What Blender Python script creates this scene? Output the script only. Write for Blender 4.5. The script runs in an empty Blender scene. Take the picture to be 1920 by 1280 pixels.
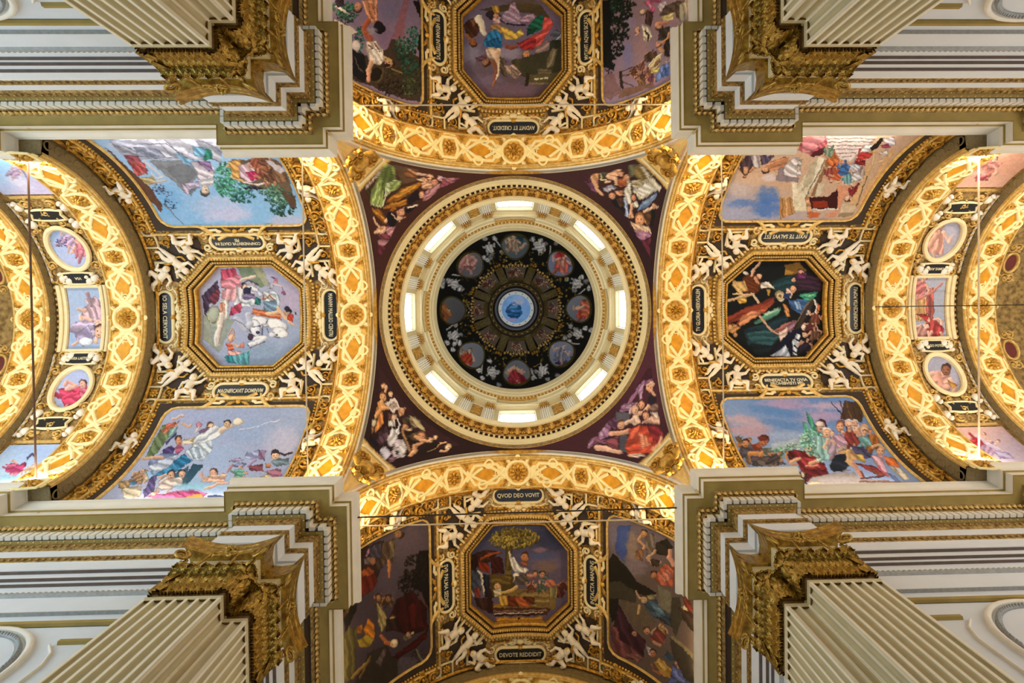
# Baroque crossing seen straight up from the floor: dome on pendentives, four vaulted arms.
# Units: metres. World x runs right, y runs towards the lower edge of the view, z is up.
import bpy, math, random
import numpy as np
from mathutils import Matrix, Vector
S = bpy.context.scene
COL = S.collection
pi = math.pi
D = math.radians
random.seed(7)
RNG = np.random.RandomState(5)

# ------------------------------------------------------------------ camera, world, lights, exposure
cam = bpy.data.cameras.new('camera')
cam.sensor_width = 36.0
cam.lens = 36.0 * 1000.0 / 1920.0
cam.shift_x, cam.shift_y = -0.01715, -0.0286
cam.clip_start, cam.clip_end = 0.1, 200
camo = bpy.data.objects.new('camera', cam)
COL.objects.link(camo)
def view_rot(tx, ty, roll):
    Rx = np.array([[1, 0, 0], [0, math.cos(ty), -math.sin(ty)], [0, math.sin(ty), math.cos(ty)]])
    Ry = np.array([[math.cos(tx), 0, math.sin(tx)], [0, 1, 0], [-math.sin(tx), 0, math.cos(tx)]])
    Rz = np.array([[math.cos(roll), math.sin(roll), 0], [-math.sin(roll), math.cos(roll), 0], [0, 0, 1]])
    return Rx @ Ry @ Rz
VR = view_rot(-0.025, 0.0138, 0.0127)
mw = Matrix.Identity(4)
for i in range(3):
    mw[i][0], mw[i][1], mw[i][2] = VR[0][i], -VR[1][i], -VR[2][i]
mw.translation = (0.0152, -0.2836, 0.0)
camo.matrix_world = mw
S.camera = camo

S.view_settings.view_transform = 'Standard'
S.view_settings.look = 'None'
S.view_settings.gamma = 1
S.view_settings.use_curve_mapping = False
S.view_settings.exposure = 0.0
S.cycles.use_denoising = True
S.cycles.max_bounces = 6
S.cycles.diffuse_bounces = 4
S.cycles.glossy_bounces = 3
S.cycles.sample_clamp_indirect = 6.0

world = bpy.data.worlds.new('daylight')
S.world = world
world.use_nodes = True
bg = world.node_tree.nodes['Background']
bg.inputs[0].default_value = (0.86, 0.92, 1.0, 1)
bg.inputs[1].default_value = 0.2

def area(name, loc, target, sx, sy, power, col):
    l = bpy.data.lights.new(name, 'AREA')
    l.shape = 'RECTANGLE'; l.size = sx; l.size_y = sy
    l.energy = power; l.color = col
    o = bpy.data.objects.new(name, l); COL.objects.link(o)
    d = Vector(target) - Vector(loc)
    o.matrix_world = Matrix.Translation(loc) @ d.to_track_quat('-Z', 'Y').to_matrix().to_4x4()
    return o
WARM = (1.0, 0.74, 0.40)
NEUT = (1.0, 0.88, 0.70)
DAY = (0.80, 0.90, 1.0)
AZ = {'right': 0.0, 'bottom': pi / 2, 'left': pi, 'top': 3 * pi / 2}
def rot2(az, x, y):
    return (x * math.cos(az) - y * math.sin(az), x * math.sin(az) + y * math.cos(az))
# floodlights standing on the cornices, aimed up at the arches and vaults
for arm, az in AZ.items():
    side = arm in ('left', 'right')
    for s in (-1, 1):
        p = rot2(az, 5.85, s * 4.78); q = rot2(az, 5.8, 0.4 * s)
        area('arch_flood', (p[0], p[1], 15.3), (q[0], q[1], 19.2), .9, .25, 150 if side else 140, WARM)
        if side:
            p = rot2(az, 9.8, s * 5.05); q = rot2(az, 9.8, 0.3 * s)
            area('vault_flood', (p[0], p[1], 15.35), (q[0], q[1], 19.6), 3.0, .3, 64 if arm == 'left' else 60, (1.0, .92, .82) if arm == 'left' else NEUT)
            p = rot2(az, 14.0, s * 4.45); q = rot2(az, 14.6, 0)
            area('bay_flood', (p[0], p[1], 15.3), (q[0], q[1], 19.0), 1.8, .5, 75, (1.0, .94, .84))
            p = rot2(az, 17.0, s * 4.2); q = rot2(az, 17.0, 0)
            area('apse_flood', (p[0], p[1], 15.3), (q[0], q[1], 18.9), 1.0, .25, 110, NEUT)
        else:
            p = rot2(az, 9.8, s * 5.05); q = rot2(az, 9.8, 0.3 * s)
            area('vault_flood', (p[0], p[1], 15.35), (q[0], q[1], 19.6), 2.0, .2, 30, WARM)
# added area lamps standing in for end windows, below the cornice, out of view
area('window_light_left', (-18.8, 0, 6.5), (0, 0, 8.5), 8.5, 9.0, 1400, (.66, .85, 1.0))
area('window_light_right', (18.8, 0, 6.5), (0, 0, 8.5), 8.5, 9.0, 820, (1.0, .93, .88))
area('window_light_top', (0, -13.9, 5.5), (0, 0, 7.5), 7.5, 8.0, 260, (1.0, .95, .88))
area('window_light_bottom', (0, 13.9, 5.5), (0, 0, 7.5), 7.5, 8.0, 380, (.97, .97, 1.0))
# daylight entering the lantern through its openings
l = bpy.data.lights.new('lantern_daylight', 'POINT'); l.energy = 22; l.color = DAY; l.shadow_soft_size = .3
o = bpy.data.objects.new('lantern_daylight', l); COL.objects.link(o); o.location = (0, 0, 37.0)

# ------------------------------------------------------------------ materials
def lin(c):
    c = np.asarray(c, float)
    return np.where(c <= .04045, c / 12.92, ((c + .055) / 1.055) ** 2.4)
def hexc(h):
    h = h.lstrip('#')
    if len(h) == 3: h = ''.join(ch * 2 for ch in h)
    return np.array([int(h[i:i + 2], 16) / 255 for i in (0, 2, 4)])
def mat(name, hx, rough=.6, metal=0.0, amt=.12, scale=6.0, bump=0.0, bscale=40.0, hx2=None, emit=0.0):
    m = bpy.data.materials.new(name); m.use_nodes = True
    nt = m.node_tree; N = nt.nodes; L = nt.links
    b = N['Principled BSDF']
    c = lin(hexc(hx)); c2 = lin(hexc(hx2)) if hx2 else c * (1 - amt)
    tc = N.new('ShaderNodeTexCoord')
    nz = N.new('ShaderNodeTexNoise'); nz.inputs['Scale'].default_value = scale; nz.inputs['Detail'].default_value = 5
    L.new(tc.outputs['Object'], nz.inputs['Vector'])
    rp = N.new('ShaderNodeValToRGB')
    rp.color_ramp.elements[0].position = .35; rp.color_ramp.elements[0].color = (*c2, 1)
    rp.color_ramp.elements[1].position = .65; rp.color_ramp.elements[1].color = (*c, 1)
    L.new(nz.outputs['Fac'], rp.inputs['Fac'])
    L.new(rp.outputs['Color'], b.inputs['Base Color'])
    b.inputs['Roughness'].default_value = rough
    b.inputs['Metallic'].default_value = metal
    if bump:
        n2 = N.new('ShaderNodeTexNoise'); n2.inputs['Scale'].default_value = bscale; n2.inputs['Detail'].default_value = 4
        L.new(tc.outputs['Object'], n2.inputs['Vector'])
        bp = N.new('ShaderNodeBump'); bp.inputs['Strength'].default_value = bump; bp.inputs['Distance'].default_value = .05
        L.new(n2.outputs['Fac'], bp.inputs['Height']); L.new(bp.outputs['Normal'], b.inputs['Normal'])
    if emit:
        b.inputs['Emission Color'].default_value = (*c, 1); b.inputs['Emission Strength'].default_value = emit
    return m
def paint_mat(name, rough=.75):
    m = bpy.data.materials.new(name); m.use_nodes = True
    nt = m.node_tree; N = nt.nodes; L = nt.links
    b = N['Principled BSDF']; b.inputs['Roughness'].default_value = rough
    b.inputs['Specular IOR Level'].default_value = .2
    a = N.new('ShaderNodeAttribute'); a.attribute_name = 'paint'
    tc = N.new('ShaderNodeTexCoord')
    nz = N.new('ShaderNodeTexNoise'); nz.inputs['Scale'].default_value = 9; nz.inputs['Detail'].default_value = 6
    L.new(tc.outputs['Object'], nz.inputs['Vector'])
    mr = N.new('ShaderNodeMapRange'); mr.inputs[3].default_value = .82; mr.inputs[4].default_value = 1.14
    L.new(nz.outputs['Fac'], mr.inputs[0])
    mx = N.new('ShaderNodeMix'); mx.data_type = 'RGBA'; mx.blend_type = 'MULTIPLY'; mx.inputs[0].default_value = 1
    L.new(a.outputs['Color'], mx.inputs[6]); L.new(mr.outputs[0], mx.inputs[7])
    L.new(mx.outputs[2], b.inputs['Base Color'])
    return m
def carved_mat(name, hx, hx2, scale=10, rough=.45, metal=.5, bump=.6):
    """gilded low relief: voronoi cells and waves, fine relief only"""
    m = mat(name, hx, rough, metal, hx2=hx2, scale=scale * 1.3)
    nt = m.node_tree; N = nt.nodes; L = nt.links; b = N['Principled BSDF']
    tc = N.new('ShaderNodeTexCoord')
    v = N.new('ShaderNodeTexVoronoi'); v.feature = 'SMOOTH_F1'; v.inputs['Scale'].default_value = scale
    nz = N.new('ShaderNodeTexNoise'); nz.inputs['Scale'].default_value = scale * .7; nz.inputs['Detail'].default_value = 3
    ad = N.new('ShaderNodeMixRGB'); ad.inputs[0].default_value = .12
    L.new(tc.outputs['Object'], nz.inputs['Vector']); L.new(tc.outputs['Object'], ad.inputs[1]); L.new(nz.outputs['Color'], ad.inputs[2])
    L.new(ad.outputs[0], v.inputs['Vector'])
    bp = N.new('ShaderNodeBump'); bp.inputs['Strength'].default_value = bump; bp.inputs['Distance'].default_value = .06
    L.new(v.outputs['Distance'], bp.inputs['Height']); L.new(bp.outputs['Normal'], b.inputs['Normal'])
    return m
M = dict(
    plaster=mat('white_plaster', 'dee1e2', .7, amt=.06, scale=1.2, bump=.05),
    stone=mat('cream_stone', 'eae3d2', .4, amt=.08, scale=2),
    cream=mat('cream_stucco', 'ead9a8', .6, amt=.08, scale=5),
    white=mat('white_stucco', 'efe6d4', .55, amt=.08, scale=5),
    strap=mat('cream_strapwork', 'fbe7a6', .55, amt=.10, scale=6),
    yellow=mat('ochre_gilt_ground', 'eebd57', .5, .1, hx2='d99f38', scale=4, bump=.2),
    amber=mat('deep_amber_ground', 'e2a020', .5, .2, hx2='cc8a14', scale=5),
    gold=mat('gilded_stucco', 'd8a945', .36, .5, hx2='a9772a', scale=9, bump=.3),
    antique=mat('antique_gilding', 'b39352', .36, .55, hx2='745628', scale=11, bump=.4),
    goldp=mat('pale_gilt', 'e2c27a', .45, .35, hx2='c79d4c', scale=8, bump=.15),
    bronze=mat('gilded_bronze_leafwork', 'cdac54', .26, .8, hx2='8f6d28', scale=8, bump=.35),
    carved=carved_mat('carved_gilt_relief', 'd2a048', '8a5f20', 9),
    carvedl=carved_mat('carved_pale_relief', 'c2a062', '7d5c28', 10, .5, .3, .9),
    taupe=mat('taupe_painted_soffit', 'a88e46', .7, amt=.18, scale=2.5),
    brownface=mat('brown_damask_face', '86734a', .7, hx2='75633e', scale=16),
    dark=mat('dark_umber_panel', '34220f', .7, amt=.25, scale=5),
    black=mat('black_slate', '090b12', .35, amt=.2),
    letter=mat('gilt_lettering', 'e3d6ae', .4, .2),
    drum=mat('pale_cream_drum', 'dfcd98', .6, amt=.07, scale=3),
    drumwall=mat('beige_drum_wall', 'c6b27c', .65, amt=.1, scale=3),
    drumpil=mat('ivory_drum_pilaster', 'f1e9cf', .6, amt=.05, scale=3),
    drumgold=mat('ochre_drum_gilding', 'd2a040', .4, .45, hx2='a87826', scale=9, bump=.3),
    flute=mat('fluted_cream_shaft', 'cdbf94', .6, amt=.08, scale=3),
    fillet=mat('cream_fillet', 'f2e6c8', .5, amt=.06, scale=3),
    neck=mat('umber_gilt_neck', '8a6428', .4, .4, hx2='5c3f14', scale=6),
    iron=mat('painted_iron', 'ecd0a6', .5, .1),  # pale tone puts floodlit brightness into the rod colour
    darkiron=mat('rust_dark_iron', '5e3d24', .55, .2),
    wire=mat('dark_wire', '2a1d12', .6),
    glass=mat('lit_window_glass', 'dbe7ff', .3, amt=.02, emit=4.2),
    lead=mat('grey_window_bar', '9aa0a6', .5),
    paint=paint_mat('fresco_paint'),
    olive=mat('olive_gilt_ring', '6a5a26', .5, .3, hx2='4a3d16', scale=8),
    flesh=mat('ivory_stucco_figure', 'e9dcc4', .5, amt=.07, scale=8),
    apse=carved_mat('apse_painted_relief', 'a98c52', '6b5226', 5, .7, .1),
    redoval=mat('dark_red_oval', '6a2420', .6, amt=.2),
    marble=mat('grey_floor_marble', '8a8276', .4, hx2='6e675c', scale=1.5),
    umber=mat('umber_line_moulding', '6a584c', .7, amt=.2, scale=6),  # dark tone for the shadow lines under the wall fasciae
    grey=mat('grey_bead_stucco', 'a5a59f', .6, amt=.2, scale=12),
)

# ------------------------------------------------------------------ mesh helpers
class MB:
    def __init__(s): s.V = []; s.F = []; s.n = 0
    def add(s, V, F):
        V = np.asarray(V, float).reshape(-1, 3)
        s.V.append(V)
        k = s.n
        s.F.extend([tuple(i + k for i in f) for f in F])
        s.n += len(V)
    def grid(s, P, cu=False, cv=False):
        nu, nv = P.shape[:2]
        F = []
        for i in range(nu if cu else nu - 1):
            i2 = (i + 1) % nu
            for j in range(nv if cv else nv - 1):
                j2 = (j + 1) % nv
                F.append((i * nv + j, i2 * nv + j, i2 * nv + j2, i * nv + j2))
        s.add(P.reshape(-1, 3), F)
    def mesh(s, name, m, sharp=35, offset=None):
        me = bpy.data.meshes.new(name)
        V = np.concatenate(s.V)
        if offset is not None: V = V - np.asarray(offset)
        me.from_pydata(V.tolist(), [], s.F)
        me.materials.append(m)
        me.polygons.foreach_set('use_smooth', [True] * len(me.polygons))
        if sharp: me.set_sharp_from_angle(angle=D(sharp))
        return me
def put(name, me, parent=None, mx=None):
    o = bpy.data.objects.new(name, me); COL.objects.link(o)
    if parent: o.parent = parent
    if mx is not None: o.matrix_local = mx
    return o
def tag(o, label=None, cat=None, group=None, kind=None):
    if label: o['label'] = label
    if cat: o['category'] = cat
    if group: o['group'] = group
    if kind: o['kind'] = kind
    return o
def thing(name, label, cat, mx=None, group=None, kind=None):
    o = put(name, None, None, mx)
    o.empty_display_size = .2
    return tag(o, label, cat, group, kind)
def single(name, mb, m, label, cat, mx=None, group=None, kind=None, sharp=35):
    """a thing that is one mesh, its origin moved to its own middle"""
    V = np.concatenate(mb.V); c = (V.min(0) + V.max(0)) / 2
    me = mb.mesh(name, m, sharp, c)
    return tag(put(name, me, None, (mx or Matrix.Identity(4)) @ Matrix.Translation(c)), label, cat, group, kind)
ROTZ = lambda a: Matrix.Rotation(a, 4, 'Z')
ARM = {k: ROTZ(a) for k, a in AZ.items()}
TR = lambda x, y, z: Matrix.Translation((x, y, z))

# charts map (u, v, h) on a surface to 3-D, h standing proud of the surface into the room
def ch_plane(u, v, h): return np.stack([u + 0 * v, v + 0 * u, h + 0 * u], -1)
ZS = 14.44
def ch_vault(R, t0=0.0, Zs=ZS):
    def f(u, v, h):
        th = v / R
        return np.stack([t0 + u, (R - h) * np.sin(th), Zs + (R - h) * np.cos(th)], -1)
    return f
RD, ZD = 4.85, 29.4
def ch_dome(az0=0.0, R0=RD):
    def f(u, v, h):      # u azimuth, v elevation angle
        r = R0 - h
        return np.stack([r * np.cos(v) * np.cos(u + az0), r * np.cos(v) * np.sin(u + az0), ZD + r * np.sin(v)], -1)
    return f
A_ = lambda x: np.asarray(x, float)

def dense(pts, step, closed=False):
    P = A_(pts)
    if closed: P = np.vstack([P, P[:1]])
    out = []
    for a, b in zip(P[:-1], P[1:]):
        n = max(1, int(math.ceil(np.linalg.norm(b - a) / step)))
        for k in range(n): out.append(a + (b - a) * k / n)
    if not closed: out.append(P[-1])
    return A_(out)
def normals2(P, closed):
    if closed:
        d1 = P - np.roll(P, 1, 0); d2 = np.roll(P, -1, 0) - P
    else:
        d = np.diff(P, axis=0); d1 = np.vstack([d[:1], d]); d2 = np.vstack([d, d[-1:]])
    d1 = d1 / (np.linalg.norm(d1, axis=1, keepdims=True) + 1e-12); d2 = d2 / (np.linalg.norm(d2, axis=1, keepdims=True) + 1e-12)
    n1 = np.stack([-d1[:, 1], d1[:, 0]], 1); n2 = np.stack([-d2[:, 1], d2[:, 0]], 1)
    n = n1 + n2; n /= (np.linalg.norm(n, axis=1, keepdims=True) + 1e-12)
    c = np.clip((n * n1).sum(1), .35, 1)
    return n / c[:, None]
ROUND = [(-1, 0), (-.8, .75), (-.3, 1), (.3, 1), (.8, .75), (1, 0)]
FLAT = [(-1, 0), (-.92, .9), (-.8, 1), (.8, 1), (.92, .9), (1, 0)]
def ribbon(mb, ch, pts, w, h, closed=False, prof=ROUND, h0=0.0, step=.12, taper=None):
    P = dense(pts, step, closed)
    n = normals2(P, closed)
    k = len(P)
    ws = np.full(k, w / 2.0)
    if taper: ws = ws * np.interp(np.linspace(0, 1, k), np.linspace(0, 1, len(taper)), taper)
    G = np.zeros((k, len(prof), 3))
    for j, (a, b) in enumerate(prof):
        G[:, j] = ch(P[:, 0] + n[:, 0] * a * ws, P[:, 1] + n[:, 1] * a * ws, np.full(k, h0 + b * h))
    mb.grid(G, closed, False)
def sweep(mb, ch, poly, prof, closed=True, step=.25):
    """profile points (offset outwards, height) swept along a polygon with mitred corners"""
    P = dense(poly, step, closed); n = -normals2(P, closed)
    G = np.zeros((len(P), len(prof), 3))
    for j, (d, h) in enumerate(prof):
        G[:, j] = ch(P[:, 0] + n[:, 0] * d, P[:, 1] + n[:, 1] * d, np.full(len(P), float(h)))
    mb.grid(G, closed, False)
def plate(mb, ch, poly, h, h0=0.0, bevel=0.0, step=.2, rings=1):
    P = dense(poly, step, True); c = P.mean(0); k = len(P)
    rows = [(1.0, h0), (1.0, h - bevel)]
    if bevel: rows.append((1 - bevel / max(.05, np.abs(P - c).max()), h))
    for r in range(1, rings): rows.append((1 - r / rings, h))
    G = np.stack([ch(c[0] + (P[:, 0] - c[0]) * s, c[1] + (P[:, 1] - c[1]) * s, np.full(k, float(hh))) for s, hh in rows], 1)
    mb.grid(G, True, False)
    last = G[:, -1]; cc = ch(A_([c[0]]), A_([c[1]]), A_([h]))
    mb.add(np.vstack([last, cc]), [(i, (i + 1) % k, k) for i in range(k)])
def ell(cx, cy, a, b, n=24, rot=0.0):
    t = np.linspace(0, 2 * pi, n, endpoint=False); x = a * np.cos(t); y = b * np.sin(t)
    return np.stack([cx + x * math.cos(rot) - y * math.sin(rot), cy + x * math.sin(rot) + y * math.cos(rot)], 1)
def stadium(a, b, n=10, cx=0, cy=0):
    t = np.linspace(-pi / 2, pi / 2, n)
    r = np.stack([a - b + b * np.cos(t), b * np.sin(t)], 1); l = -r
    return np.vstack([r, l]) + A_([cx, cy])
def blob(mb, ch, u, v, a, b, h, rot=0.0, n=8, m=3):
    t = np.linspace(0, 2 * pi, n, endpoint=False); c, s = math.cos(rot), math.sin(rot)
    G = np.zeros((n, m + 1, 3))
    for j in range(m + 1):
        f = j / m * pi / 2; rr = max(math.cos(f), .02)
        x = a * rr * np.cos(t); y = b * rr * np.sin(t)
        G[:, j] = ch(u + x * c - y * s, v + x * s + y * c, np.full(n, h * math.sin(f)))
    mb.grid(G, True, False)
def leafr(mb, ch, u, v, L, W, h, rot=0.0, curl=0.0, n=7):
    """a relief leaf with midrib: base at (u,v), pointing along rot"""
    s = np.linspace(0, 1, n)
    w = W / 2 * np.sin(pi * np.clip(s * .92 + .06, 0, 1)) ** .8 * (1 + .22 * np.sin(s * 5 * pi))
    a = rot + curl * s
    x = u + np.concatenate([[0], np.cumsum(np.cos(a[:-1]) * L / (n - 1))]); y = v + np.concatenate([[0], np.cumsum(np.sin(a[:-1]) * L / (n - 1))])
    G = np.zeros((n, 5, 3)); hh = h * (.35 + .65 * np.sin(pi * (.1 + .8 * s)))
    for j, (k, q) in enumerate([(-1, 0), (-.5, 1), (0, .55), (.5, 1), (1, 0)]):
        G[:, j] = ch(x - np.sin(a) * w * k, y + np.cos(a) * w * k, hh * q)
    mb.grid(G)
def spiral(u, v, r0, r1, turns, a0=0.0, sgn=1, n=None):
    n = n or int(14 * turns) + 3
    t = np.linspace(0, 1, n); a = a0 + sgn * turns * 2 * pi * t; r = r0 + (r1 - r0) * t
    return np.stack([u + r * np.cos(a), v + r * np.sin(a)], 1)
def rosette(mb, ch, u, v, r, h, n=8, rot=0.0):
    for k in range(n):
        a = rot + 2 * pi * k / n
        blob(mb, ch, u + .6 * r * math.cos(a), v + .6 * r * math.sin(a), .42 * r, .26 * r, h * .8, a, 6, 2)
    blob(mb, ch, u, v, .32 * r, .32 * r, h * 1.2, 0, 8, 2)
def scroll(mb, ch, u, v, s, rot=0.0, sgn=1, h=.06):
    """acanthus scroll: a C-curve ending in a volute with leaves along its back"""
    P = spiral(0, 0, .10 * s, .5 * s, 1.35, 0, sgn)
    e = P[-1]; tail = np.stack([e + A_([.55 * s * k, -sgn * .28 * s * math.sin(k * 2.2)]) * A_([-1, 1]) for k in (.3, .6, 1.0)])
    P = np.vstack([P, tail]) if False else P
    c, q = math.cos(rot), math.sin(rot); Rm = A_([[c, -q], [q, c]])
    W = (P @ Rm.T) + A_([u, v])
    ribbon(mb, ch, W, .15 * s, h, step=.09 * s + .02, taper=[.8, 1, .9, .5])
    blob(mb, ch, u, v, .16 * s, .16 * s, h * 1.3, 0, 6, 2)
    for k, ln in ((.45, .42), (.68, .5), (.9, .42)):
        i = int(k * (len(P) - 1)); a = math.atan2(W[i][1] - v, W[i][0] - u)
        leafr(mb, ch, W[i][0], W[i][1], ln * s, .24 * s, h, a + sgn * .7, sgn * .5, 5)
def beads(mb, ch, path, r, pitch, h=None, stretch=1.0):
    P = dense(path, pitch)
    n = normals2(P, False)
    for p, q in zip(P, n):
        blob(mb, ch, p[0], p[1], r * stretch, r, h or r, math.atan2(-q[0], q[1]), 6, 2)
def box(mb, cx, cy, cz, sx, sy, sz):
    x, y, z = sx / 2, sy / 2, sz / 2
    V = [(cx + a * x, cy + b * y, cz + c * z) for a in (-1, 1) for b in (-1, 1) for c in (-1, 1)]
    mb.add(V, [(0, 1, 3, 2), (4, 6, 7, 5), (0, 4, 5, 1), (2, 3, 7, 6), (0, 2, 6, 4), (1, 5, 7, 3)])
def tube(mb, pts, r, n=8, cap=True):
    P = A_(pts); k = len(P)
    rr = np.broadcast_to(A_(r), (k,))
    T = np.gradient(P, axis=0); T /= np.linalg.norm(T, axis=1, keepdims=True) + 1e-12
    up = A_([0, 0, 1.0]) if abs(T[0][2]) < .9 else A_([1.0, 0, 0])
    G = np.zeros((k, n, 3)); t = np.linspace(0, 2 * pi, n, endpoint=False)
    u = np.cross(T[0], up); u /= np.linalg.norm(u)
    for i in range(k):
        u = u - T[i] * (u @ T[i]); u /= np.linalg.norm(u) + 1e-12
        w = np.cross(T[i], u)
        G[i] = P[i] + rr[i] * (np.cos(t)[:, None] * u + np.sin(t)[:, None] * w)
    mb.grid(G, False, True)
    if cap:
        mb.add(G[0], [tuple(range(n))[::-1]]); mb.add(G[-1], [tuple(range(n))])
def revolve(mb, prof, n=128):
    """profile of (radius, z) turned about the z axis"""
    t = np.linspace(0, 2 * pi, n, endpoint=False); P = A_(prof)
    G = np.stack([P[None, :, 0] * np.cos(t)[:, None], P[None, :, 0] * np.sin(t)[:, None], np.broadcast_to(P[None, :, 1], (n, len(P)))], -1)
    mb.grid(G, True, False)
def arcsweep(mb, prof, a0, a1, n=90, Zs=ZS):
    """profile of (t, R) swept round the arm axis from angle a0 to a1"""
    th = np.linspace(a0, a1, n); P = A_(prof)
    G = np.stack([np.broadcast_to(P[None, :, 0], (n, len(P))), P[None, :, 1] * np.sin(th)[:, None], Zs + P[None, :, 1] * np.cos(th)[:, None]], -1)
    mb.grid(G)
def axisrot(th, Zs=ZS):
    """turn something modelled at the crown of a vault to angle th round the arm axis"""
    return TR(0, 0, Zs) @ Matrix.Rotation(-th, 4, 'X') @ TR(0, 0, -Zs)
def onvault(t, th, R, h=0.0, rot=0.0, Zs=ZS):
    """frame on a vault: local x along the arm, z into the room"""
    s, c = math.sin(th), math.cos(th)
    m = Matrix(((1, 0, 0, t), (0, -c, -s, (R - h) * s), (0, s, -c, Zs + (R - h) * c), (0, 0, 0, 1)))
    return m @ ROTZ(rot)
NICE = {'left': 'left vault', 'right': 'right vault', 'top': 'vault at the top', 'bottom': 'vault at the bottom'}

# ------------------------------------------------------------------ walls and entablatures, one run per corner pier
fl_ = MB(); fl_.add([(-20, -14.3, -1.6), (20, -14.3, -1.6), (20, 14.3, -1.6), (-20, 14.3, -1.6)], [(0, 1, 2, 3)])
tag(put('floor', fl_.mesh('floor', M['marble'], 0)), 'grey marble church floor below the view', None, None, 'structure')
QUAD = {'upper left': (-1, -1), 'upper right': (1, -1), 'lower left': (-1, 1), 'lower right': (1, 1)}
FACE = [(19.5, 5.29), (14.45, 5.29), (14.45, 5.82), (7.24, 5.82), (7.24, 5.29), (5.75, 5.29), (5.75, 5.75),
        (5.29, 5.75), (5.29, 7.24), (5.82, 7.24), (5.82, 13.6)]
def offpath(P, d):
    P = A_(P); n = normals2(P, False)
    return P + n * d        # left normal points into the crossing
def psweep(mb, path, prof, sx, sy):
    G = np.zeros((len(path), len(prof), 3))
    for j, (d, z) in enumerate(prof):
        Q = offpath(path, d)
        G[:, j, 0] = Q[:, 0] * sx; G[:, j, 1] = Q[:, 1] * sy; G[:, j, 2] = z
    # duplicate rows so that corners stay crisp
    rows = []
    for i in range(len(path) - 1): mb.grid(G[i:i + 2])
def arcp(d0, z0, d1, z1, bulge, n=6):
    t = np.linspace(0, 1, n); dx, dz = d1 - d0, z1 - z0
    return [(d0 + dx * a - dz * bulge * 4 * a * (1 - a), z0 + dz * a + dx * bulge * 4 * a * (1 - a)) for a in t]
def scurve(d0, z0, d1, z1, n=9):
    return [(d0 + (d1 - d0) * (a - .13 * math.sin(2 * pi * a)), z0 + (z1 - z0) * a) for a in np.linspace(0, 1, n)]
PROF = {
    'architrave': ('plaster', [(-.03, 12.42), (0, 12.42), (0, 12.66), (.05, 12.665), (.05, 13.02), (.06, 13.03)]),
    'bead_moulding': ('antique', [(.03, 13.03), (.07, 13.06), (.07, 13.2), (.09, 13.24), (.03, 13.3)]),
    'frieze': ('plaster', [(.02, 13.28), (.02, 13.74)]),
    'egg_moulding': ('antique', [(.02, 13.72), (.05, 13.76), (.09, 13.86), (.10, 13.95)]),
    'dentil_soffit': ('taupe', [(.09, 13.95), (.19, 13.96)]),
    'dentil_band': ('dark', [(.19, 13.955), (.20, 13.97), (.20, 14.24), (.25, 14.25)]),  # dark colour puts shade into the gaps between the dentils
    'leaf_moulding': ('antique', [(.24, 14.24), (.28, 14.27), (.33, 14.38), (.40, 14.45)]),
    'soffit': ('taupe', [(.38, 14.45), (.41, 14.46), (.63, 14.46), (.655, 14.44), (.66, 14.46)]),
    'corona': ('stone', [(.655, 14.45), (.655, 14.69)]),
    'drip_fillet': ('taupe', [(.65, 14.69), (.70, 14.695), (.70, 14.72)]),  # taupe tone draws the shadow line under the cymatium
    'cymatium': ('stone', [(.70, 14.72), (.705, 14.76)] + scurve(.705, 14.77, .80, 15.08) + [(.81, 15.09), (.81, 15.14), (-.35, 15.17)]),
}
dent = MB(); box(dent, 0, 0, 0, .145, .13, .24)
dent_me = dent.mesh('dentil', M['stone'])
wallpath = [(19.5, 5.82), (5.82, 5.82), (5.82, 13.6)]
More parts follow.
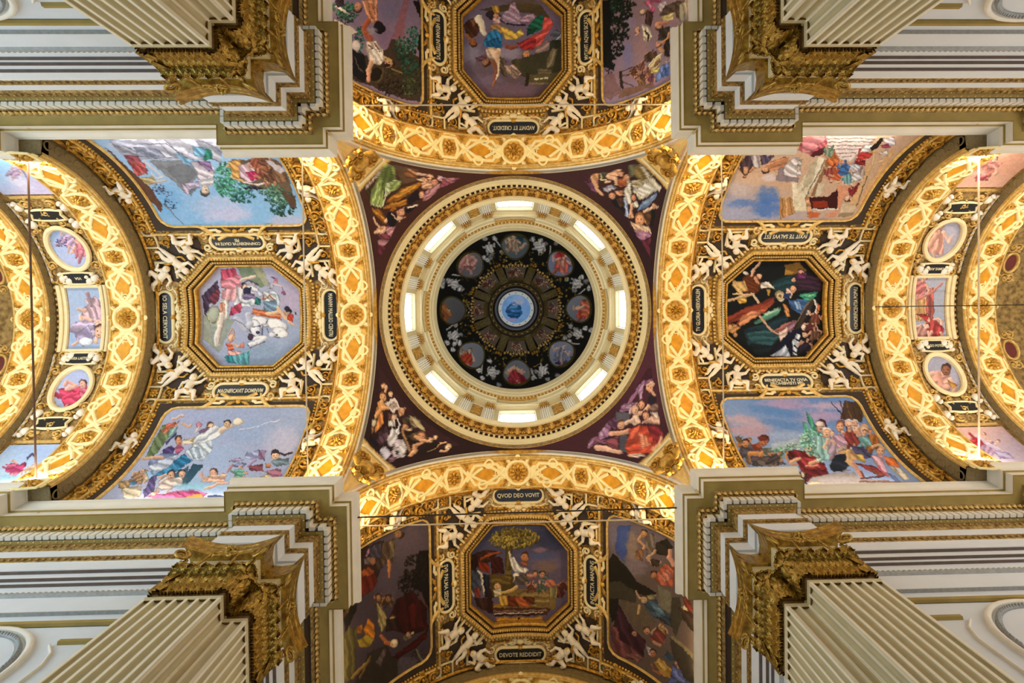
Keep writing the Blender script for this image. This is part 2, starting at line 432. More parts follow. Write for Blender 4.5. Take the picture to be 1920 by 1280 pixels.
for q, (sx, sy) in QUAD.items():
    E0 = thing('entablature', f'white and gold entablature with dentils above the {q} corner pier', 'entablature', TR(sx * 5.82, sy * 5.82, 13.5), kind='thing')
    off = A_([sx * 5.82, sy * 5.82, 13.5])
    for nm, (mk, prof) in PROF.items():
        mb = MB(); psweep(mb, FACE, prof, sx, sy)
        put(nm, mb.mesh(nm, M[mk], 30, off), E0)
    # repeated leaves and eggs, too small to pick apart: joined rows
    for nm, dd, zz, pit, r in (('bead_row', .085, 13.14, .16, .05), ('egg_row', .09, 13.86, .17, .055), ('leaf_row', .345, 14.36, .15, .085), ('stud_row', .145, 13.965, .19, .035)):
        mb = MB(); Q = offpath(FACE, dd)
        for a, b in zip(Q[:-1], Q[1:]):
            L = np.linalg.norm(b - a); n = int(L / pit); d = (b - a) / L
            nn = A_([-d[1], d[0]])
            if min(abs(a[0]), abs(a[1])) > 0 and a[1] > 11.5 and b[1] > 11.5: continue
            for k in range(n):
                c = a + d * (k + .5) * L / n
                t = np.linspace(0, 2 * pi, 6, endpoint=False)
                ring = [(c[0] + d[0] * r * .8 * np.cos(x) , c[1] + d[1] * r * .8 * np.cos(x), zz + r * np.sin(x)) for x in t]
                tip = [(c[0] + nn[0] * r * .9, c[1] + nn[1] * r * .9, zz - r * .4)]
                V = A_(ring + tip); V[:, 0] *= sx; V[:, 1] *= sy
                mb.add(V, [(i, (i + 1) % 6, 6) for i in range(6)])
        tag(put(nm, mb.mesh(nm, M['goldp' if nm in ('leaf_row', 'stud_row') else 'antique'], 0, off), E0), kind='stuff')
    Q = offpath(FACE, .235)
    for a, b in zip(Q[:-1], Q[1:]):
        L = np.linalg.norm(b - a); d = (b - a) / L
        far = max(a[1], b[1]) > 7.6 and a[0] < 6
        if far or L < .2: continue
        n = max(1, int(round(L / .19)))
        for k in range(n):
            c = a + d * (k + .5) * L / n
            if c[0] > 14.3 or c[1] > 11.8: continue
            put('dentil', dent_me, E0, TR(sx * c[0] - off[0], sy * c[1] - off[1], 14.10 - off[2]) @ ROTZ(math.atan2(sy * d[1], sx * d[0])))
    # ---- wall below
    W = MB(); psweep(W, wallpath, [(0, -1.6), (0, 9.95), (.0, 10.42), (-.05, 10.43), (-.05, 10.52), (.0, 10.53), (0, 12.45)], sx, sy)
    w = put('wall_' + q.replace(' ', '_'), W.mesh('wall', M['plaster'], 30), None)
    tag(w, f'pale plastered wall behind the {q} pilasters', None, None, 'structure')
    for nm, mk, prof in (
        ('string_moulding', 'plaster', [(0, 10.84), (.055, 10.85), (.055, 10.93), (0, 10.95)]),
        ('ledge_moulding', 'taupe', [(0, 10.44), (.07, 10.45), (.08, 10.52), (.02, 10.56), (0, 10.6)]),
        ('bead_string', 'grey', [(0, 11.52), (.05, 11.55), (.06, 11.62), (.03, 11.67), (0, 11.68)]),
        ('fascia', 'plaster', [(0, 11.98), (.045, 11.985), (.045, 12.14), (.09, 12.145), (.09, 12.38), (.135, 12.385), (.135, 12.43), (0, 12.44)]),
        ('upper_line', 'umber', [(.085, 12.37), (.155, 12.375), (.155, 12.40), (.09, 12.405)]),  # these thin dark strips paint in the shadow lines of the mouldings
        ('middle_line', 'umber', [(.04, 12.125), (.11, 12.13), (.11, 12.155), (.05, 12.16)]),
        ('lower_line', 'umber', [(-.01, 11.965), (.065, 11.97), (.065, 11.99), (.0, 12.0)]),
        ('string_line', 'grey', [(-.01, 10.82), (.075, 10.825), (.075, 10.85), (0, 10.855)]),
        ('panel_edge', 'taupe', [(0, 9.86), (.06, 9.88), (.06, 9.95), (0, 9.97)])):
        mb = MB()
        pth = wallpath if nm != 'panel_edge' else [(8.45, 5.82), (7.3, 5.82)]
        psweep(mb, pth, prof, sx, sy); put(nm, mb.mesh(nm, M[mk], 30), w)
    # beads along the string course
    mb = MB()
    for x in np.arange(7.4, 14, .12):
        c = A_([sx * x, sy * 5.765, 11.615]); t = np.linspace(0, 2 * pi, 6, endpoint=False)
        V = [(c[0] + .055 * math.cos(a), c[1], c[2] + .035 * math.sin(a)) for a in t] + [(c[0], c[1] - sy * .03, c[2])]
        mb.add(V, [(i, (i + 1) % 6, 6) for i in range(6)])
    tag(put('bead_row', mb.mesh('bead_row', M['grey'], 0), w), kind='stuff')
    # round-headed niche with beaded archivolt, mostly outside the view
    nx = 9.95
    def wplane(u, v, h, sx=sx, sy=sy): return np.stack([sx * (nx + u) + 0 * v, sy * (5.82 - h) + 0 * u, 9.05 + v + 0 * u], -1)
    N = thing('arched_niche', f'round-headed wall niche with grey beaded rim at the {q} photo corner', 'niche', TR(sx * nx, sy * 5.82, 9.0))
    noff = (sx * nx, sy * 5.82, 9.0)
    t = np.linspace(0, pi, 25)
    def archp(r): return np.vstack([[[r, -3]], np.stack([r * np.cos(t), r * np.sin(t)], 1), [[-r, -3]]])
    mb = MB(); ribbon(mb, wplane, archp(1.31), .13, .08); put('archivolt', mb.mesh('archivolt', M['white'], 35, noff), N)
    mb = MB(); ribbon(mb, wplane, archp(1.17), .08, .06); beads(mb, wplane, archp(1.17), .045, .1, .10); put('beaded_rim', mb.mesh('beaded_rim', M['grey'], 0, noff), N)
    mb = MB(); ribbon(mb, wplane, archp(.62), .09, .07); beads(mb, wplane, archp(.62), .04, .1, .10); put('inner_rim', mb.mesh('inner_rim', M['grey'], 0, noff), N)
    mb = MB(); plate(mb, wplane, archp(1.1), .02); put('niche_field', mb.mesh('niche_field', M['plaster'], 35, noff), N)
    mb = MB(); ribbon(mb, wplane, [(-1.75, -2.9), (-1.75, .2), (-1.62, .55), (-1.4, .78)], .05, .05); put('panel_rib', mb.mesh('panel_rib', M['white'], 35, noff), N)

# ------------------------------------------------------------------ pilasters with gilded capitals
ZN, ZC = 10.45, 12.43
PW = .745
def pil_profile():
    """plan of the shaft: fluted front, one fluted return each side"""
    out = [(-PW, .53)]
    def side(x, s):
        pts = []
        for y0, y1 in ((.44, .27), (.21, .04)):
            pts.append((x, y0))
            for a in np.linspace(0, pi, 6)[1:-1]: pts.append((x - s * .05 * math.sin(a), (y0 + y1) / 2 + (y0 - y1) / 2 * math.cos(a)))
            pts.append((x, y1))
        return pts
    out += side(-PW, -1) + [(-PW, 0)]
    n = 7; pit = 2 * PW / n
    for k in range(n):
        c = -PW + pit * (k + .5); r = pit * .36
        out.append((c - r, 0))
        for a in np.linspace(pi, 0, 8)[1:-1]: out.append((c + r * math.cos(a), .07 * math.sin(a)))
        out.append((c + r, 0))
    out += [(PW, 0)] + side(PW, 1)[::-1] + [(PW, .53)]
    return A_(out)
def acanthus(L, W, out, curl, n=19, m=13):
    """3-D leaf: base at origin, rising along z, lobed, ribbed, tip rolling out along -y"""
    s = np.linspace(0, 1, n); u = np.linspace(-1, 1, m)
    G = np.zeros((n, m, 3))
    for i, a in enumerate(s):
        if a < .62: y, z = -out * .35 * (a / .62) ** 2, L * .86 * a / .62
        else:
            q = (a - .62) / .38 * curl; r = out * .5
            y = -out * .35 - r * (1 - math.cos(q)); z = L * .86 + r * math.sin(q)
        lobe = math.sin(a * 7 * pi)
        w = W / 2 * (.62 + .55 * math.sin(pi * (a * .8 + .12))) * (1 - .5 * max(0, a - .7) / .3) * (1 + .22 * lobe)
        for j, b in enumerate(u):
            rib = -.055 * (1 - a * .5) * math.cos(b * 5 * pi) * (1 - .3 * abs(b))
            G[i, j] = (w * b, y + .06 * abs(b) ** 1.5 + rib - .05 + .045 * lobe * abs(b), z + .06 * abs(b) * lobe)
    mb = MB(); mb.grid(G)
    return mb
LEAF1 = acanthus(.62, .44, .22, 3.0).mesh('acanthus_leaf', M['bronze'], 0)
LEAF2 = acanthus(.98, .42, .11, 3.0).mesh('acanthus_leaf', M['bronze'], 0)
vm = MB()
P = spiral(0, 0, .05, .20, 2.2, 0, 1)
pts = [(-.16 - .55 * k * .5, 0, -.75 + .75 * k) for k in ()]
tube(vm, [(-x, -.02 * i / 10, z) for i, (x, z) in enumerate(P)], np.linspace(.028, .05, len(P)), 7)
tube(vm, [(-.20 + .05 * math.sin(k * 1.5), 0.03 + .08 * k, -.02 - .62 * k) for k in np.linspace(0, 1, 7)], np.linspace(.05, .035, 7), 7)
for k in range(2): 
    blob(vm, lambda u, v, h: np.stack([u, -h, v], -1), -.16 - .02 * k, -.25 - .14 * k, .08, .05, .05, .6, 6, 2)
def pair(mb, name, m):
    a = mb.mesh(name, m, 0)
    mb.V = [v * A_([-1, 1, 1]) for v in mb.V]
    return {1: a, -1: mb.mesh(name, m, 0)}
VOL = pair(vm, 'volute', M['bronze'])
hx = MB()
P = spiral(0, 0, .03, .13, 1.8, 0, 1)
tube(hx, [(x, 0, z) for x, z in P], .025, 6); tube(hx, [(.13 + .05 * k, .02, -.5 * k) for k in np.linspace(0, 1, 5)], .035, 6)
HELIX = pair(hx, 'helix', M['bronze'])
fl = MB()
rosette(fl, lambda u, v, h: np.stack([u, -h, v], -1), 0, 0, .14, .12, 7)
FLOWER = fl.mesh('abacus_flower', M['bronze'], 0)
PP = pil_profile()
sh = MB()
G = np.stack([np.stack([PP[:, 0], PP[:, 1], np.full(len(PP), z)], -1) for z in (-1.6, ZN - .12)], 0); sh.grid(G)
SHAFT = sh.mesh('shaft', M['flute'], 30)
tp = MB(); box(tp, 0, .265, ZN - .07, 2 * PW, .53, .12)
FTOP = tp.mesh('flute_stop', M['flute'], 30)
fm = MB(); box(fm, 0, .004, (ZN - .1 - 1.6) / 2 , .055, .022, ZN - .1 + 1.6)
FIL = fm.mesh('fillet', M['fillet'], 30)
def three_sides(prof, x=PW, dep=.53):
    mb = MB(); path = [(x, dep), (x, 0), (-x, 0), (-x, dep)]
    P0 = A_(path); n = normals2(P0, False)
    G = np.zeros((4, len(prof), 3))
    for j, (d, z) in enumerate(prof):
        Q = P0 - n * d if False else P0 + n * (-d)
        G[:, j, :2] = Q; G[:, j, 2] = z
    for i in range(3): mb.grid(G[i:i + 2])
    return mb
# sign check for the offset: outward must be away from the shaft
NECK = three_sides([(0, ZN - .14), (.05, ZN - .13), (.06, ZN - .06), (.03, ZN - .04), (.03, ZN), (.07, ZN + .02), (.08, ZN + .09), (.04, ZN + .14), (-.02, ZN + .15)])
V = np.concatenate(NECK.V)
if V[:, 1].min() > -.01:
    NECK = three_sides([(-d, z) for d, z in [(0, ZN - .14), (.05, ZN - .13), (.06, ZN - .06), (.03, ZN - .04), (.03, ZN), (.07, ZN + .02), (.08, ZN + .09), (.04, ZN + .14), (-.02, ZN + .15)]])
NECKM = NECK.mesh('neck_ring', M['neck'], 25)
bl = MB()
G = np.zeros((8, 4, 3))
for i, a in enumerate(np.linspace(0, 1, 8)):
    f = .0 + .03 * a ** 3; x = PW - .05 + .08 * a ** 3
    G[i] = [(-x, .53, ZN + .15 + 1.7 * a), (-x, .05 - f, ZN + .15 + 1.7 * a), (x, .05 - f, ZN + .15 + 1.7 * a), (x, .53, ZN + .15 + 1.7 * a)]
bl.grid(G)
BELL = bl.mesh('bell', M['cream'], 30)
ab = MB()
def abac(z, k):
    front = [(x * k, -.34 * k + .25 * (1 - (x / 1.03) ** 2)) for x in np.linspace(-1.03, 1.03, 13)]
    sd = [(1.03 * k - .06, -.27), (PW + .08, -.06), (PW + .04, .2), (PW + .08, .53)]
    return [(-x, y) for x, y in sd[::-1]] + front + sd
rows = [(11.96, .95), (12.10, .96), (12.11, 1.0), (12.22, 1.01), (12.23, .985), (12.30, .99), (12.31, 1.03), (12.44, 1.05)]
G = np.stack([A_([(x, y, z) for x, y in abac(z, k)]) for z, k in rows], 0); ab.grid(G)
ab.add(G[0], [tuple(range(len(G[0])))])
ABAC = ab.mesh('abacus', M['bronze'], 30)
for q, (sx, sy) in QUAD.items():
    for side in (0, 1):
        # local frame: x along the face, -y into the room
        if side == 0:
            mx = Matrix(((sy * 1.0, 0, 0, sx * 6.495), (0, sy * 1.0, 0, sy * 5.29), (0, 0, 1, 0), (0, 0, 0, 1)))
            where = 'facing the ' + ('left' if sx < 0 else 'right') + ' arm'
        else:
            mx = Matrix(((0, sx * 1.0, 0, sx * 5.29), (-sx * 1.0, 0, 0, sy * 6.495), (0, 0, 1, 0), (0, 0, 0, 1)))
            where = 'facing the ' + ('top' if sy < 0 else 'bottom') + ' arm'
        p = thing('fluted_pilaster', f'fluted pilaster with gilded leaf capital, {q} pier, {where}', 'pilaster', mx, 'pilasters of the crossing piers')
        put('shaft', SHAFT, p); put('flute_stop', FTOP, p); put('neck_ring', NECKM, p)
        pit = 2 * PW / 7
        for k in range(8):
            x = -PW + pit * k
            x = min(max(x, -PW + .03), PW - .03)
            put('fillet', FIL, p, TR(x, 0, 0))
        for s in (-1, 1):
            for y in (.03, .24, .46):
                put('fillet', FIL, p, Matrix(((0, -s, 0, s * PW), (1, 0, 0, y), (0, 0, 1, 0), (0, 0, 0, 1))))
        c = put('capital', BELL, p)
        put('abacus', ABAC, c)
        for k in range(5): put('acanthus_leaf', LEAF1, c, TR(-.58 + .29 * k, .03, ZN + .13))
        for k in range(4): put('acanthus_leaf', LEAF2, c, TR(-.435 + .29 * k, .05, ZN + .12))
        for s in (-1, 1):
            put('acanthus_leaf', LEAF2, c, TR(s * (PW - .02), .03, ZN + .13) @ ROTZ(s * pi / 4))
            put('acanthus_leaf', LEAF1, c, TR(s * (PW - .02), .22, ZN + .15) @ ROTZ(s * pi / 2))
            put('acanthus_leaf', LEAF2, c, TR(s * (PW - .05), .42, ZN + .13) @ ROTZ(s * pi / 2))
            put('volute', VOL[s], c, TR(s * .86, -.20, 11.74) @ ROTZ(s * -.5) @ Matrix.Scale(.8, 4))
            put('helix', HELIX[s], c, TR(s * .17, -.16, 11.88))
        put('abacus_flower', FLOWER, c, TR(0, -.10, 12.18))

# ------------------------------------------------------------------ crossing arches and the arches further out
def strap_meshes(R, t0, t1, per):
    """one bay of the interlaced strapwork, its rosette and the big crown rosette, modelled at the crown"""
    wid = (t1 - t0) / 2; tc = (t0 + t1) / 2
    ch = ch_vault(R, tc)
    L = R * per / 2                      # half the spacing of the rosettes, along the arc
    X = lambda pts: [(y * wid, x * L) for x, y in pts]
    mb = MB(); sw = .115
    for s in (1, -1):
        ribbon(mb, ch, X([(-.80, .60 * s), (-.52, -.05 * s), (-.34, -.62 * s), (.34, -.62 * s), (.52, -.05 * s), (.80, .60 * s)]), sw, .05, step=.1)
        ribbon(mb, ch, X([(-.62, -.34 * s), (-.46, .02 * s), (-.12, .50 * s), (.10, .62 * s)]), sw, .065, step=.1)
        ribbon(mb, ch, X([(.62, .34 * s), (.44, .0), (.10, -.44 * s)]), sw, .06, step=.1)
        ribbon(mb, ch, [(c[0] * 1, c[1]) for c in ell(.66 * s * wid, .10 * s * L, .15, .15, 14)], .085, .06, True)
    strap = mb.mesh('strapwork', M['strap'], 40)
    dm = MB(); plate(dm, ch, X([(-.36, 0), (0, .42), (.36, 0), (0, -.42)]), .015); dia = dm.mesh('amber_diamond', M['amber'], 30)
    # small gilt curls beside the straps
    cm = MB()
    for s in (1, -1):
        for k in (1, -1):
            scroll(cm, ch, .72 * s * wid, .60 * k * L, .20, pi / 2 * k, s * k, .05)
            leafr(cm, ch, .80 * s * wid, .44 * k * L, .26, .1, .05, pi / 2 * k, .3 * s)
    curls = cm.mesh('gilt_curls', M['gold'], 0)
    # rosette between two bays: straight strap hexagon, petals
    rm = MB(); rosette(rm, ch, 0, 0, .27, .10, 8); rosette(rm, ch, 0, 0, .13, .15, 6)
    ros = rm.mesh('rosette', M['gold'], 0)
    fm = MB()
    hexa = [(-.62 * wid, -.20 * L), (-.62 * wid, .20 * L), (-.1 * wid, .27 * L), (.62 * wid, .20 * L), (.62 * wid, -.20 * L), (.1 * wid, -.27 * L)]
    ribbon(fm, ch, hexa, sw, .05, True, step=.1)
    for s in (1, -1):
        ribbon(fm, ch, [(.80 * s * wid, -.2 * L), (.86 * s * wid, 0), (.80 * s * wid, .2 * L)], .05, .04)
    hexm = fm.mesh('strap_hexagon', M['strap'], 40)
    # crown rosette in a frilled cartouche
    bm_ = MB()
    ribbon(bm_, ch, ell(0, 0, .43, .43, 36), .12, .08, True)
    for k in range(10):
        a = 2 * pi * k / 10
        blob(bm_, ch, .55 * math.cos(a) * wid / .56, .62 * math.sin(a), .13, .10, .05, a, 8, 2)
    for s in (1, -1): scroll(bm_, ch, 0.0, .72 * s, .3, pi / 2 * s, s, .06); scroll(bm_, ch, .1, .74 * s, .22, -pi / 2 * s, -s, .06)
    crown = bm_.mesh('crown_cartouche', M['strap'], 0)
    gm = MB(); rosette(gm, ch, 0, 0, .34, .10, 10); rosette(gm, ch, 0, 0, .18, .17, 8)
    for s in (1, -1): blob(gm, ch, .92 * s * wid, 0, .08, .12, .09)
    crose = gm.mesh('rosette', M['gold'], 0)
    return strap, dia, curls, ros, hexm, crown, crose
def soffit_band(parent, off, R, t0, t1, meshes, per=D(27), nb=3):
    strap, dia, curls, ros, hexm, crown, crose = meshes
    O = TR(*[-x for x in off])
    put('crown_cartouche', crown, parent, O); put('rosette', crose, parent, O)
    for s in (-1, 1):
        for k in range(nb):
            m = O @ axisrot(s * per * (k + .5))
            put('strapwork', strap, parent, m); put('amber_diamond', dia, parent, m); tag(put('gilt_curls', curls, parent, m), kind='stuff')
            m = O @ axisrot(s * per * (k + 1))
            put('rosette', ros, parent, m); put('strap_hexagon', hexm, parent, m)
TH = D(88)
R1, RV, R2, RB, R3 = 5.0, 5.26, 4.62, 4.86, 4.46
T0, T1, T2, T3, T4, T5 = 5.286, 6.40, 13.05, 14.24, 16.27, 17.38
SM = {'a': strap_meshes(R1, T0, T1, D(27)), 'b': strap_meshes(R2, T2, T3, D(27)), 'c': strap_meshes(R3, T4, T5, D(27))}
def arch_meshes(prof, mk, nm, n=90, th=TH):
    mb = MB(); arcsweep(mb, prof, -th, th, n); return mb, nm, mk
TH2 = D(81.6)
def bead_arc(R, t, r, pitch):
    mb = MB(); n = int(R * 2 * TH / pitch)
    beads(mb, ch_vault(R, t), [(0, v) for v in np.linspace(-R * TH, R * TH, n)], r, pitch * 1.01, r, 1.0)
    return mb
off1 = (5.8, 0, ZS + R1)
def build_arch(R, t0, t1, front, arm, label, key, off, group, extra=()):
    a = thing('crossing_arch' if key == 'a' else 'transverse_arch', label, 'arch', ARM[arm] @ TR(*off), group)
    for mb, nm, mk in front: put(nm, mb.mesh(nm, M[mk], 30, off), a)
    soffit_band(a, off, R, t0, t1, SM[key])
    return a
ch1 = ch_vault(R1)
for arm in AZ:
    fr = [arch_meshes([(T0, R1), (T1, R1), (T1, RV + .05)], 'yellow', 'soffit'),
          arch_meshes([(T0, R1 - .005), (5.235, R1 + .01), (5.225, R1 + .06), (5.20, R1 + .07)], 'goldp', 'gilt_edge'),
          arch_meshes([(5.20, R1 + .07), (5.15, R1 + .09), (5.12, R1 + .15), (5.09, R1 + .19), (5.055, R1 + .20)], 'stone', 'archivolt'),
          arch_meshes([(5.055, R1 + .20), (5.03, R1 + .22), (5.025, R1 + .27), (4.985, R1 + .29), (4.97, R1 + .4)], 'goldp', 'outer_fillet')]
    for t, nm in ((T0 + .05, 'edge_rib'), (T1 - .05, 'edge_rib')):
        mb = MB(); ribbon(mb, ch_vault(R1, t), [(0, v) for v in np.linspace(-R1 * TH, R1 * TH, 80)], .07, .05); fr.append((mb, nm, 'goldp'))
    mb = bead_arc(R1, T0 + .10, .035, .11); fr.append((mb, 'bead_row', 'gold'))
    a = build_arch(R1, T0, T1, fr, arm, f'golden crossing arch with cream strapwork between dome and {NICE[arm]}', 'a', off1, 'crossing arches under the dome')
# arches further out in the arms: brown damask face, strapwork soffit
for arm in AZ:
    for key, R, Ro, t0, t1, hid in (('b', R2, RV, T2, T3, False), ('c', R3, RB, T4, T5, arm in ('top', 'bottom'))):
        if hid: continue
        fr = [arch_meshes([(t0, Ro + .05), (t0, R + .10)], 'brownface', 'damask_face', th=TH2),
              arch_meshes([(t0, R + .10), (t0 - .03, R + .09), (t0 - .03, R + .02), (t0, R)], 'goldp', 'gilt_edge', th=TH2),
              arch_meshes([(t0, R), (t1, R), (t1, Ro)], 'yellow', 'soffit', th=TH2)]
        for t in (t0 + .05, t1 - .05):
            mb = MB(); ribbon(mb, ch_vault(R, t), [(0, v) for v in np.linspace(-R * TH2, R * TH2, 80)], .07, .05); fr.append((mb, 'edge_rib', 'goldp'))
        for sg in (1, -1):
            y0, y1 = sg * (R - .01), sg * (Ro + .12)
            mb = MB(); box(mb, (t0 + t1) / 2, (y0 + y1) / 2, ZS + .80, t1 - t0, abs(y1 - y0), .25)
            fr.append((mb, 'impost', 'brownface'))
        # fish-scale discs on the damask face
        mb = MB(); n = int((R + Ro) / 2 * 2 * TH2 / .34)
        rm_ = (R + Ro) / 2 + .05
        for k in range(n):
            th = -TH2 + 2 * TH2 * (k + .5) / n
            c = np.array([t0, rm_ * math.sin(th), ZS + rm_ * math.cos(th)])
            tt = np.linspace(0, 2 * pi, 10, endpoint=False)
            for r in (.15, .11):
                pass
            e = A_([0, math.cos(th), -math.sin(th)]); w = A_([0, math.sin(th), math.cos(th)])
            ring = [[c + (e * math.cos(x) + w * math.sin(x)) * r - A_([hh, 0, 0]) for r, hh in ((.155, .0), (.14, .02), (.115, .02), (.10, 0))] for x in tt]
            mb.grid(A_(ring), True, False)
        fr.append((mb, 'damask_rings', 'brownface'))
        nm = {'b': 'outer', 'c': 'farthest'}[key]
        build_arch(R, t0, t1, fr, arm, f'{"second" if key == "b" else "third"} golden strapwork arch with brown face beyond the {NICE[arm]}', key, ((t0 + t1) / 2, 0, ZS + R), 'arches at the ends of the vaults')

# ------------------------------------------------------------------ pendentive shells, vault shells, end walls
def shell(name, P, m, label, mx=None):
    mb = MB(); mb.grid(P)
    o = put(name, mb.mesh(name, M[m], 40), None, mx); return tag(o, label, None, None, 'structure')
def inpoly(X, Y, p):
    c = np.zeros(X.shape, bool); n = len(p)
    for i in range(n):
        x0, y0 = p[i]; x1, y1 = p[(i + 1) % n]
        if y0 == y1: continue
        k = ((y0 > Y) != (y1 > Y)) & (X < (x1 - x0) * (Y - y0) / (y1 - y0) + x0)
        c ^= k
    return c
OCT = [(1.87, -.97), (1.87, .97), (.97, 1.84), (-.97, 1.84), (-1.87, .97), (-1.87, -.97), (-.97, -1.84), (.97, -1.84)]
TC, TB = 9.71, 15.26
def shell(name, R, t0, t1, m, label, arm, holes=(), tc=0.0):
    """barrel vault ground, open where a recessed picture sits"""
    nt = max(3, int((t1 - t0) / .06)) if holes else 3; nv = 280 if holes else 60
    t = np.linspace(t0, t1, nt); v = np.linspace(-R * TH, R * TH, nv)
    U, V = np.meshgrid(t, v, indexing='ij'); mb = MB(); mb.grid(ch_vault(R)(U, V, np.zeros_like(U)))
    cut = np.zeros(U.shape, bool)
    for h in holes: cut |= inpoly(U - tc, V, h)
    k = cut.ravel(); mb.F = [f for f in mb.F if not all(k[i] for i in f)]
    o = put(name, mb.mesh(name, M[m], 40), None, ARM[arm]); return tag(o, label, None, None, 'structure')
for arm in AZ:
    shell('ceiling_' + arm, RV + .03, T1, T2, 'carvedl', f'stucco ground of the {NICE[arm]}', arm, [OCT], TC)
    if arm in ('left', 'right'):
        sq = [(.62, -1.12), (.62, 1.12), (-.62, 1.12), (-.62, -1.12)]
        shell('ceiling_bay_' + arm, RB + .03, T3, T4, 'carvedl', f'stucco ground of the narrow bay beyond the {NICE[arm]}', arm, [sq, ell(0, 2.52, .61, .75), ell(0, -2.52, .61, .75)], TB)
        shell('ceiling_apse_' + arm, RB, T5, 20.0, 'apse', f'brown painted apse vault at the far {arm}', arm)
    if arm in ('left', 'right'):
        for sg in (1, -1):
            for vv, tt in ((1.62, 18.05), (3.7, 18.05)):
                m = ARM[arm] @ onvault(tt, sg * vv / RB, RB)
                t = thing('oval_cartouche', f'dark red oval in the brown apse at the far {arm}, {"inner" if vv < 2 else "outer"} one, {["upper", "lower"][int((sg > 0) == (arm == "right"))]} half', 'ornament', m, 'dark red ovals of the apses')
                b = MB(); blob(b, ch_plane, 0, 0, .22, .30, .05, 0, 16, 3); put('oval_field', b.mesh('oval_field', M['redoval'], 0), t)
                b = MB(); ribbon(b, ch_plane, ell(0, 0, .27, .36, 22), .09, .08, True)
                for k2 in (1, -1): scroll(b, ch_plane, .1 * k2, .56, .34, k2, k2, .08); scroll(b, ch_plane, .1 * k2, -.56, .34, -k2, -k2, .08)
                tag(put('scrolled_rim', b.mesh('scrolled_rim', M['goldp'], 0), t), kind='stuff')
    xe = 20.0 if arm in ('left', 'right') else 14.3
    e = MB(); e.add([(xe, -7, -1.6), (xe, 7, -1.6), (xe, 7, 21), (xe, -7, 21)], [(0, 1, 2, 3)])
    tag(put('wall_end_' + arm, e.mesh('wall', M['plaster']), None, ARM[arm]), None, None, None, 'structure')

# ------------------------------------------------------------------ dome: ring cornice, drum, upper cornice, shell, lantern
def ring(name, prof, mk, parent, off, n=144, sharp=30):
    mb = MB(); revolve(mb, prof, n); return put(name, mb.mesh(name, M[mk], sharp, off), parent)
rc = thing('ring_cornice', 'round gold cornice with dentils and leaf consoles at the foot of the dome', 'cornice', TR(0, 0, 19.6), kind='thing')
o0 = (0, 0, 19.6)
ring('outer_torus', [(5.16, 19.42), (5.06, 19.44), (5.02, 19.5), (4.99, 19.62)], 'drumgold', rc, o0)
ring('fascia', [(4.99, 19.62), (4.96, 19.72), (4.95, 19.9)], 'antique', rc, o0)
ring('cove', [(4.95, 19.9), (4.92, 19.97), (4.88, 20.0), (4.86, 20.08), (4.84, 20.1), (4.82, 20.22)], 'drum', rc, o0)
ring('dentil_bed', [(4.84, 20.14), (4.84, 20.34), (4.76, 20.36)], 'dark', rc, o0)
ring('console_bed', [(4.76, 20.36), (4.72, 20.45), (4.70, 20.78), (4.5, 20.8)], 'carved', rc, o0)
ring('crown_moulding', [(4.52, 20.78), (4.46, 20.8), (4.44, 20.9), (4.42, 20.93), (4.40, 21.1), (4.39, 21.16), (5.05, 21.22)], 'drum', rc, o0)
dm = MB(); box(dm, 0, 0, 0, .10, .08, .13); DENT2 = dm.mesh('dentil', M['drum'], 30)
for k in range(150):
    a = 2 * pi * k / 150
    put('dentil', DENT2, rc, ROTZ(a) @ TR(4.80, 0, 20.25 - 19.6))
cm = MB(); chc = lambda u, v, h: np.stack([-h, u, v], -1)
blob(cm, chc, 0, .02, .085, .17, .16, 0, 8, 3); blob(cm, chc, 0, .12, .12, .07, .20, 0, 8, 2); blob(cm, chc, 0, -.13, .08, .06, .12, 0, 8, 2)
for s in (-1, 1): leafr(cm, chc, s * .02, -.1, .26, .12, .09, pi / 2 - s * .5, 0, 5)
CONS = cm.mesh('leaf_console', M['drumgold'], 0)
fm = MB(); rosette(fm, chc, 0, 0, .10, .10, 6); FLO = fm.mesh('console_flower', M['drumgold'], 0)
for k in range(64):
    a = 2 * pi * k / 64
    put('leaf_console', CONS, rc, ROTZ(a) @ TR(4.69, 0, 20.6 - 19.6))
    put('console_flower', FLO, rc, ROTZ(a + pi / 64) @ TR(4.70, 0, 20.58 - 19.6))
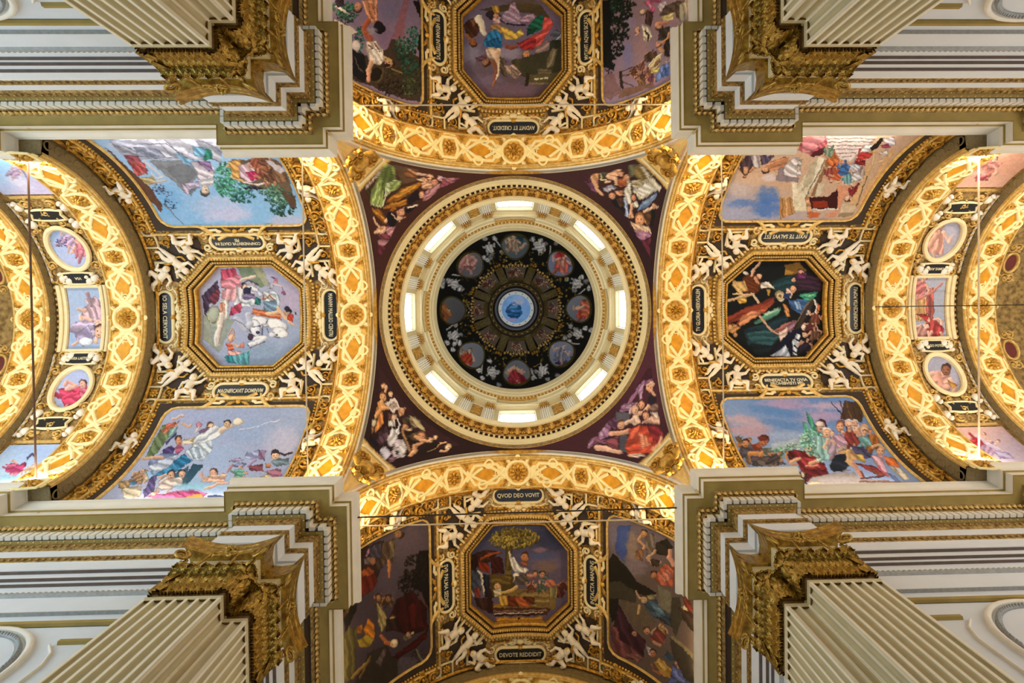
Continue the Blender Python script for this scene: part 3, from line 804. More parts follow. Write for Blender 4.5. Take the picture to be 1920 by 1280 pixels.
# drum wall with eight window openings
WA = 0.178      # half angle of a window
R0 = 5.0
mb = MB()
def cylpatch(a0, a1, z0, z1, r=R0, n=8):
    t = np.linspace(a0, a1, n); P = np.zeros((n, 2, 3))
    for j, z in enumerate((z0, z1)): P[:, j] = np.stack([r * np.cos(t), r * np.sin(t), np.full(n, z)], 1)
    mb.grid(P)
ZW0, ZW1 = 22.4, 26.15
for k in range(8):
    a = k * pi / 4
    cylpatch(a + WA, a + pi / 4 - WA, 21.2, 27.2)
    cylpatch(a - WA, a + WA, 21.2, ZW0); cylpatch(a - WA, a + WA, ZW1, 27.2)
tag(put('wall_drum', mb.mesh('wall', M['drumwall'], 30)), 'pale cream wall of the dome drum between its windows', None, None, 'structure')
for k in range(8):
    a = k * pi / 4
    w = put('window', None, None, ROTZ(a) @ TR(R0, 0, 24.3)); w.name = 'window_%d' % (k + 1); w['kind'] = 'structure'
    tag(w, 'bright rectangular drum window, number %d clockwise from the right' % (k + 1))
    f = MB(); y = R0 * math.sin(WA); yi = y * .96; zc = 24.3
    for s in (-1, 1):
        f.add([(0, s * y, ZW0 - zc), (0, s * y, ZW1 - zc), (.10, s * yi, ZW1 - zc - .03), (.10, s * yi, ZW0 - zc)], [(0, 1, 2, 3)])
    f.add([(-.09, -y, ZW1 - zc), (-.09, y, ZW1 - zc), (.10, yi, ZW1 - zc - .03), (.10, -yi, ZW1 - zc - .03)], [(0, 1, 2, 3)])
    f.add([(-.09, -y, ZW0 - zc), (-.09, y, ZW0 - zc), (.10, yi, ZW0 - zc), (.10, -yi, ZW0 - zc)], [(0, 1, 2, 3)])
    put('window_reveal', f.mesh('window_reveal', M['drum'], 30), w)
    f = MB()
    pl = lambda u, v, h: np.stack([-h + .0 * u, u + 0 * v, v], -1)
    ribbon(f, pl, [(-y - .07, ZW0 - zc), (-y - .07, ZW1 - zc + .07), (y + .07, ZW1 - zc + .07), (y + .07, ZW0 - zc)], .15, .07, prof=FLAT)
    put('window_frame', f.mesh('window_frame', M['drumpil'], 30), w)
    # sill hood above the opening
    f = MB(); box(f, -.07, 0, ZW1 - zc + .33, .26, 2 * y + .5, .10); box(f, -.02, 0, ZW1 - zc + .24, .16, 2 * y + .38, .1); box(f, -.16, 0, ZW1 - zc + .41, .34, 2 * y + .6, .06)
    put('window_hood', f.mesh('window_hood', M['drum'], 30), w)
    for s in (-1, 0, 1):
        for z0, z1 in ((ZW0 - zc, -.2), (-.2, 1.0), (1.0, ZW1 - zc - .05)):
            g = MB(); yy = yi * 2 / 3
            g.add([(.08, s * yy - yy / 2 + .015, z0 + .02), (.08, s * yy + yy / 2 - .015, z0 + .02), (.08, s * yy + yy / 2 - .015, z1 - .02), (.08, s * yy - yy / 2 + .015, z1 - .02)], [(0, 1, 2, 3)])
            put('pane', g.mesh('pane', M['glass'], 0), w)
    g = MB(); box(g, .105, 0, (ZW0 + ZW1) / 2 - zc, .03, 2 * yi, ZW1 - ZW0 - .05); put('window_bars', g.mesh('window_bars', M['lead'], 0), w)
# paired drum pilasters with a carved panel between them
pm = MB(); prf = [(-.24, 0)]
for k in range(5):
    c = -.24 + .48 * (k + .5) / 5
    prf += [(c - .034, .06), (c - .026, .005), (c + .026, .005), (c + .034, .06)]
prf += [(.24, 0)]
prf = [(-.24, 0), (-.24, .06)] + prf[1:-1] + [(.24, .06), (.24, 0)]
G = np.stack([A_([(-y * 1.8, x, z) for x, y in prf]) for z in (21.3, 26.2)], 0); pm.grid(G)
DP = pm.mesh('drum_shaft', M['drumpil'], 30, (0, 0, 24))
cp = MB()
for s, z, hh in ((.25, 26.22, .05), (.27, 26.32, .08), (.25, 26.42, .08)): box(cp, -.07, 0, z - 24, .17 + (s - .25) * 3, 2 * s, hh)
DC = cp.mesh('drum_capital', M['drumgold'], 30)
lf = MB(); 
for s in (-1, 0, 1): leafr(lf, chc, s * .14, -.12, .26, .16, .22, pi / 2, 0, 5)
DL = lf.mesh('capital_leaves', M['drumgold'], 0)
am = MB(); chp = lambda u, v, h: np.stack([-h, u, v], -1)
ribbon(am, chp, [(-.30, -2.2), (-.30, 2.0), (.30, 2.0), (.30, -2.2)], .07, .06)
PFR = am.mesh('panel_frame', M['drum'], 30)
bm_ = MB(); plate(bm_, chp, [(-.28, -2.2), (.28, -2.2), (.28, 1.98), (-.28, 1.98)], .015); PFI = bm_.mesh('panel_field', M['apse'], 0)
sm = MB()
for z in (1.5, .9, .2, -.6, -1.4):
    for s in (-1, 1): scroll(sm, chp, s * .11, z, .24, s * .6, s, .07)
    rosette(sm, chp, 0, z + .28, .08, .09, 6)
PSC = sm.mesh('panel_scrolls', M['drumgold'], 0)
CLK = ['right', 'lower right', 'bottom', 'lower left', 'left', 'upper left', 'top', 'upper right']
for k in range(8):
    a = k * pi / 4 + pi / 8
    between = f'between the {CLK[k]} and {CLK[(k + 1) % 8]} windows of the drum'
    for s in (-1, 1):
        p = thing('drum_pilaster', f'fluted drum pilaster {"before" if s < 0 else "after"} the panel clockwise from the {CLK[k]} window', 'pilaster', ROTZ(a + s * .118) @ TR(5.0, 0, 24), 'paired pilasters of the drum', 'thing')
        put('drum_shaft', DP, p); c = put('drum_capital', DC, p); put('capital_leaves', DL, c, TR(-.1, 0, 2.25))
    p = thing('carved_panel', f'tall carved relief panel {between}', 'panel', ROTZ(a) @ TR(4.985, 0, 24), 'carved panels of the drum', 'thing')
    put('panel_field', PFI, p); put('panel_frame', PFR, p); put('panel_scrolls', PSC, p)
# upper cornice
uc = thing('upper_cornice', 'cream upper cornice ring with fine dentils below the dark dome painting', 'cornice', TR(0, 0, 27), kind='thing')
o1 = (0, 0, 27)
ring('architrave', [(5.02, 26.48), (4.86, 26.5), (4.86, 26.75), (4.82, 26.77), (4.82, 27.0), (4.76, 27.05)], 'drum', uc, o1)
ring('frieze', [(4.76, 27.05), (4.76, 27.55), (4.70, 27.6)], 'drumwall', uc, o1)
ring('gilt_line', [(4.71, 27.58), (4.67, 27.62), (4.66, 27.7)], 'drumgold', uc, o1)
ring('dentil_bed', [(4.66, 27.68), (4.63, 27.7), (4.63, 27.95), (4.55, 27.97)], 'drumgold', uc, o1)
ring('corona', [(4.55, 27.96), (4.44, 27.98), (4.43, 28.25), (4.40, 28.28)], 'drum', uc, o1)
ring('cymatium', [(4.40, 28.27), (4.37, 28.3), (4.35, 28.45)] + [(4.35 - .06 * a, 28.45 + .5 * a) for a in (.2, .5, .8, 1)] + [(4.85, 29.05), (4.86, 29.35)], 'drum', uc, o1)
for k in range(8):     # the entablature breaks forward over each pair of pilasters
    a = k * pi / 4 + pi / 8
    b = MB(); t = np.linspace(-.17, .17, 7)
    G = np.stack([np.stack([r * np.cos(t), r * np.sin(t), np.full(7, z)], 1) for r, z in ((4.86, 26.49), (4.76, 26.5), (4.76, 27.0), (4.70, 27.04), (4.68, 27.55), (4.62, 27.6), (4.66, 27.7))], 1)
    b.grid(G)
    for j in (0, -1): b.add(np.vstack([G[j], [[4.95 * math.cos(t[j]), 4.95 * math.sin(t[j]), 27.7]], [[4.95 * math.cos(t[j]), 4.95 * math.sin(t[j]), 26.49]]]), [tuple(range(9))])
    put('ressaut', b.mesh('ressaut', M['drum'], 30, o1), uc, ROTZ(a))
dm = MB(); box(dm, 0, 0, 0, .09, .07, .16); DENT3 = dm.mesh('dentil', M['drum'], 30)
for k in range(150):
    put('dentil', DENT3, uc, ROTZ(2 * pi * k / 150) @ TR(4.60, 0, 27.83 - 27))
# lantern
lt = thing('lantern', 'dark moulded lantern shaft with pale pierced ring and sky painting at the dome centre', 'lantern', TR(0, 0, 34), kind='thing')
o2 = (0, 0, 34)
ring('outer_ring', [(2.05, 33.75), (1.95, 33.72), (1.86, 33.78), (1.80, 33.86)], 'olive', lt, o2, 96)
ring('ring_cove', [(1.80, 33.86), (1.74, 33.9), (1.72, 34.02), (1.69, 34.05)], 'dark', lt, o2, 96)
ring('gilt_ring', [(1.69, 34.05), (1.66, 34.06), (1.60, 34.16), (1.55, 34.2), (1.50, 34.2)], 'olive', lt, o2, 96)
ring('inner_ring', [(1.50, 34.2), (1.47, 34.3), (1.40, 34.4), (1.36, 34.45), (1.34, 34.9)], 'dark', lt, o2, 96)
ring('shaft', [(1.34, 34.9), (1.33, 37.3)], 'dark', lt, o2, 96)
ring('shadow_ring', [(1.34, 37.28), (1.25, 37.32), (1.23, 37.36)], 'dark', lt, o2, 96)
ring('pierced_ring', [(1.25, 37.34), (1.22, 37.36), (1.21, 37.5), (1.03, 37.62), (1.02, 37.66)], 'white', lt, o2, 96)
sc = MB(); chr_ = lambda u, v, h: np.stack([v * np.cos(u), v * np.sin(u), 34.13 - h - (1.62 - v) * .6], -1)
for k in range(28): blob(sc, chr_, 2 * pi * k / 28, 1.62, .06, .05, .06, 0, 7, 2)
tag(put('scallops', sc.mesh('scallops', M['goldp'], 0, o2), lt), kind='stuff')
hb = MB(); t8 = np.linspace(0, 2 * pi, 8, endpoint=False)
hb.add([(.045 * math.cos(x), .045 * math.sin(x), 0) for x in t8] + [(0, 0, .02)], [(i, (i + 1) % 8, 8) for i in range(8)])
HOLE = hb.mesh('ring_hole', M['black'], 0)
for k in range(15):
    put('ring_hole', HOLE, lt, ROTZ(2 * pi * k / 15 + .1) @ TR(1.12, 0, 37.54 - 34) @ Matrix.Rotation(-.58, 4, 'Y'))

# ------------------------------------------------------------------ stucco putti: one continuous body surface each
def sdf_mesh(prims, lo, hi, h, k=.022):
    lo = A_(lo); hi = A_(hi); n = np.ceil((hi - lo) / h).astype(int) + 1
    ax = [lo[i] + h * np.arange(n[i]) for i in range(3)]
    X, Y, Z = np.meshgrid(*ax, indexing='ij'); F = np.full(X.shape, 9.0)
    for a, b, r0, r1 in prims:
        a = A_(a); b = A_(b); d = b - a; L2 = (d @ d) + 1e-9
        m = [(np.minimum(a[i], b[i]) - max(r0, r1) - .07, np.maximum(a[i], b[i]) + max(r0, r1) + .07) for i in range(3)]
        sl = tuple(slice(max(0, int((m[i][0] - lo[i]) / h)), min(n[i], int((m[i][1] - lo[i]) / h) + 2)) for i in range(3))
        x, y, z = X[sl], Y[sl], Z[sl]
        t = np.clip(((x - a[0]) * d[0] + (y - a[1]) * d[1] + (z - a[2]) * d[2]) / L2, 0, 1)
        q = np.sqrt((x - a[0] - t * d[0]) ** 2 + (y - a[1] - t * d[1]) ** 2 + (z - a[2] - t * d[2]) ** 2) - (r0 + (r1 - r0) * t)
        f = F[sl]; hh = np.clip(.5 + .5 * (f - q) / k, 0, 1)
        F[sl] = f + (q - f) * hh - k * hh * (1 - hh)
    inside = F < 0
    c = inside[:-1, :-1, :-1].astype(int)
    cnt = np.zeros_like(c); acc = np.zeros(c.shape + (3,)); num = np.zeros(c.shape)
    sh = lambda A, o: A[o[0]:A.shape[0] - 1 + o[0], o[1]:A.shape[1] - 1 + o[1], o[2]:A.shape[2] - 1 + o[2]]
    cor = [(i, j, l) for i in (0, 1) for j in (0, 1) for l in (0, 1)]
    for o in cor:
        for axn in range(3):
            if o[axn] == 0:
                o2 = list(o); o2[axn] = 1
                fa, fb = sh(F, o), sh(F, o2); x = (fa < 0) != (fb < 0)
                t = np.where(x, fa / np.where(x, fa - fb, 1), 0)
                p = np.zeros(c.shape + (3,)); p[...] = o; p[..., axn] += t
                acc += p * x[..., None]; num += x
    act = num > 0; idx = np.full(c.shape, -1); idx[act] = np.arange(act.sum())
    V = (np.argwhere(act) + acc[act] / num[act][:, None]) * h + lo
    faces = []
    for axn in range(3):
        o = [0, 0, 0]; o[axn] = 1
        fa = inside[:inside.shape[0] - o[0], :inside.shape[1] - o[1], :inside.shape[2] - o[2]]
        fb = inside[o[0]:, o[1]:, o[2]:]
        e = np.argwhere(fa != fb); u, w = [i for i in range(3) if i != axn]
        du = np.zeros(3, int); du[u] = 1; dw = np.zeros(3, int); dw[w] = 1
        ok = (e[:, u] > 0) & (e[:, w] > 0) & (e[:, u] < c.shape[u]) & (e[:, w] < c.shape[w]) & (e[:, axn] < c.shape[axn]); e = e[ok]
        q = np.stack([idx[tuple((e - du - dw).T)], idx[tuple((e - dw).T)], idx[tuple(e.T)], idx[tuple((e - du).T)]], 1)
        fl = fa[tuple(e.T)] ^ (axn == 1)
        q[~fl] = q[~fl][:, ::-1]
        faces += q.tolist()
    return V, faces
def hand(c, d, spread, sg):
    """palm, four curled fingers of unequal length and a thumb"""
    c = A_(c); d = A_(d) / np.linalg.norm(d); s = A_(spread) / np.linalg.norm(spread)
    out = [(c, c + d * .05, .032, .03)]
    for k, ln in zip((-1.3, -.45, .4, 1.2), (.05, .065, .06, .045)):
        b = c + d * .055 + s * .017 * k; m = b + d * ln * .6; t = m + (d * .6 + A_([0, 0, -.6])) * ln * .6
        out += [(b, m, .0125, .0115), (m, t, .0115, .010)]
    b = c + s * -.03 * sg
    out += [(b, b + (d * .6 - s * sg * .8) * .05, .014, .012)]
    return out
def figure(P):
    """skeleton P of named joints -> tapered capsules"""
    J = {k: A_(v) for k, v in P.items()}
    up = (J['neck'] - J['pelvis']); up /= np.linalg.norm(up)
    hd = J['head']; fz = A_(P.get('face', (0, 0, 1.0))); fz = fz / np.linalg.norm(fz)
    pr = [(J['pelvis'], J['belly'], .135, .13), (J['belly'], J['chest'], .13, .135), (J['chest'], J['neck'], .11, .06), (J['neck'], hd, .055, .07),
          (hd, hd + (hd - J['neck']) * .30, .118, .112), (hd + fz * .035, hd + fz * .05 - up * .03, .09, .075),
          (hd + fz * .115 - up * .015, hd + fz * .13 - up * .03, .022, .022)]
    sx = np.cross(up, fz); sx /= np.linalg.norm(sx) + 1e-9
    for s in (-1, 1):
        pr += [(hd + sx * s * .05 + fz * .075 - up * .045, hd + sx * s * .05 + fz * .08 - up * .045, .04, .04), (hd + sx * s * .115, hd + sx * s * .118 + up * .03, .028, .022)]
        a = 'l' if s < 0 else 'r'
        pr += [(J['chest'], J['sh' + a], .10, .07), (J['sh' + a], J['el' + a], .066, .05), (J['el' + a], J['ha' + a], .052, .034)]
        d = J['ha' + a] - J['el' + a]; pr += hand(J['ha' + a], d, np.cross(d, (0, 0, 1.0)) + A_([1e-4, 0, 0]), s)
        pr += [(J['pelvis'], J['hip' + a], .12, .11), (J['hip' + a], J['kn' + a], .105, .072), (J['kn' + a], J['kn' + a] * .55 + J['an' + a] * .45, .074, .07), (J['kn' + a] * .5 + J['an' + a] * .5, J['an' + a], .066, .042),
               (J['an' + a], J['to' + a], .045, .032)]
    return [(a, b, r0 * 1.13, r1 * 1.13) if max(r0, r1) > .02 else (a, b, r0, r1) for a, b, r0, r1 in pr]
POSE = {
 'stand': dict(pelvis=(0, -.08, .02), belly=(.0, .04, .05), chest=(0, .24, .03), neck=(.0, .38, .04), head=(.03, .50, .08), face=(.25, -.35, 1),
    shl=(-.17, .31, .02), ell=(-.33, .40, .02), hal=(-.30, .62, .03), shr=(.17, .31, .02), elr=(.35, .24, .05), har=(.42, .46, .04),
    hipl=(-.09, -.14, .02), knl=(-.13, -.44, .06), anl=(-.12, -.74, .0), tol=(-.16, -.82, .07), hipr=(.09, -.14, .02), knr=(.11, -.42, .10), anr=(.03, -.70, .02), tor=(.08, -.79, .08)),
 'sit': dict(pelvis=(0, -.10, .06), belly=(-.02, .02, .10), chest=(-.05, .21, .06), neck=(-.07, .34, .06), head=(-.09, .46, .10), face=(-.4, -.3, 1),
    shl=(-.22, .26, .05), ell=(-.38, .10, .06), hal=(-.36, -.10, .08), shr=(.12, .29, .05), elr=(.28, .38, .08), har=(.36, .54, .07),
    hipl=(-.10, -.13, .08), knl=(-.24, -.30, .22), anl=(-.20, -.56, .10), tol=(-.27, -.63, .16), hipr=(.10, -.12, .08), knr=(.36, -.05, .22), anr=(.44, -.33, .12), tor=(.53, -.38, .17)),
 'crouch': dict(pelvis=(.06, -.12, .05), belly=(.03, .0, .10), chest=(-.04, .17, .10), neck=(-.12, .28, .10), head=(-.20, .37, .13), face=(-.6, -.4, .8),
    shl=(-.20, .16, .10), ell=(-.30, -.03, .13), hal=(-.44, .10, .12), shr=(.10, .26, .06), elr=(.30, .24, .05), har=(.40, .08, .08),
    hipl=(-.02, -.16, .08), knl=(-.28, -.24, .20), anl=(-.16, -.47, .08), tol=(-.25, -.54, .13), hipr=(.13, -.15, .06), knr=(.22, -.42, .16), anr=(.38, -.62, .06), tor=(.46, -.57, .12)),
}
PUTTO = {}
for nm, P in POSE.items():
    V, F = sdf_mesh(figure(P), (-.75, -.98, -.18), (.75, .78, .42), .021)
    J = {k: A_(v) for k, v in P.items()}
    hd = J['head']; up = hd - J['neck']; up /= np.linalg.norm(up); fz = A_(P['face']); fz /= np.linalg.norm(fz)
    for s in (1, -1):
        mb = MB(); mb.add(V * A_([s, 1, 1]), F); me = mb.mesh('body', M['flesh'], 0)
        hb = MB()
        for q in RNG.normal(size=(46, 3)):
            q /= np.linalg.norm(q)
            if q @ fz > .35 or q @ up < -.5: continue
            c = hd + up * .05 + q * .115
            b = (RNG.rand() * .5 + .8) * .034; t = np.linspace(0, 2 * pi, 6, endpoint=False)
            e1 = np.cross(q, (0.1, .2, 1.0)); e1 /= np.linalg.norm(e1); e2 = np.cross(q, e1)
            W = np.vstack([[c + (e1 * math.cos(x) + e2 * math.sin(x)) * b for x in t], [c + q * .035]])
            hb.add(W * A_([s, 1, 1]), [(i, (i + 1) % 6, 6) for i in range(6)])
        hair = hb.mesh('hair', M['goldp'], 0)
        db = MB(); a = J['hipr'] + A_([.08, .02, .10]); m = J['belly'] + A_([0, -.08, .13]); e = J['hipl'] + A_([-.12, .04, .03])
        path = [a + A_([.16, -.18, -.04]), a, m, e, e + A_([-.14, .16, -.06]), e + A_([-.10, .36, -.08])]
        path = A_([np.array(path[min(int(x), 4)]) * (1 - (x - int(x))) + np.array(path[min(int(x) + 1, 5)]) * (x - int(x)) for x in np.linspace(0, 4.999, 22)])
        tube(db, path * A_([s, 1, 1]), .035 + .018 * np.sin(np.linspace(0, 9, 22)), 7)
        PUTTO[nm, s] = (me, hair, db.mesh('sash', M['gold'], 0))
def putto(pose, s, mx, label, group):
    t = thing('putto', label, 'statue', mx @ Matrix.Scale(.86, 4), group)
    b, h, d = PUTTO[pose, s]
    put('body', b, t); put('hair', h, t); put('sash', d, t)

# ------------------------------------------------------------------ cartouches with lettering
cb = MB(); plate(cb, ch_plane, stadium(.89, .235, 9), .05, bevel=.01); CPL = cb.mesh('plaque', M['black'], 30)
cf = MB(); ribbon(cf, ch_plane, stadium(.93, .275, 10), .11, .10, True, h0=0)
for s in (-1, 1):
    ribbon(cf, ch_plane, spiral(s * 1.08, .22, .03, .14, 1.4, 0, s), .07, .09, step=.05)
    ribbon(cf, ch_plane, spiral(s * 1.08, -.22, .03, .14, 1.4, 0, -s), .07, .09, step=.05)
    ribbon(cf, ch_plane, [(s * .5, .34), (s * .62, .46), (s * .85, .44), (s * 1.0, .32)], .1, .07)
    ribbon(cf, ch_plane, [(s * .5, -.34), (s * .62, -.44), (s * .85, -.42), (s * 1.0, -.32)], .1, .07)
    blob(cf, ch_plane, s * .3, .40, .12, .06, .09, 0); blob(cf, ch_plane, s * .55, -.38, .1, .06, .09, 0)
CFR = cf.mesh('scrolled_frame', M['cream'], 0)
cg = MB()
blob(cg, ch_plane, 0, .27, .13, .09, .14); rosette(cg, ch_plane, 0, .40, .11, .11, 6)
for s in (-1, 1):
    leafr(cg, ch_plane, s * .12, .42, .34, .14, .08, pi / 2 - s * 1.25, s * .3)
    leafr(cg, ch_plane, s * .1, -.38, .36, .13, .07, -pi / 2 + s * 1.25, -s * .3)
blob(cg, ch_plane, 0, -.38, .1, .1, .1)
CGI = cg.mesh('gilt_mask', M['gold'], 0)
TEXTS = {  # nearest the dome, far end, +s side, -s side
    'right': ('TV GLORIA HIERVSALEM', 'HONORIFICENTIA POPVLI', 'BENEDICTA TV QVIA\nPROHIBVISTI ME', 'IVXIT TE SALVVS EST'),
    'left': ('MANVM MALLEO CENTRI', 'IO SELA CERVIDIT', 'CONFVNDENTVR CRATE INI\nPEI', 'MAGNIFICAVIT DOMINVM'),
    'top': ('AVDIVIT ET CREDIDIT.', '', 'MVTAVIT AQVAS SICATAS', 'PER HEVAM INTERITVS'),
    'bottom': ('QVOD DEO VOVIT', 'DEVOTE REDDIDIT', 'SVB PALMA SEDENS', 'INTACTA MANENS'),
}
def lettering(txt, parent, mx, size, width):
    c = bpy.data.curves.new('lettering', 'FONT'); c.body = txt; c.align_x = 'CENTER'; c.align_y = 'CENTER'
    c.size = size; c.extrude = .004; c.space_line = .85; c.offset = .003; c.resolution_u = 2
    o = bpy.data.objects.new('lettering', c); COL.objects.link(o)
    dg = bpy.context.evaluated_depsgraph_get()
    me = bpy.data.meshes.new_from_object(o.evaluated_get(dg), depsgraph=dg)
    bpy.data.objects.remove(o)
    me.materials.clear(); me.materials.append(M['letter'])
    co = np.zeros(len(me.vertices) * 3); me.vertices.foreach_get('co', co); co = co.reshape(-1, 3)
    w = co[:, 0].max() - co[:, 0].min(); co[:, 0] *= min(1.15, width / w); me.vertices.foreach_set('co', co.ravel())
    put('lettering', me, parent, mx)
def cartouche(txt, mx, label, group, flip=1):
    t = thing('cartouche', label, 'cartouche', mx, group)
    put('plaque', CPL, t); put('scrolled_frame', CFR, t); tag(put('gilt_mask', CGI, t, ROTZ(0) if flip > 0 else ROTZ(pi)), kind='stuff')
    if txt: lettering(txt, t, TR(0, -.01 if '\n' not in txt else .0, .056), .21 if '\n' not in txt else .15, 1.56)

# ------------------------------------------------------------------ stucco frames of the four vaults
chv = ch_vault(RV, TC)
om = {}
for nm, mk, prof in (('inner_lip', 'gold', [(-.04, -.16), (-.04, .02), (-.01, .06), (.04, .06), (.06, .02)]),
                     ('shadow_cove', 'dark', [(.06, .02), (.09, .01), (.11, .02)]),  # dark colour in both coves stands for the shadow in the recesses
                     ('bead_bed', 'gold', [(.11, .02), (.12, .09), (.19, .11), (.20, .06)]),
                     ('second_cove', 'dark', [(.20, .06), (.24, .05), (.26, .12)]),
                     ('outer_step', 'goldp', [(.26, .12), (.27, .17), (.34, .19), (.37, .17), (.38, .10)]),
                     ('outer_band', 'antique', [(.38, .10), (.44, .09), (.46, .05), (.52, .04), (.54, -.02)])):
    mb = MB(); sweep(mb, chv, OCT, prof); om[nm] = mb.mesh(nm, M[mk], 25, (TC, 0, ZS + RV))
mb = MB()
def octrow(d, pit, r, h0, hh):
    P = A_(OCT) * (1 + d / 1.84)
    for a, b in zip(P, np.roll(P, -1, 0)):
        L = np.linalg.norm(b - a); n = int(L / pit); dd = (b - a) / L; nn = A_([dd[1], -dd[0]])
        for k in range(n):
            c = a + dd * (k + .5) * L / n
            q = [c + dd * x * r + nn * y * r * 1.3 for x, y in ((-1, -1), (1, -1), (1, 1), (-1, 1))]
            V = np.vstack([chv(A_([p[0]]), A_([p[1]]), A_([h])) for h in (h0, h0 + hh) for p in q])
            mb.add(V, [(4, 5, 6, 7), (0, 1, 5, 4), (1, 2, 6, 5), (2, 3, 7, 6), (3, 0, 4, 7)])
octrow(.155, .085, .028, .09, .06); octrow(.31, .10, .033, .16, .07); octrow(.47, .13, .04, .03, .05)
om['dentils'] = mb.mesh('dentils', M['goldp'], 0, (TC, 0, ZS + RV))
SUBJ = {'left': 'white horse and riders on blue sky', 'right': 'dark canopy scene with blue and red robes', 'top': 'blue skirted figure over violet sky', 'bottom': 'tree and resting people'}
ARMN = {'left': 'left', 'right': 'right', 'top': 'top', 'bottom': 'bottom'}
for arm in AZ:
    f = thing('octagonal_frame', f'gilded dentilled octagonal frame round the fresco with {SUBJ[arm]}', 'frame', ARM[arm] @ TR(TC, 0, ZS + RV), 'octagonal frames of the vaults', 'thing')
    for nm in om:
        o = put(nm, om[nm], f)
        if nm == 'dentils': o['kind'] = 'stuff'
# side fresco frames: dark strip coloured as recess shadow, rounded cream moulding, gilt line
FT0, FT1, FV0, FV1 = 7.02 - TC, 12.40 - TC, D(34.6) * RV, D(83) * RV
def roundrect(u0, u1, v0, v1, r, n=7):
    out = []
    for cu, cv, a0, (ou, ov) in ((u1 - r, v0 + r, -pi / 2, (u1, v0)), (u1 - r, v1 - r, 0, (u1, v1)), (u0 + r, v1 - r, pi / 2, (u0, v1)), (u0 + r, v0 + r, pi, (u0, v0))):
        for a in np.linspace(a0, a0 + pi / 2, n): out.append(((cu + r * math.cos(a), cv + r * math.sin(a)), (ou, ov)))
    return out
sidef = {}
for s in (1, -1):
    chs = lambda u, v, h, s=s: chv(u, s * v, h)
    mb = MB(); ribbon(mb, chs, [(FT0 - .12, FV0 - .12), (FT1 + .12, FV0 - .12), (FT1 + .12, FV1), (FT0 - .12, FV1)], .08, .09, True); a = mb
    b = MB(); rr = roundrect(FT0 + .10, FT1 - .30, FV0 + .16, FV1 - .1, .40)
    inn = A_([x[0] for x in rr]); out = A_([x[1] for x in rr]); dn = 8
    inn2 = dense(inn, .2, True)
    G = []
    for p in inn2:
        q = np.clip(p, [FT0, FV0], [FT1, FV1])
        # push to the nearest edge of the outer rectangle
        du = min(p[0] - FT0, FT1 - p[0]); dv = min(p[1] - FV0, FV1 - p[1])
        o_ = p.copy()
        if min(p[0] - FT0 - .10, FT1 - .30 - p[0]) < .40 and dv < .56: o_ = A_([FT0 if p[0] - FT0 < 1 else FT1, FV0 if p[1] - FV0 < 1 else FV1])
        elif du < dv: o_[0] = FT0 if p[0] - FT0 < 1 else FT1
        else: o_[1] = FV0 if p[1] - FV0 < 1 else FV1
        G.append([p, o_])
    G = A_(G); P3 = np.stack([chs(G[:, j, 0], G[:, j, 1], np.full(len(G), h)) for j, h in ((0, -.005), (1, .005))], 1)
    b.grid(P3, True, False)
    c = MB(); ribbon(c, chs, inn2[::2], .08, .09, True, h0=-.04)
    d = MB()
    for e in (-1, 1):   # leathery scrolled tongues beside the cartouche, folding over the picture
        ribbon(d, chs, [(e * .74, FV0 - .30), (e * .82, FV0 - .12), (e * .95, FV0 + .05), (e * 1.12, FV0 + .17), (e * 1.34, FV0 + .20)], .15, .10, taper=[.5, 1, .9, .6, .3], step=.06)
    ribbon(d, chs, [(-.62, FV0 - .32), (-.3, FV0 - .16), (.3, FV0 - .16), (.62, FV0 - .32)], .14, .10)
    e_ = MB(); ribbon(e_, chs, [(-.95, FV0 + .22), (-.4, FV0 + .05), (.4, FV0 + .05), (.95, FV0 + .22)], .16, .05)
    sidef[s] = [('gilt_line', a.mesh('gilt_line', M['goldp'], 30)), ('dark_recess', b.mesh('dark_recess', M['dark'], 0)), ('rounded_moulding', c.mesh('rounded_moulding', M['goldp'], 40)),
                ('scroll_tongues', d.mesh('scroll_tongues', M['goldp'], 0))]
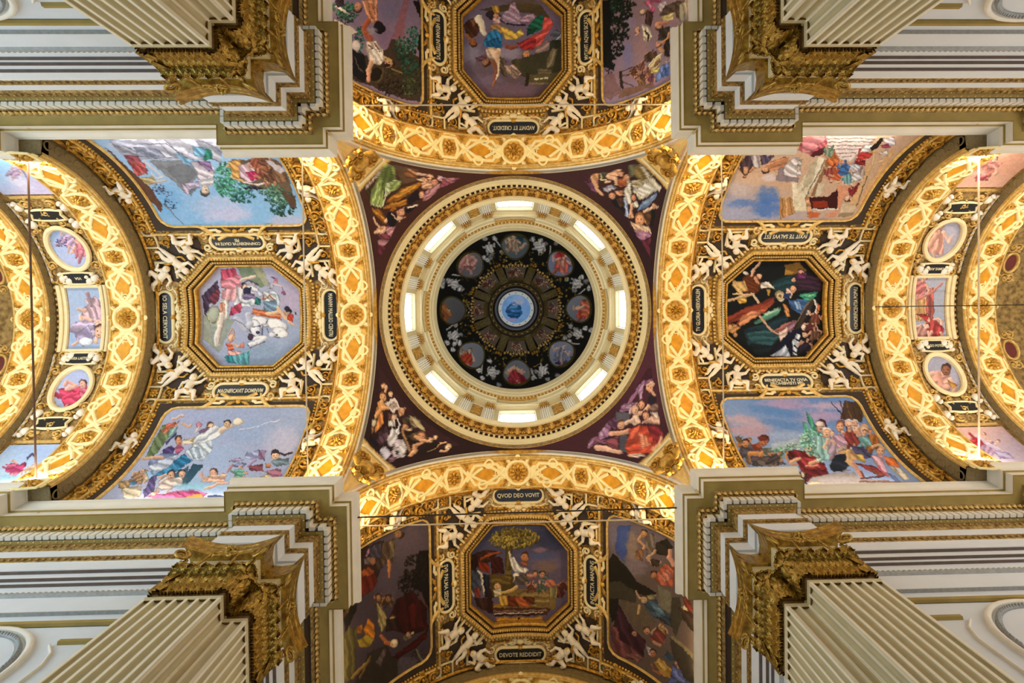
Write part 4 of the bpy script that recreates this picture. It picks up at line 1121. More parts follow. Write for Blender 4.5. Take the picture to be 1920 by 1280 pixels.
# corner fields: dark panels, gilt edges, rosette squares, leaf scrolls
ch0 = ch_plane
def corner_mesh():
    dk = MB(); ge = MB(); sc = MB(); rs = MB(); lt_ = MB()
    for su in (1, -1):
        for ss in (1, -1):
            T = lambda pts: [(su * x, ss * y) for x, y in pts][::(1 if su * ss > 0 else -1)]
            plate(dk, chv, T([(1.25, 2.42), (2.42, 1.25), (2.95, 1.40), (3.02, 2.05), (2.74, 2.62), (2.1, 2.94), (1.40, 2.90)]), .012)
            for pts in ([(1.42, 2.40), (2.10, 2.40)], [(2.40, 1.42), (2.40, 2.0)], [(1.40, 2.05), (1.72, 2.36)], [(2.10, 1.35), (2.42, 1.7)], [(2.1, 2.42), (2.1, 2.95), (1.45, 2.95)], [(2.42, 2.0), (3.05, 2.0), (3.05, 1.2)]):
                ribbon(ge, chv, T(pts), .09, .09)
            ribbon(ge, chv, T([(2.78, 2.55), (3.24, 2.55), (3.24, 3.02), (2.78, 3.02)]), .06, .06, True)
            rosette(rs, chv, su * 3.01, ss * 2.78, .16, .09, 8)
            for (x, y, r_, a, g) in ((2.45, 2.75, .34, .5, 1), (2.9, 2.25, .32, 1.2, -1), (1.1, 2.98, .30, 2.5, 1), (3.2, 1.1, .26, .3, 1), (2.25, 3.0, .26, -.8, -1)):
                scroll(sc, chv, su * x, ss * y, r_, a if su > 0 else pi - a, g * su * ss, .10)
            for (x, y, r_) in ((1.75, 2.85, .13), (2.0, 2.98, .10), (3.15, 1.75, .11), (2.95, 1.35, .10), (1.25, 2.55, .09)):
                rosette(sc, chv, su * x, ss * y, r_, .10, 6)
    for su in (1, -1):   # swags and knots beside the side cartouches
        for ss in (1, -1):
            for k in range(6): blob(sc, chv, su * 2.50, ss * (.3 + .15 * k), .05, .07, .09)
            for k in range(6): blob(sc, chv, su * (.3 + .16 * k), ss * 2.42, .07, .035, .07)
            leafr(lt_, chv, su * 2.55, ss * .1, .4, .2, .1, ss * pi / 2, 0)
        blob(lt_, chv, su * 2.50, 0, .12, .16, .16); blob(lt_, chv, 0, su * 2.44, .16, .1, .16)
        for ss in (1, -1): blob(lt_, chv, su * 2.42, ss * .2, .06, .1, .12)
    return dk.mesh('dark_panels', M['dark'], 30), ge.mesh('gilt_edges', M['cream'], 40), sc.mesh('leaf_scrolls', M['gold'], 0), rs.mesh('rosettes', M['gold'], 0), lt_.mesh('pale_knots', M['cream'], 0)
CM = corner_mesh()
stp = MB(); stw = MB(); bd = MB()
for su in (1, -1):
    for ss in (1, -1):
        for k, y in enumerate((3.35, 3.75, 4.3, 5.3, 5.75, 6.3, 6.8)):
            scroll(stp, chv, su * (2.98 + .06 * (-1) ** k), ss * y, .42, ss * pi / 2 + .5 * (-1) ** k, (-1) ** k * su, .14)
            leafr(stp, chv, su * 2.9, ss * (y + .2), .4, .2, .1, ss * pi / 2 + su * .5 * (-1) ** k, .4)
        for y in np.arange(3.2, 7.2, .12): blob(stp, chv, su * 2.70, ss * y, .05, .05, .06, 0, 6, 2)
        for y in (3.15, 3.55): ribbon(stw, chv, ell(su * 3.0, ss * y, .17, .15, 14), .05, .06, True)
for su, tt in ((1, 12.95), (-1, 6.50)):
    ribbon(bd, ch_vault(RV, tt), [(0, v) for v in np.linspace(-RV * TH, RV * TH, 90)], .10, .07)
    beads(bd, ch_vault(RV, tt), [(0, v) for v in np.linspace(-RV * TH, RV * TH, 160)], .045, .10, .11)
STP, STW, BDM = stp.mesh('leaf_strip', M['gold'], 0), stw.mesh('strip_rings', M['cream'], 40), bd.mesh('bead_borders', M['gold'], 0)
HEADS = {'left': ('right', 'left'), 'right': ('left', 'right'), 'top': ('bottom', 'top'), 'bottom': ('top', 'bottom')}   # near, far
SIDES = {'left': ('top', 'bottom'), 'right': ('bottom', 'top'), 'top': ('right', 'left'), 'bottom': ('left', 'right')}   # +s, -s
for arm in AZ:
    A = ARM[arm]
    g = thing('stucco_border', f'gilded stucco scrollwork and dark panels framing the octagon of the {NICE[arm]}', 'stucco', A, 'stucco borders of the vaults', 'thing')
    for nm, me in zip(('dark_panel', 'gilt_edge', 'leaf_scroll', 'rosette', 'pale_knot'), CM):
        o = put(nm, me, g); o['kind'] = 'stuff'
    for nm, me in (('leaf_strip', STP), ('strip_ring', STW), ('bead_border', BDM)): tag(put(nm, me, g), kind='stuff')
    near, far = HEADS[arm]; sd = SIDES[arm]
    for s in (1, -1):
        f = thing('fresco_frame', f'cream and dark frame of the {sd[0 if s > 0 else 1]} side fresco, {NICE[arm]}', 'frame', A, 'frames of the side frescoes', 'thing')
        for nm, me in sidef[s]:
            o = put(nm, me, f)
            if nm == 'scroll_tongues': o['kind'] = 'stuff'
    tx = TEXTS[arm]
    say = lambda t: ('reading ' + t.split('\n')[0]) if t else 'cut by the photo edge'
    short = lambda t: ' '.join(t.replace('\n', ' ').split()[:2])
    cartouche(tx[0], A @ onvault(TC - 2.95, 0, RV, 0, pi / 2), f'black plaque lettered {short(tx[0])}, dome end of the {NICE[arm]}', 'lettered plaques of the vaults', -1)
    cartouche(tx[1], A @ onvault(TC + 3.0, 0, RV, 0, pi / 2), (f'black plaque lettered {short(tx[1])}, outer end of the {NICE[arm]}' if tx[1] else f'black plaque at the outer end of the {NICE[arm]}, past the photo edge'), 'lettered plaques of the vaults', 1)
    th_ = 2.76 / RV
    cartouche(tx[2], A @ onvault(TC, th_, RV, 0, 0), f'black plaque lettered {short(tx[2])}, {sd[0]} side of the {NICE[arm]}', 'lettered plaques of the vaults', 1)
    cartouche(tx[3], A @ onvault(TC, -th_, RV, 0, pi), f'black plaque lettered {short(tx[3])}, {sd[1]} side of the {NICE[arm]}', 'lettered plaques of the vaults', 1)
    for su in (-1, 1):
        for ss in (-1, 1):
            cn = f'{near if su < 0 else far} {sd[0 if ss > 0 else 1]}'
            m = A @ onvault(TC + su * 2.34, ss * 2.02 / RV, RV, .05, math.atan2(ss * 1.02, -su * 1.17) - pi / 2)
            putto('stand', su * ss, m, f'standing putto at the {cn} corner of the octagon, {NICE[arm]}', 'standing putti round the octagons')
            m = A @ onvault(TC + su * 1.78, ss * 2.66 / RV, RV, .05, (0 if ss > 0 else pi) + .35 * su * ss)
            putto('sit', -su * ss, m, f'seated putto by the {sd[0 if ss > 0 else 1]} plaque, {near if su < 0 else far} end, {NICE[arm]}', 'seated putti by the plaques')
            m = A @ onvault(TC + su * 2.92, ss * 1.52 / RV, RV, .05, (pi / 2 if su > 0 else -pi / 2) + .3 * su * ss)
            putto('crouch', su * ss, m, f'crouching putto by the {near if su < 0 else far} plaque, {sd[0 if ss > 0 else 1]} side, {NICE[arm]}', 'crouching putti by the plaques')
            m = A @ onvault(TC + su * 2.98, ss * 4.82 / RV, RV, .06, (0 if ss > 0 else pi)) @ Matrix.Scale(.85, 4)
            putto('sit', su * ss, m, f'small putto in the {near if su < 0 else far} leaf strip by the {sd[0 if ss > 0 else 1]} fresco, {NICE[arm]}', 'putti in the leaf strips')

# ------------------------------------------------------------------ narrow bays beyond the left and right vaults
chb = ch_vault(RB, TB)
bf = MB(); sweep(bf, chb, [(.62, -1.12), (.62, 1.12), (-.62, 1.12), (-.62, -1.12)], [(-.03, -.06), (-.03, .05), (.03, .07), (.08, .05), (.09, .02)])
ribbon(bf, chb, [(.80, -1.2), (.80, 1.2)], .16, .10); ribbon(bf, chb, [(-.80, -1.2), (-.80, 1.2)], .12, .08)
BF1 = bf.mesh('moulded_frame', M['cream'], 30)
def oval_frame(v0):
    m = MB(); P = ell(0, v0, .60, .74, 32)
    sweep(m, chb, P, [(-.04, -.06), (-.03, .07), (.03, .10), (.10, .09), (.13, .03)]); return m.mesh('moulded_frame', M['cream'], 30)
bo = MB(); bw = MB()
for ss in (1, -1):
    for (x, y, r_, a, g) in ((.62, 1.3, .3, .4, 1), (-.62, 1.3, .3, 2.6, -1), (.75, 1.9, .34, 1.2, 1), (-.75, 1.9, .34, 1.9, -1), (.75, 3.2, .34, 1.0, -1), (-.75, 3.2, .34, 2.0, 1), (.3, 3.5, .3, 0, 1), (-.3, 3.5, .3, 3, -1), (.4, 4.25, .34, .4, 1), (-.4, 4.25, .34, 2.6, -1), (0, 3.9, .26, 0, 1)):
        scroll(bo, chb, x, ss * y, r_, a, g * ss, .09)
    for y in np.arange(.1, 4.2, .2):
        blob(bo, chb, .93, ss * y, .05, .07, .07, 0, 6, 2)
    for (x, y) in ((.55, 1.42), (-.55, 1.42), (.7, 3.42), (-.7, 3.42), (.72, 4.1), (-.72, 4.1), (.35, 1.32), (-.35, 1.32)):
        blob(bw, chb, x, ss * y, .13, .16, .14, .4, 8, 3); blob(bw, chb, x + .06, ss * (y + .16), .08, .08, .14)
    ribbon(bw, chb, [(.95, ss * 1.3), (.95, ss * 4.3)], .06, .06); ribbon(bw, chb, [(-.95, ss * .2), (-.95, ss * 4.3)], .06, .06)
    plate(bo, chb, [(-.7, ss * 4.5), (.7, ss * 4.5), (.7, ss * 4.58), (-.7, ss * 4.58)][::ss], .06)
BO, BW_ = bo.mesh('leaf_scrolls', M['goldp'], 0), bw.mesh('pale_knots', M['white'], 0)
sp = MB(); plate(sp, ch_plane, [(-.50, -.13), (-.42, -.02), (-.50, .13), (-.2, .17), (.2, .17), (.50, .13), (.42, -.02), (.50, -.13), (.2, -.16), (-.2, -.16)], .05); SPL = sp.mesh('plaque', M['black'], 30)
sf = MB(); ribbon(sf, ch_plane, [(-.54, -.17), (-.46, -.02), (-.54, .17), (-.2, .21), (.2, .21), (.54, .17), (.46, -.02), (.54, -.17), (.2, -.20), (-.2, -.20)], .07, .08, True); SFR = sf.mesh('scrolled_frame', M['cream'], 0)
for arm in ('left', 'right'):
    A = ARM[arm]; sd = SIDES[arm]
    f = thing('picture_frame', f'cream moulded frame of the square fresco in the narrow {arm} bay', 'frame', A, None, 'thing'); put('moulded_frame', BF1, f)
    g = thing('stucco_border', f'pale and gilt stucco scrolls of the narrow {arm} bay', 'stucco', A, None, 'thing')
    tag(put('leaf_scroll', BO, g), kind='stuff'); tag(put('pale_knot', BW_, g), kind='stuff')
    for s in (1, -1):
        side = sd[0 if s > 0 else 1]
        f = thing('oval_surround', f'cream oval frame toward the {side} in the narrow {arm} bay', 'frame', A, 'oval frames of the bays', 'thing'); put('moulded_frame', oval_frame(s * 2.52), f)
        for y, w_, tx in ((1.44, 'between square and oval frescoes', {('left', 1): 'VIA', ('left', -1): 'CAVSA LAETITIAE', ('right', 1): 'VIRGO POTENS', ('right', -1): 'DOMVS AVREA'}[arm, s]), (3.82, 'beyond the oval fresco', '')):
            t = thing('cartouche', f'small black plaque {w_}, {side} half, narrow {arm} bay', 'cartouche', A @ onvault(TB, s * y / RB, RB, .02, 0 if s > 0 else pi), 'small plaques of the bays')
            put('plaque', SPL, t); put('scrolled_frame', SFR, t)
            if tx: lettering(tx, t, TR(0, 0, .056), .13, .8)

# ------------------------------------------------------------------ gilt trophies in the pendentive corners
pm_ = MB()
def chpend(u, v, h):   # tangent plane low on the pendentive, u across, v upwards towards the dome
    return np.stack([u, v, h], -1)
blob(pm_, chpend, 0, .28, .34, .26, .22, 0, 12, 4)
for s in (-1, 1):
    scroll(pm_, chpend, s * .38, .52, .36, .4, s, .14); scroll(pm_, chpend, s * .2, -.12, .3, -.5, -s, .12)
    leafr(pm_, chpend, s * .25, .1, .5, .22, .14, pi / 2 - s * .8, s * .4); blob(pm_, chpend, s * .16, .62, .1, .1, .16)
TRO = pm_.mesh('leaf_trophy', M['gold'], 0)
lm = MB(); ribbon(lm, chpend, [(-.60, .98), (.60, .98)], .12, .06, prof=FLAT); LED = lm.mesh('corner_ledge', M['cream'], 30)
for q, (sx, sy) in QUAD.items():
    lam = D(16); rho = 5.02 * math.sqrt(2)
    nrm = -A_([sx * math.cos(lam) / math.sqrt(2), sy * math.cos(lam) / math.sqrt(2), math.sin(lam)])
    p = A_([0, 0, ZS]) - nrm * (rho - .05)
    up = A_([0, 0, 1.0]) - nrm * nrm[2]; up /= np.linalg.norm(up); x = np.cross(up, nrm)
    mx = Matrix(((x[0], up[0], nrm[0], p[0]), (x[1], up[1], nrm[1], p[1]), (x[2], up[2], nrm[2], p[2]), (0, 0, 0, 1)))
    t = thing('gilt_trophy', f'gilt stucco leaf trophy in the corner below the {q} pendentive fresco', 'ornament', mx, 'trophies of the pendentives')
    put('leaf_trophy', TRO, t); put('corner_ledge', LED, t)

# ------------------------------------------------------------------ tie rods and wires
def rod(name, a, b, r, m, label, cat):
    mb = MB(); k = 12; P = A_(a) + (A_(b) - A_(a)) * np.linspace(0, 1, k)[:, None]
    tube(mb, P, r, 8); single(name, mb, M[m], label, cat)
for arm, az in AZ.items():
    p = rot2(az, 5.95, -5.1); q = rot2(az, 5.95, 5.1)
    rod('tie_rod', (*p, 15.2), (*q, 15.2), .022, 'iron', f'thin iron tie rod across the mouth of the {NICE[arm]}', 'rod')
    if arm in ('left', 'right'):
        p = rot2(az, 13.7, -4.62); q = rot2(az, 13.7, 4.62)
        rod('tie_rod', (*p, 15.45), (*q, 15.45), .026, 'iron' if arm == 'right' else 'darkiron', f'iron tie rod across the second arch at the far {arm}', 'rod')
rod('cable', (-4.6, 5.62, 15.0), (4.6, 5.55, 15.0), .022, 'wire', 'thin dark cable spanning above the QVOD DEO VOVIT plaque', 'cable')
rod('cable', (13.02, -.05, 19.0), (20, -.05, 18.6), .018, 'wire', 'thin dark wire running out along the crown of the right arm', 'cable')

# ------------------------------------------------------------------ frescoes: painted as colour attributes on their own curved surfaces
CAMP = A_([0.0152, -0.2836, 0.0])
def sheet(P):
    """drawing-sheet coordinates of points on the ceiling; the strokes below are given on this survey sheet"""
    v = (P - CAMP) @ VR.T
    return 992.93 + 1000 * v[:, 0] / v[:, 2], 585.06 + 1000 * v[:, 1] / v[:, 2]
_lat = RNG.rand(64, 64)
def vnoise(x, y):
    xi = np.floor(x).astype(int); yi = np.floor(y).astype(int); fx = x - xi; fy = y - yi
    fx = fx * fx * (3 - 2 * fx); fy = fy * fy * (3 - 2 * fy)
    g = lambda i, j: _lat[(xi + i) % 64, (yi + j) % 64]
    return (g(0, 0) * (1 - fx) + g(1, 0) * fx) * (1 - fy) + (g(0, 1) * (1 - fx) + g(1, 1) * fx) * fy
def fbm(x, y): return .5 * vnoise(x, y) + .3 * vnoise(x * 2.1 + 7, y * 2.1 + 3) + .2 * vnoise(x * 4.3 + 1, y * 4.3 + 9)
class Painter:
    def __init__(s, X, Y, seed=1):
        s.x0, s.y0 = X, Y
        s.X = X + 5 * (fbm(X / 11, Y / 11) - .5) + 2.6 * (fbm(X / 3.3 + 5, Y / 3.3) - .5); s.Y = Y + 5 * (fbm(X / 11 + 31, Y / 11 + 17) - .5) + 2.6 * (fbm(X / 3.3 + 9, Y / 3.3 + 40) - .5)
        s.brush = 1 + .13 * (fbm(X / 2.4 + 3, Y / 2.4 + 8) - .47)
        s.C = np.full((len(X), 3), .5); s.r = np.random.RandomState(seed)
        s.n = fbm(X / 6, Y / 6)
    def mix(s, i, c, a):
        a = np.asarray(a)[..., None] if np.ndim(a) else a
        s.C[i] = s.C[i] * (1 - a) + c * a
    def ell(s, c, x, y, rx, ry, ang=0, soft=.12, al=1.0, shade=.30):
        R_ = max(rx, ry) * 1.4; i = np.where((abs(s.X - x) < R_) & (abs(s.Y - y) < R_))[0]
        if not len(i): return
        dx = s.X[i] - x; dy = s.Y[i] - y; ca, sa = math.cos(ang), math.sin(ang)
        u = (dx * ca + dy * sa) / rx; v = (-dx * sa + dy * ca) / ry; q = u * u + v * v
        a = np.clip((1.0 - q) / soft + .5, 0, 1) * al
        lit = (1.08 - shade * q * .5 - shade * .45 * (dx / rx + dy / ry) * .6) * (1 - (.28 if max(rx, ry) > 5 else .10) * np.clip((q - .62) / .3, 0, 1))
        s.mix(i, np.clip(c * lit[:, None], 0, 1), a)
    def poly(s, c, pts, fold=None, ang=0.0, amp=.22):
        p = A_(pts).reshape(-1, 2); lo = p.min(0) - 2; hi = p.max(0) + 2
        i = np.where((s.X > lo[0]) & (s.X < hi[0]) & (s.Y > lo[1]) & (s.Y < hi[1]))[0]
        if not len(i): return
        k = inpoly(s.X[i], s.Y[i], p); i = i[k]
        if not len(i): return
        ed = np.full(len(i), 9.0); n_ = len(p)
        for k_ in range(n_):
            a_, b_ = p[k_], p[(k_ + 1) % n_]; d_ = b_ - a_; L_ = (d_ @ d_) + 1e-9
            t_ = np.clip(((s.X[i] - a_[0]) * d_[0] + (s.Y[i] - a_[1]) * d_[1]) / L_, 0, 1)
            ed = np.minimum(ed, np.hypot(s.X[i] - a_[0] - t_ * d_[0], s.Y[i] - a_[1] - t_ * d_[1]))
        rim = .66 + .34 * np.clip(ed / 1.7, 0, 1) if fold else .88 + .12 * np.clip(ed / 1.5, 0, 1)
        c = c * rim[:, None]
        if fold:
            ca, sa = math.cos(ang), math.sin(ang); X, Y = s.X[i], s.Y[i]
            q = (-X * sa + Y * ca) / fold + 1.6 * fbm(X / fold / 3, Y / fold / 3) + .25 * np.sin((X * ca + Y * sa) / fold / 2.2)
            w = np.sin(q * 1.15 * pi) + .35 * np.sin(q * 2.7 * pi + 1); f = 1 + amp * w * (.45 + .75 * s.n[i])
            f = f - .06
            s.C[i] = np.clip(c * f[:, None] + np.clip(f - 1.1, 0, 1)[:, None] * .22, 0, 1)
        else:
            s.C[i] = np.clip(c * (.88 + .24 * s.n[i])[:, None], 0, 1)
    def line(s, c, w, pts):
        p = A_(pts).reshape(-1, 2)
        for a, b in zip(p[:-1], p[1:]):
            lo = np.minimum(a, b) - w; hi = np.maximum(a, b) + w
            i = np.where((s.X > lo[0]) & (s.X < hi[0]) & (s.Y > lo[1]) & (s.Y < hi[1]))[0]
            if not len(i): continue
            d = b - a; L = (d @ d) + 1e-9
            t = np.clip(((s.X[i] - a[0]) * d[0] + (s.Y[i] - a[1]) * d[1]) / L, 0, 1)
            nx = s.X[i] - a[0] - t * d[0]; ny = s.Y[i] - a[1] - t * d[1]; q = np.sqrt(nx ** 2 + ny ** 2)
            al = np.clip((w / 2 - q) / max(.35, w * .15) + .5, 0, 1)
            lit = 1.05 - .35 * np.clip((nx + ny) / w + .3, -.3, 1)
            s.mix(i, np.clip(c * lit[:, None], 0, 1), al)
    def grad(s, c1, c2, x1, y1, x2, y2):
        d = A_([x2 - x1, y2 - y1]); t = np.clip(((s.X - x1) * d[0] + (s.Y - y1) * d[1]) / (d @ d), 0, 1)[:, None]
        s.C[:] = c1 * (1 - t) + c2 * t
    def cloud(s, c, x, y, rx, ry, ang=0):
        dx = s.X - x; dy = s.Y - y; ca, sa = math.cos(ang), math.sin(ang)
        q = ((dx * ca + dy * sa) / rx) ** 2 + ((-dx * sa + dy * ca) / ry) ** 2
        a = np.clip(1.2 - q + 1.3 * (fbm(s.x0 / 9, s.y0 / 5) - .5), 0, 1) ; s.mix(slice(None), c, a * .85)
    def leafage(s, c, x, y, rx, ry, n):
        for _ in range(int(n)):
            a = s.r.rand() * 2 * pi; q = math.sqrt(s.r.rand())
            k = .55 + .8 * s.r.rand()
            s.ell(np.clip(c * k, 0, 1), x + rx * q * math.cos(a), y + ry * q * math.sin(a), max(.9, rx * .10 + .7), max(.7, ry * .05 + .5), s.r.rand() * 3, .5, 1, .5)
    def head(s, sk, hair, x, y, r, ang=0):
        s.ell(hair, x + r * .32 * math.sin(ang), y - r * .32 * math.cos(ang), r * 1.0, r * .95)
        s.ell(sk, x - r * .1 * math.sin(ang), y + r * .15 * math.cos(ang), r * .86, r * .98)
        ca, sa = math.cos(ang), math.sin(ang)
        for e in (-.35, .35): s.ell(sk * .35, x + e * r * ca - .05 * r * sa, y + e * r * sa + .05 * r * ca, r * .16, r * .11, ang)
        s.line(sk * .6, r * .18, [x - .2 * r * ca - .6 * r * sa, y - .2 * r * sa + .6 * r * ca, x + .2 * r * ca - .6 * r * sa, y + .2 * r * sa + .6 * r * ca])
    def fig(s, dr, sk, x, y, size, ang, seed):
        """small draped figure: robe, limbs, head; ang turns its head from straight up"""
        r = np.random.RandomState(int(seed)); ca, sa = math.cos(ang), math.sin(ang)
        T = lambda u, v: (x + size * (u * ca - v * sa), y + size * (u * sa + v * ca))
        a, b, g, h = r.rand(4)
        s.poly(dr, [c for p in ((-.26, -.2), (.05 + .1 * a, -.26), (.26, -.12), (.30 + .15 * b, .42), (.1, .5), (-.32 - .15 * a, .40)) for c in T(*p)], size * .14, ang + 1.2 + a)
        s.line(dr * .8, size * .16, [*T(-.12, .35), *T(-.2 - .2 * a, .62)]); s.line(sk * .9, size * .10, [*T(.14, .4), *T(.1 + .2 * b, .66)])
        s.line(sk, size * .11, [*T(-.22, -.16), *T(-.40 - .1 * a, .05), *T(-.3 - .3 * b, -.25 + .4 * g)])
        s.line(sk, size * .11, [*T(.22, -.16), *T(.38 + .1 * b, .02), *T(.3 + .2 * h, -.3 + .5 * a)])
        s.ell(sk, *T(0, -.26), size * .07, size * .1, ang)
        s.head(sk, A_([.28, .17, .10]) * (.7 + h), *T(.02, -.38), size * .095, ang + (g - .5))
    def run(s, text, ox, oy, sc):
        q = 1.0 / sc
        for ln in text.strip().splitlines():
            t = ln.split()
            if not t or t[0] == '#': continue
            op = t[0]; n = lambda a, b=None: [float(x) for x in t[a:b]]
            X = lambda v, k=0: [ (ox if (i + k) % 2 == 0 else oy) + c * q for i, c in enumerate(v)]
            if op == 'bg': s.C[:] = hexc(t[1]) * (.9 + .2 * s.n)[:, None]
            elif op == 'lg': v = X(n(3)); s.grad(hexc(t[1]), hexc(t[2]), *v)
            elif op == 'e': v = n(2); s.ell(hexc(t[1]), *X(v[:2]), v[2] * q, v[3] * q, D(v[4]) if len(v) > 4 else 0)
            elif op == 'k': v = n(2); s.cloud(hexc(t[1]), *X(v[:2]), v[2] * q, v[3] * q, D(v[4]) if len(v) > 4 else 0)
            elif op == 'p': s.poly(hexc(t[1]), X(n(2)))
            elif op == 'd': s.poly(hexc(t[1]), X(n(4)), float(t[3]) * q, D(float(t[2])))
            elif op == 's': s.line(hexc(t[1]), float(t[2]) * q, X(n(3)))
            elif op == 'l': v = n(2); s.leafage(hexc(t[1]), *X(v[:2]), v[2] * q, v[3] * q, v[4])
            elif op == 'h': v = n(3); s.head(hexc(t[1]), hexc(t[2]), *X(v[:2]), v[2] * q, D(v[3]) if len(v) > 3 else 0)
            elif op == 'f': v = n(3); s.fig(hexc(t[1]), hexc(t[2]), *X(v[:2]), v[2] * q, D(v[3]), v[4])
def fresco(name, P, keep, text, ox, oy, sc, label, mx, seed=1, more=(), gain=1.0, parent=None, post=None, group='ceiling frescoes'):
    """P: grid of points in local space; mx: local to world"""
    nu, nv = P.shape[:2]
    mb = MB(); mb.grid(P)
    if keep is not None:
        k = keep.reshape(-1); mb.F = [f for f in mb.F if any(k[i] for i in f)]
    V = P.reshape(-1, 3); W = V @ A_(mx.to_3x3()).T + A_(mx.translation)
    pa = Painter(*sheet(W), seed); pa.run(text, ox, oy, sc)
    for tx, a, b, c in more: pa.run(tx, a, b, c)
    if post is not None: post(pa, V)
    cen = (V.min(0) + V.max(0)) / 2
    me = mb.mesh(name, M['paint'], 0, cen)
    at = me.color_attributes.new('paint', 'FLOAT_COLOR', 'POINT')
    col = np.ones((len(V), 4)); col[:, :3] = np.clip(lin(np.clip(pa.C * pa.brush[:, None], 0, 1)) * gain, 0, 1)
    at.data.foreach_set('color', col.astype(np.float32).ravel())
    if parent is not None:
        return put(name, me, parent, mx @ TR(*cen))
    return tag(put(name, me, None, mx @ TR(*cen)), label, 'fresco', group)
def vgrid(R, tc, u0, u1, v0, v1, nu, nv, h=0.0):
    ch = ch_vault(R, tc); u = np.linspace(u0, u1, nu); v = np.linspace(v0, v1, nv)
    U, Vv = np.meshgrid(u, v, indexing='ij')
    return ch(U, Vv, np.full(U.shape, h)), U, Vv
T = {}
T['left oct'] = ('''
lg 9fb0d0 b9b8d4 1200 1000 700 200
p 7f9078 480 120 680 120 830 300 760 340 560 260
p a9ab8c 640 120 760 130 860 330 800 320
k b9b7d6 1000 260 200 140 30
k c2b3d0 1080 480 140 200
k 93a9c6 700 1050 300 130
k a7b6d6 1000 820 200 180
p a5a998 120 640 420 640 380 860 300 1060 120 900
p 9aa49c 180 690 470 690 290 1060 230 990
d 4d3b52 60 40 110 430 270 270 310 400 230 560 140 640
d 7a3a4a 30 30 190 440 300 330 300 470 220 560
e a9a7c0 215 540 30 24
s 2a2334 14 140 600 165 660
d d85a77 70 42 310 150 460 130 530 250 520 330 420 380 320 340
d ef9aa8 20 40 320 260 530 200 530 330 440 400 320 330
d f2b2b8 100 44 330 370 500 350 470 480 400 500 320 460
d e9e3e8 80 40 480 330 560 340 540 520 450 540 480 430
d c24a66 40 40 430 560 540 500 540 610 410 660
s f4d3c4 34 540 260 640 235 690 215
d efe2d8 90 30 310 480 400 480 400 640 330 760 300 640
d e8a488 80 26 300 520 360 520 360 640 320 680
s eedfd4 62 330 640 300 780 270 900 280 960
s b9a39a 20 345 700 310 830 295 940
s f3e9e2 26 255 890 265 960
e aeb4a2 235 640 70 100 15
s d9cf9a 8 170 640 200 740 260 760 300 660
d e6e2ee 20 34 560 310 680 290 730 360 700 420 600 400
s 5a5470 16 545 300 620 275 720 310
h f0c9ac 2c2436 575 345 38 -40
e 2b2a48 600 385 46 44
e 2c2840 640 352 16 16
d 8a7aa0 10 30 550 420 680 400 690 470 560 490
d dfe6f2 15 34 530 470 690 470 690 550 540 560
d 2f7d78 60 24 690 440 760 470 740 540 690 520
d cfd6e8 30 30 730 340 780 390 740 450 700 410
d b7bac8 70 26 830 280 890 310 880 360 820 350
d dbe2ea 40 34 770 390 900 370 950 440 860 500 770 480
s a8663c 16 775 430 790 470 850 420 890 470
d 7f9cb8 20 34 780 490 960 470 960 560 880 610 780 590
d cfdde6 80 30 910 380 960 440 960 540 920 540
s e8d6d0 12 880 300 1000 330
d d890a8 30 24 890 240 940 240 935 300 900 290
s 6a3a58 10 870 230 910 240
e 8f5a78 1000 395 26 20 40
s 8f5a78 10 985 330 1000 390
d e8885c 10 22 660 570 780 590 940 620 1000 640 960 680 760 660 650 630
s f4cba4 42 830 630 960 600
s b5522c 16 750 640 860 660 980 690
s f4cba4 34 940 560 1000 640 1060 720 1110 740
d d84f3a 40 22 1050 620 1120 650 1110 710 1040 700
h c9a08a 2a2634 1040 610 38 60
e 2a2c40 1040 570 34 26 40
e 1c1c2c 1130 620 12 12
e efeef6 730 720 120 70 10
e e9e9f4 690 790 60 110 -10
e f3f2fa 930 750 130 66 25
e eceaf4 960 830 90 54 20
e f6f4fa 990 850 56 44
s 56587a 12 660 660 620 740 640 820 690 880 780 890
s 56587a 9 650 770 740 770 800 740 830 690
s 56587a 9 820 790 850 840 900 880 960 890
s 5a5c80 14 770 770 770 860 790 900
e 3a3a5c 720 830 22 20
s efeef6 56 690 900 800 900 690 960 640 970
s 56587a 10 800 930 700 970 640 1000 610 970
e 4a3448 640 880 34 40
e e6e4ee 880 850 40 30
e 50506a 930 850 10 12
s cfd0e0 60 610 640 640 740 600 800 480 690
s 7c86a4 10 460 700 560 740 620 810
e eebfa2 430 890 36 44
s c99a80 14 400 860 440 780 460 830 430 940
d e8795c 20 26 370 950 420 940 470 1020 400 1030
s eab89c 30 440 960 500 990 560 970
e d88a80 545 975 28 30
d f2b4ac 30 26 390 1030 540 1030 520 1090 400 1090
d 6fb8c4 70 34 350 1100 470 1080 640 1030 620 1180 400 1170
d 3f9aa8 80 24 360 1090 440 1080 460 1170 380 1160
''', 360, 480, 5.817)
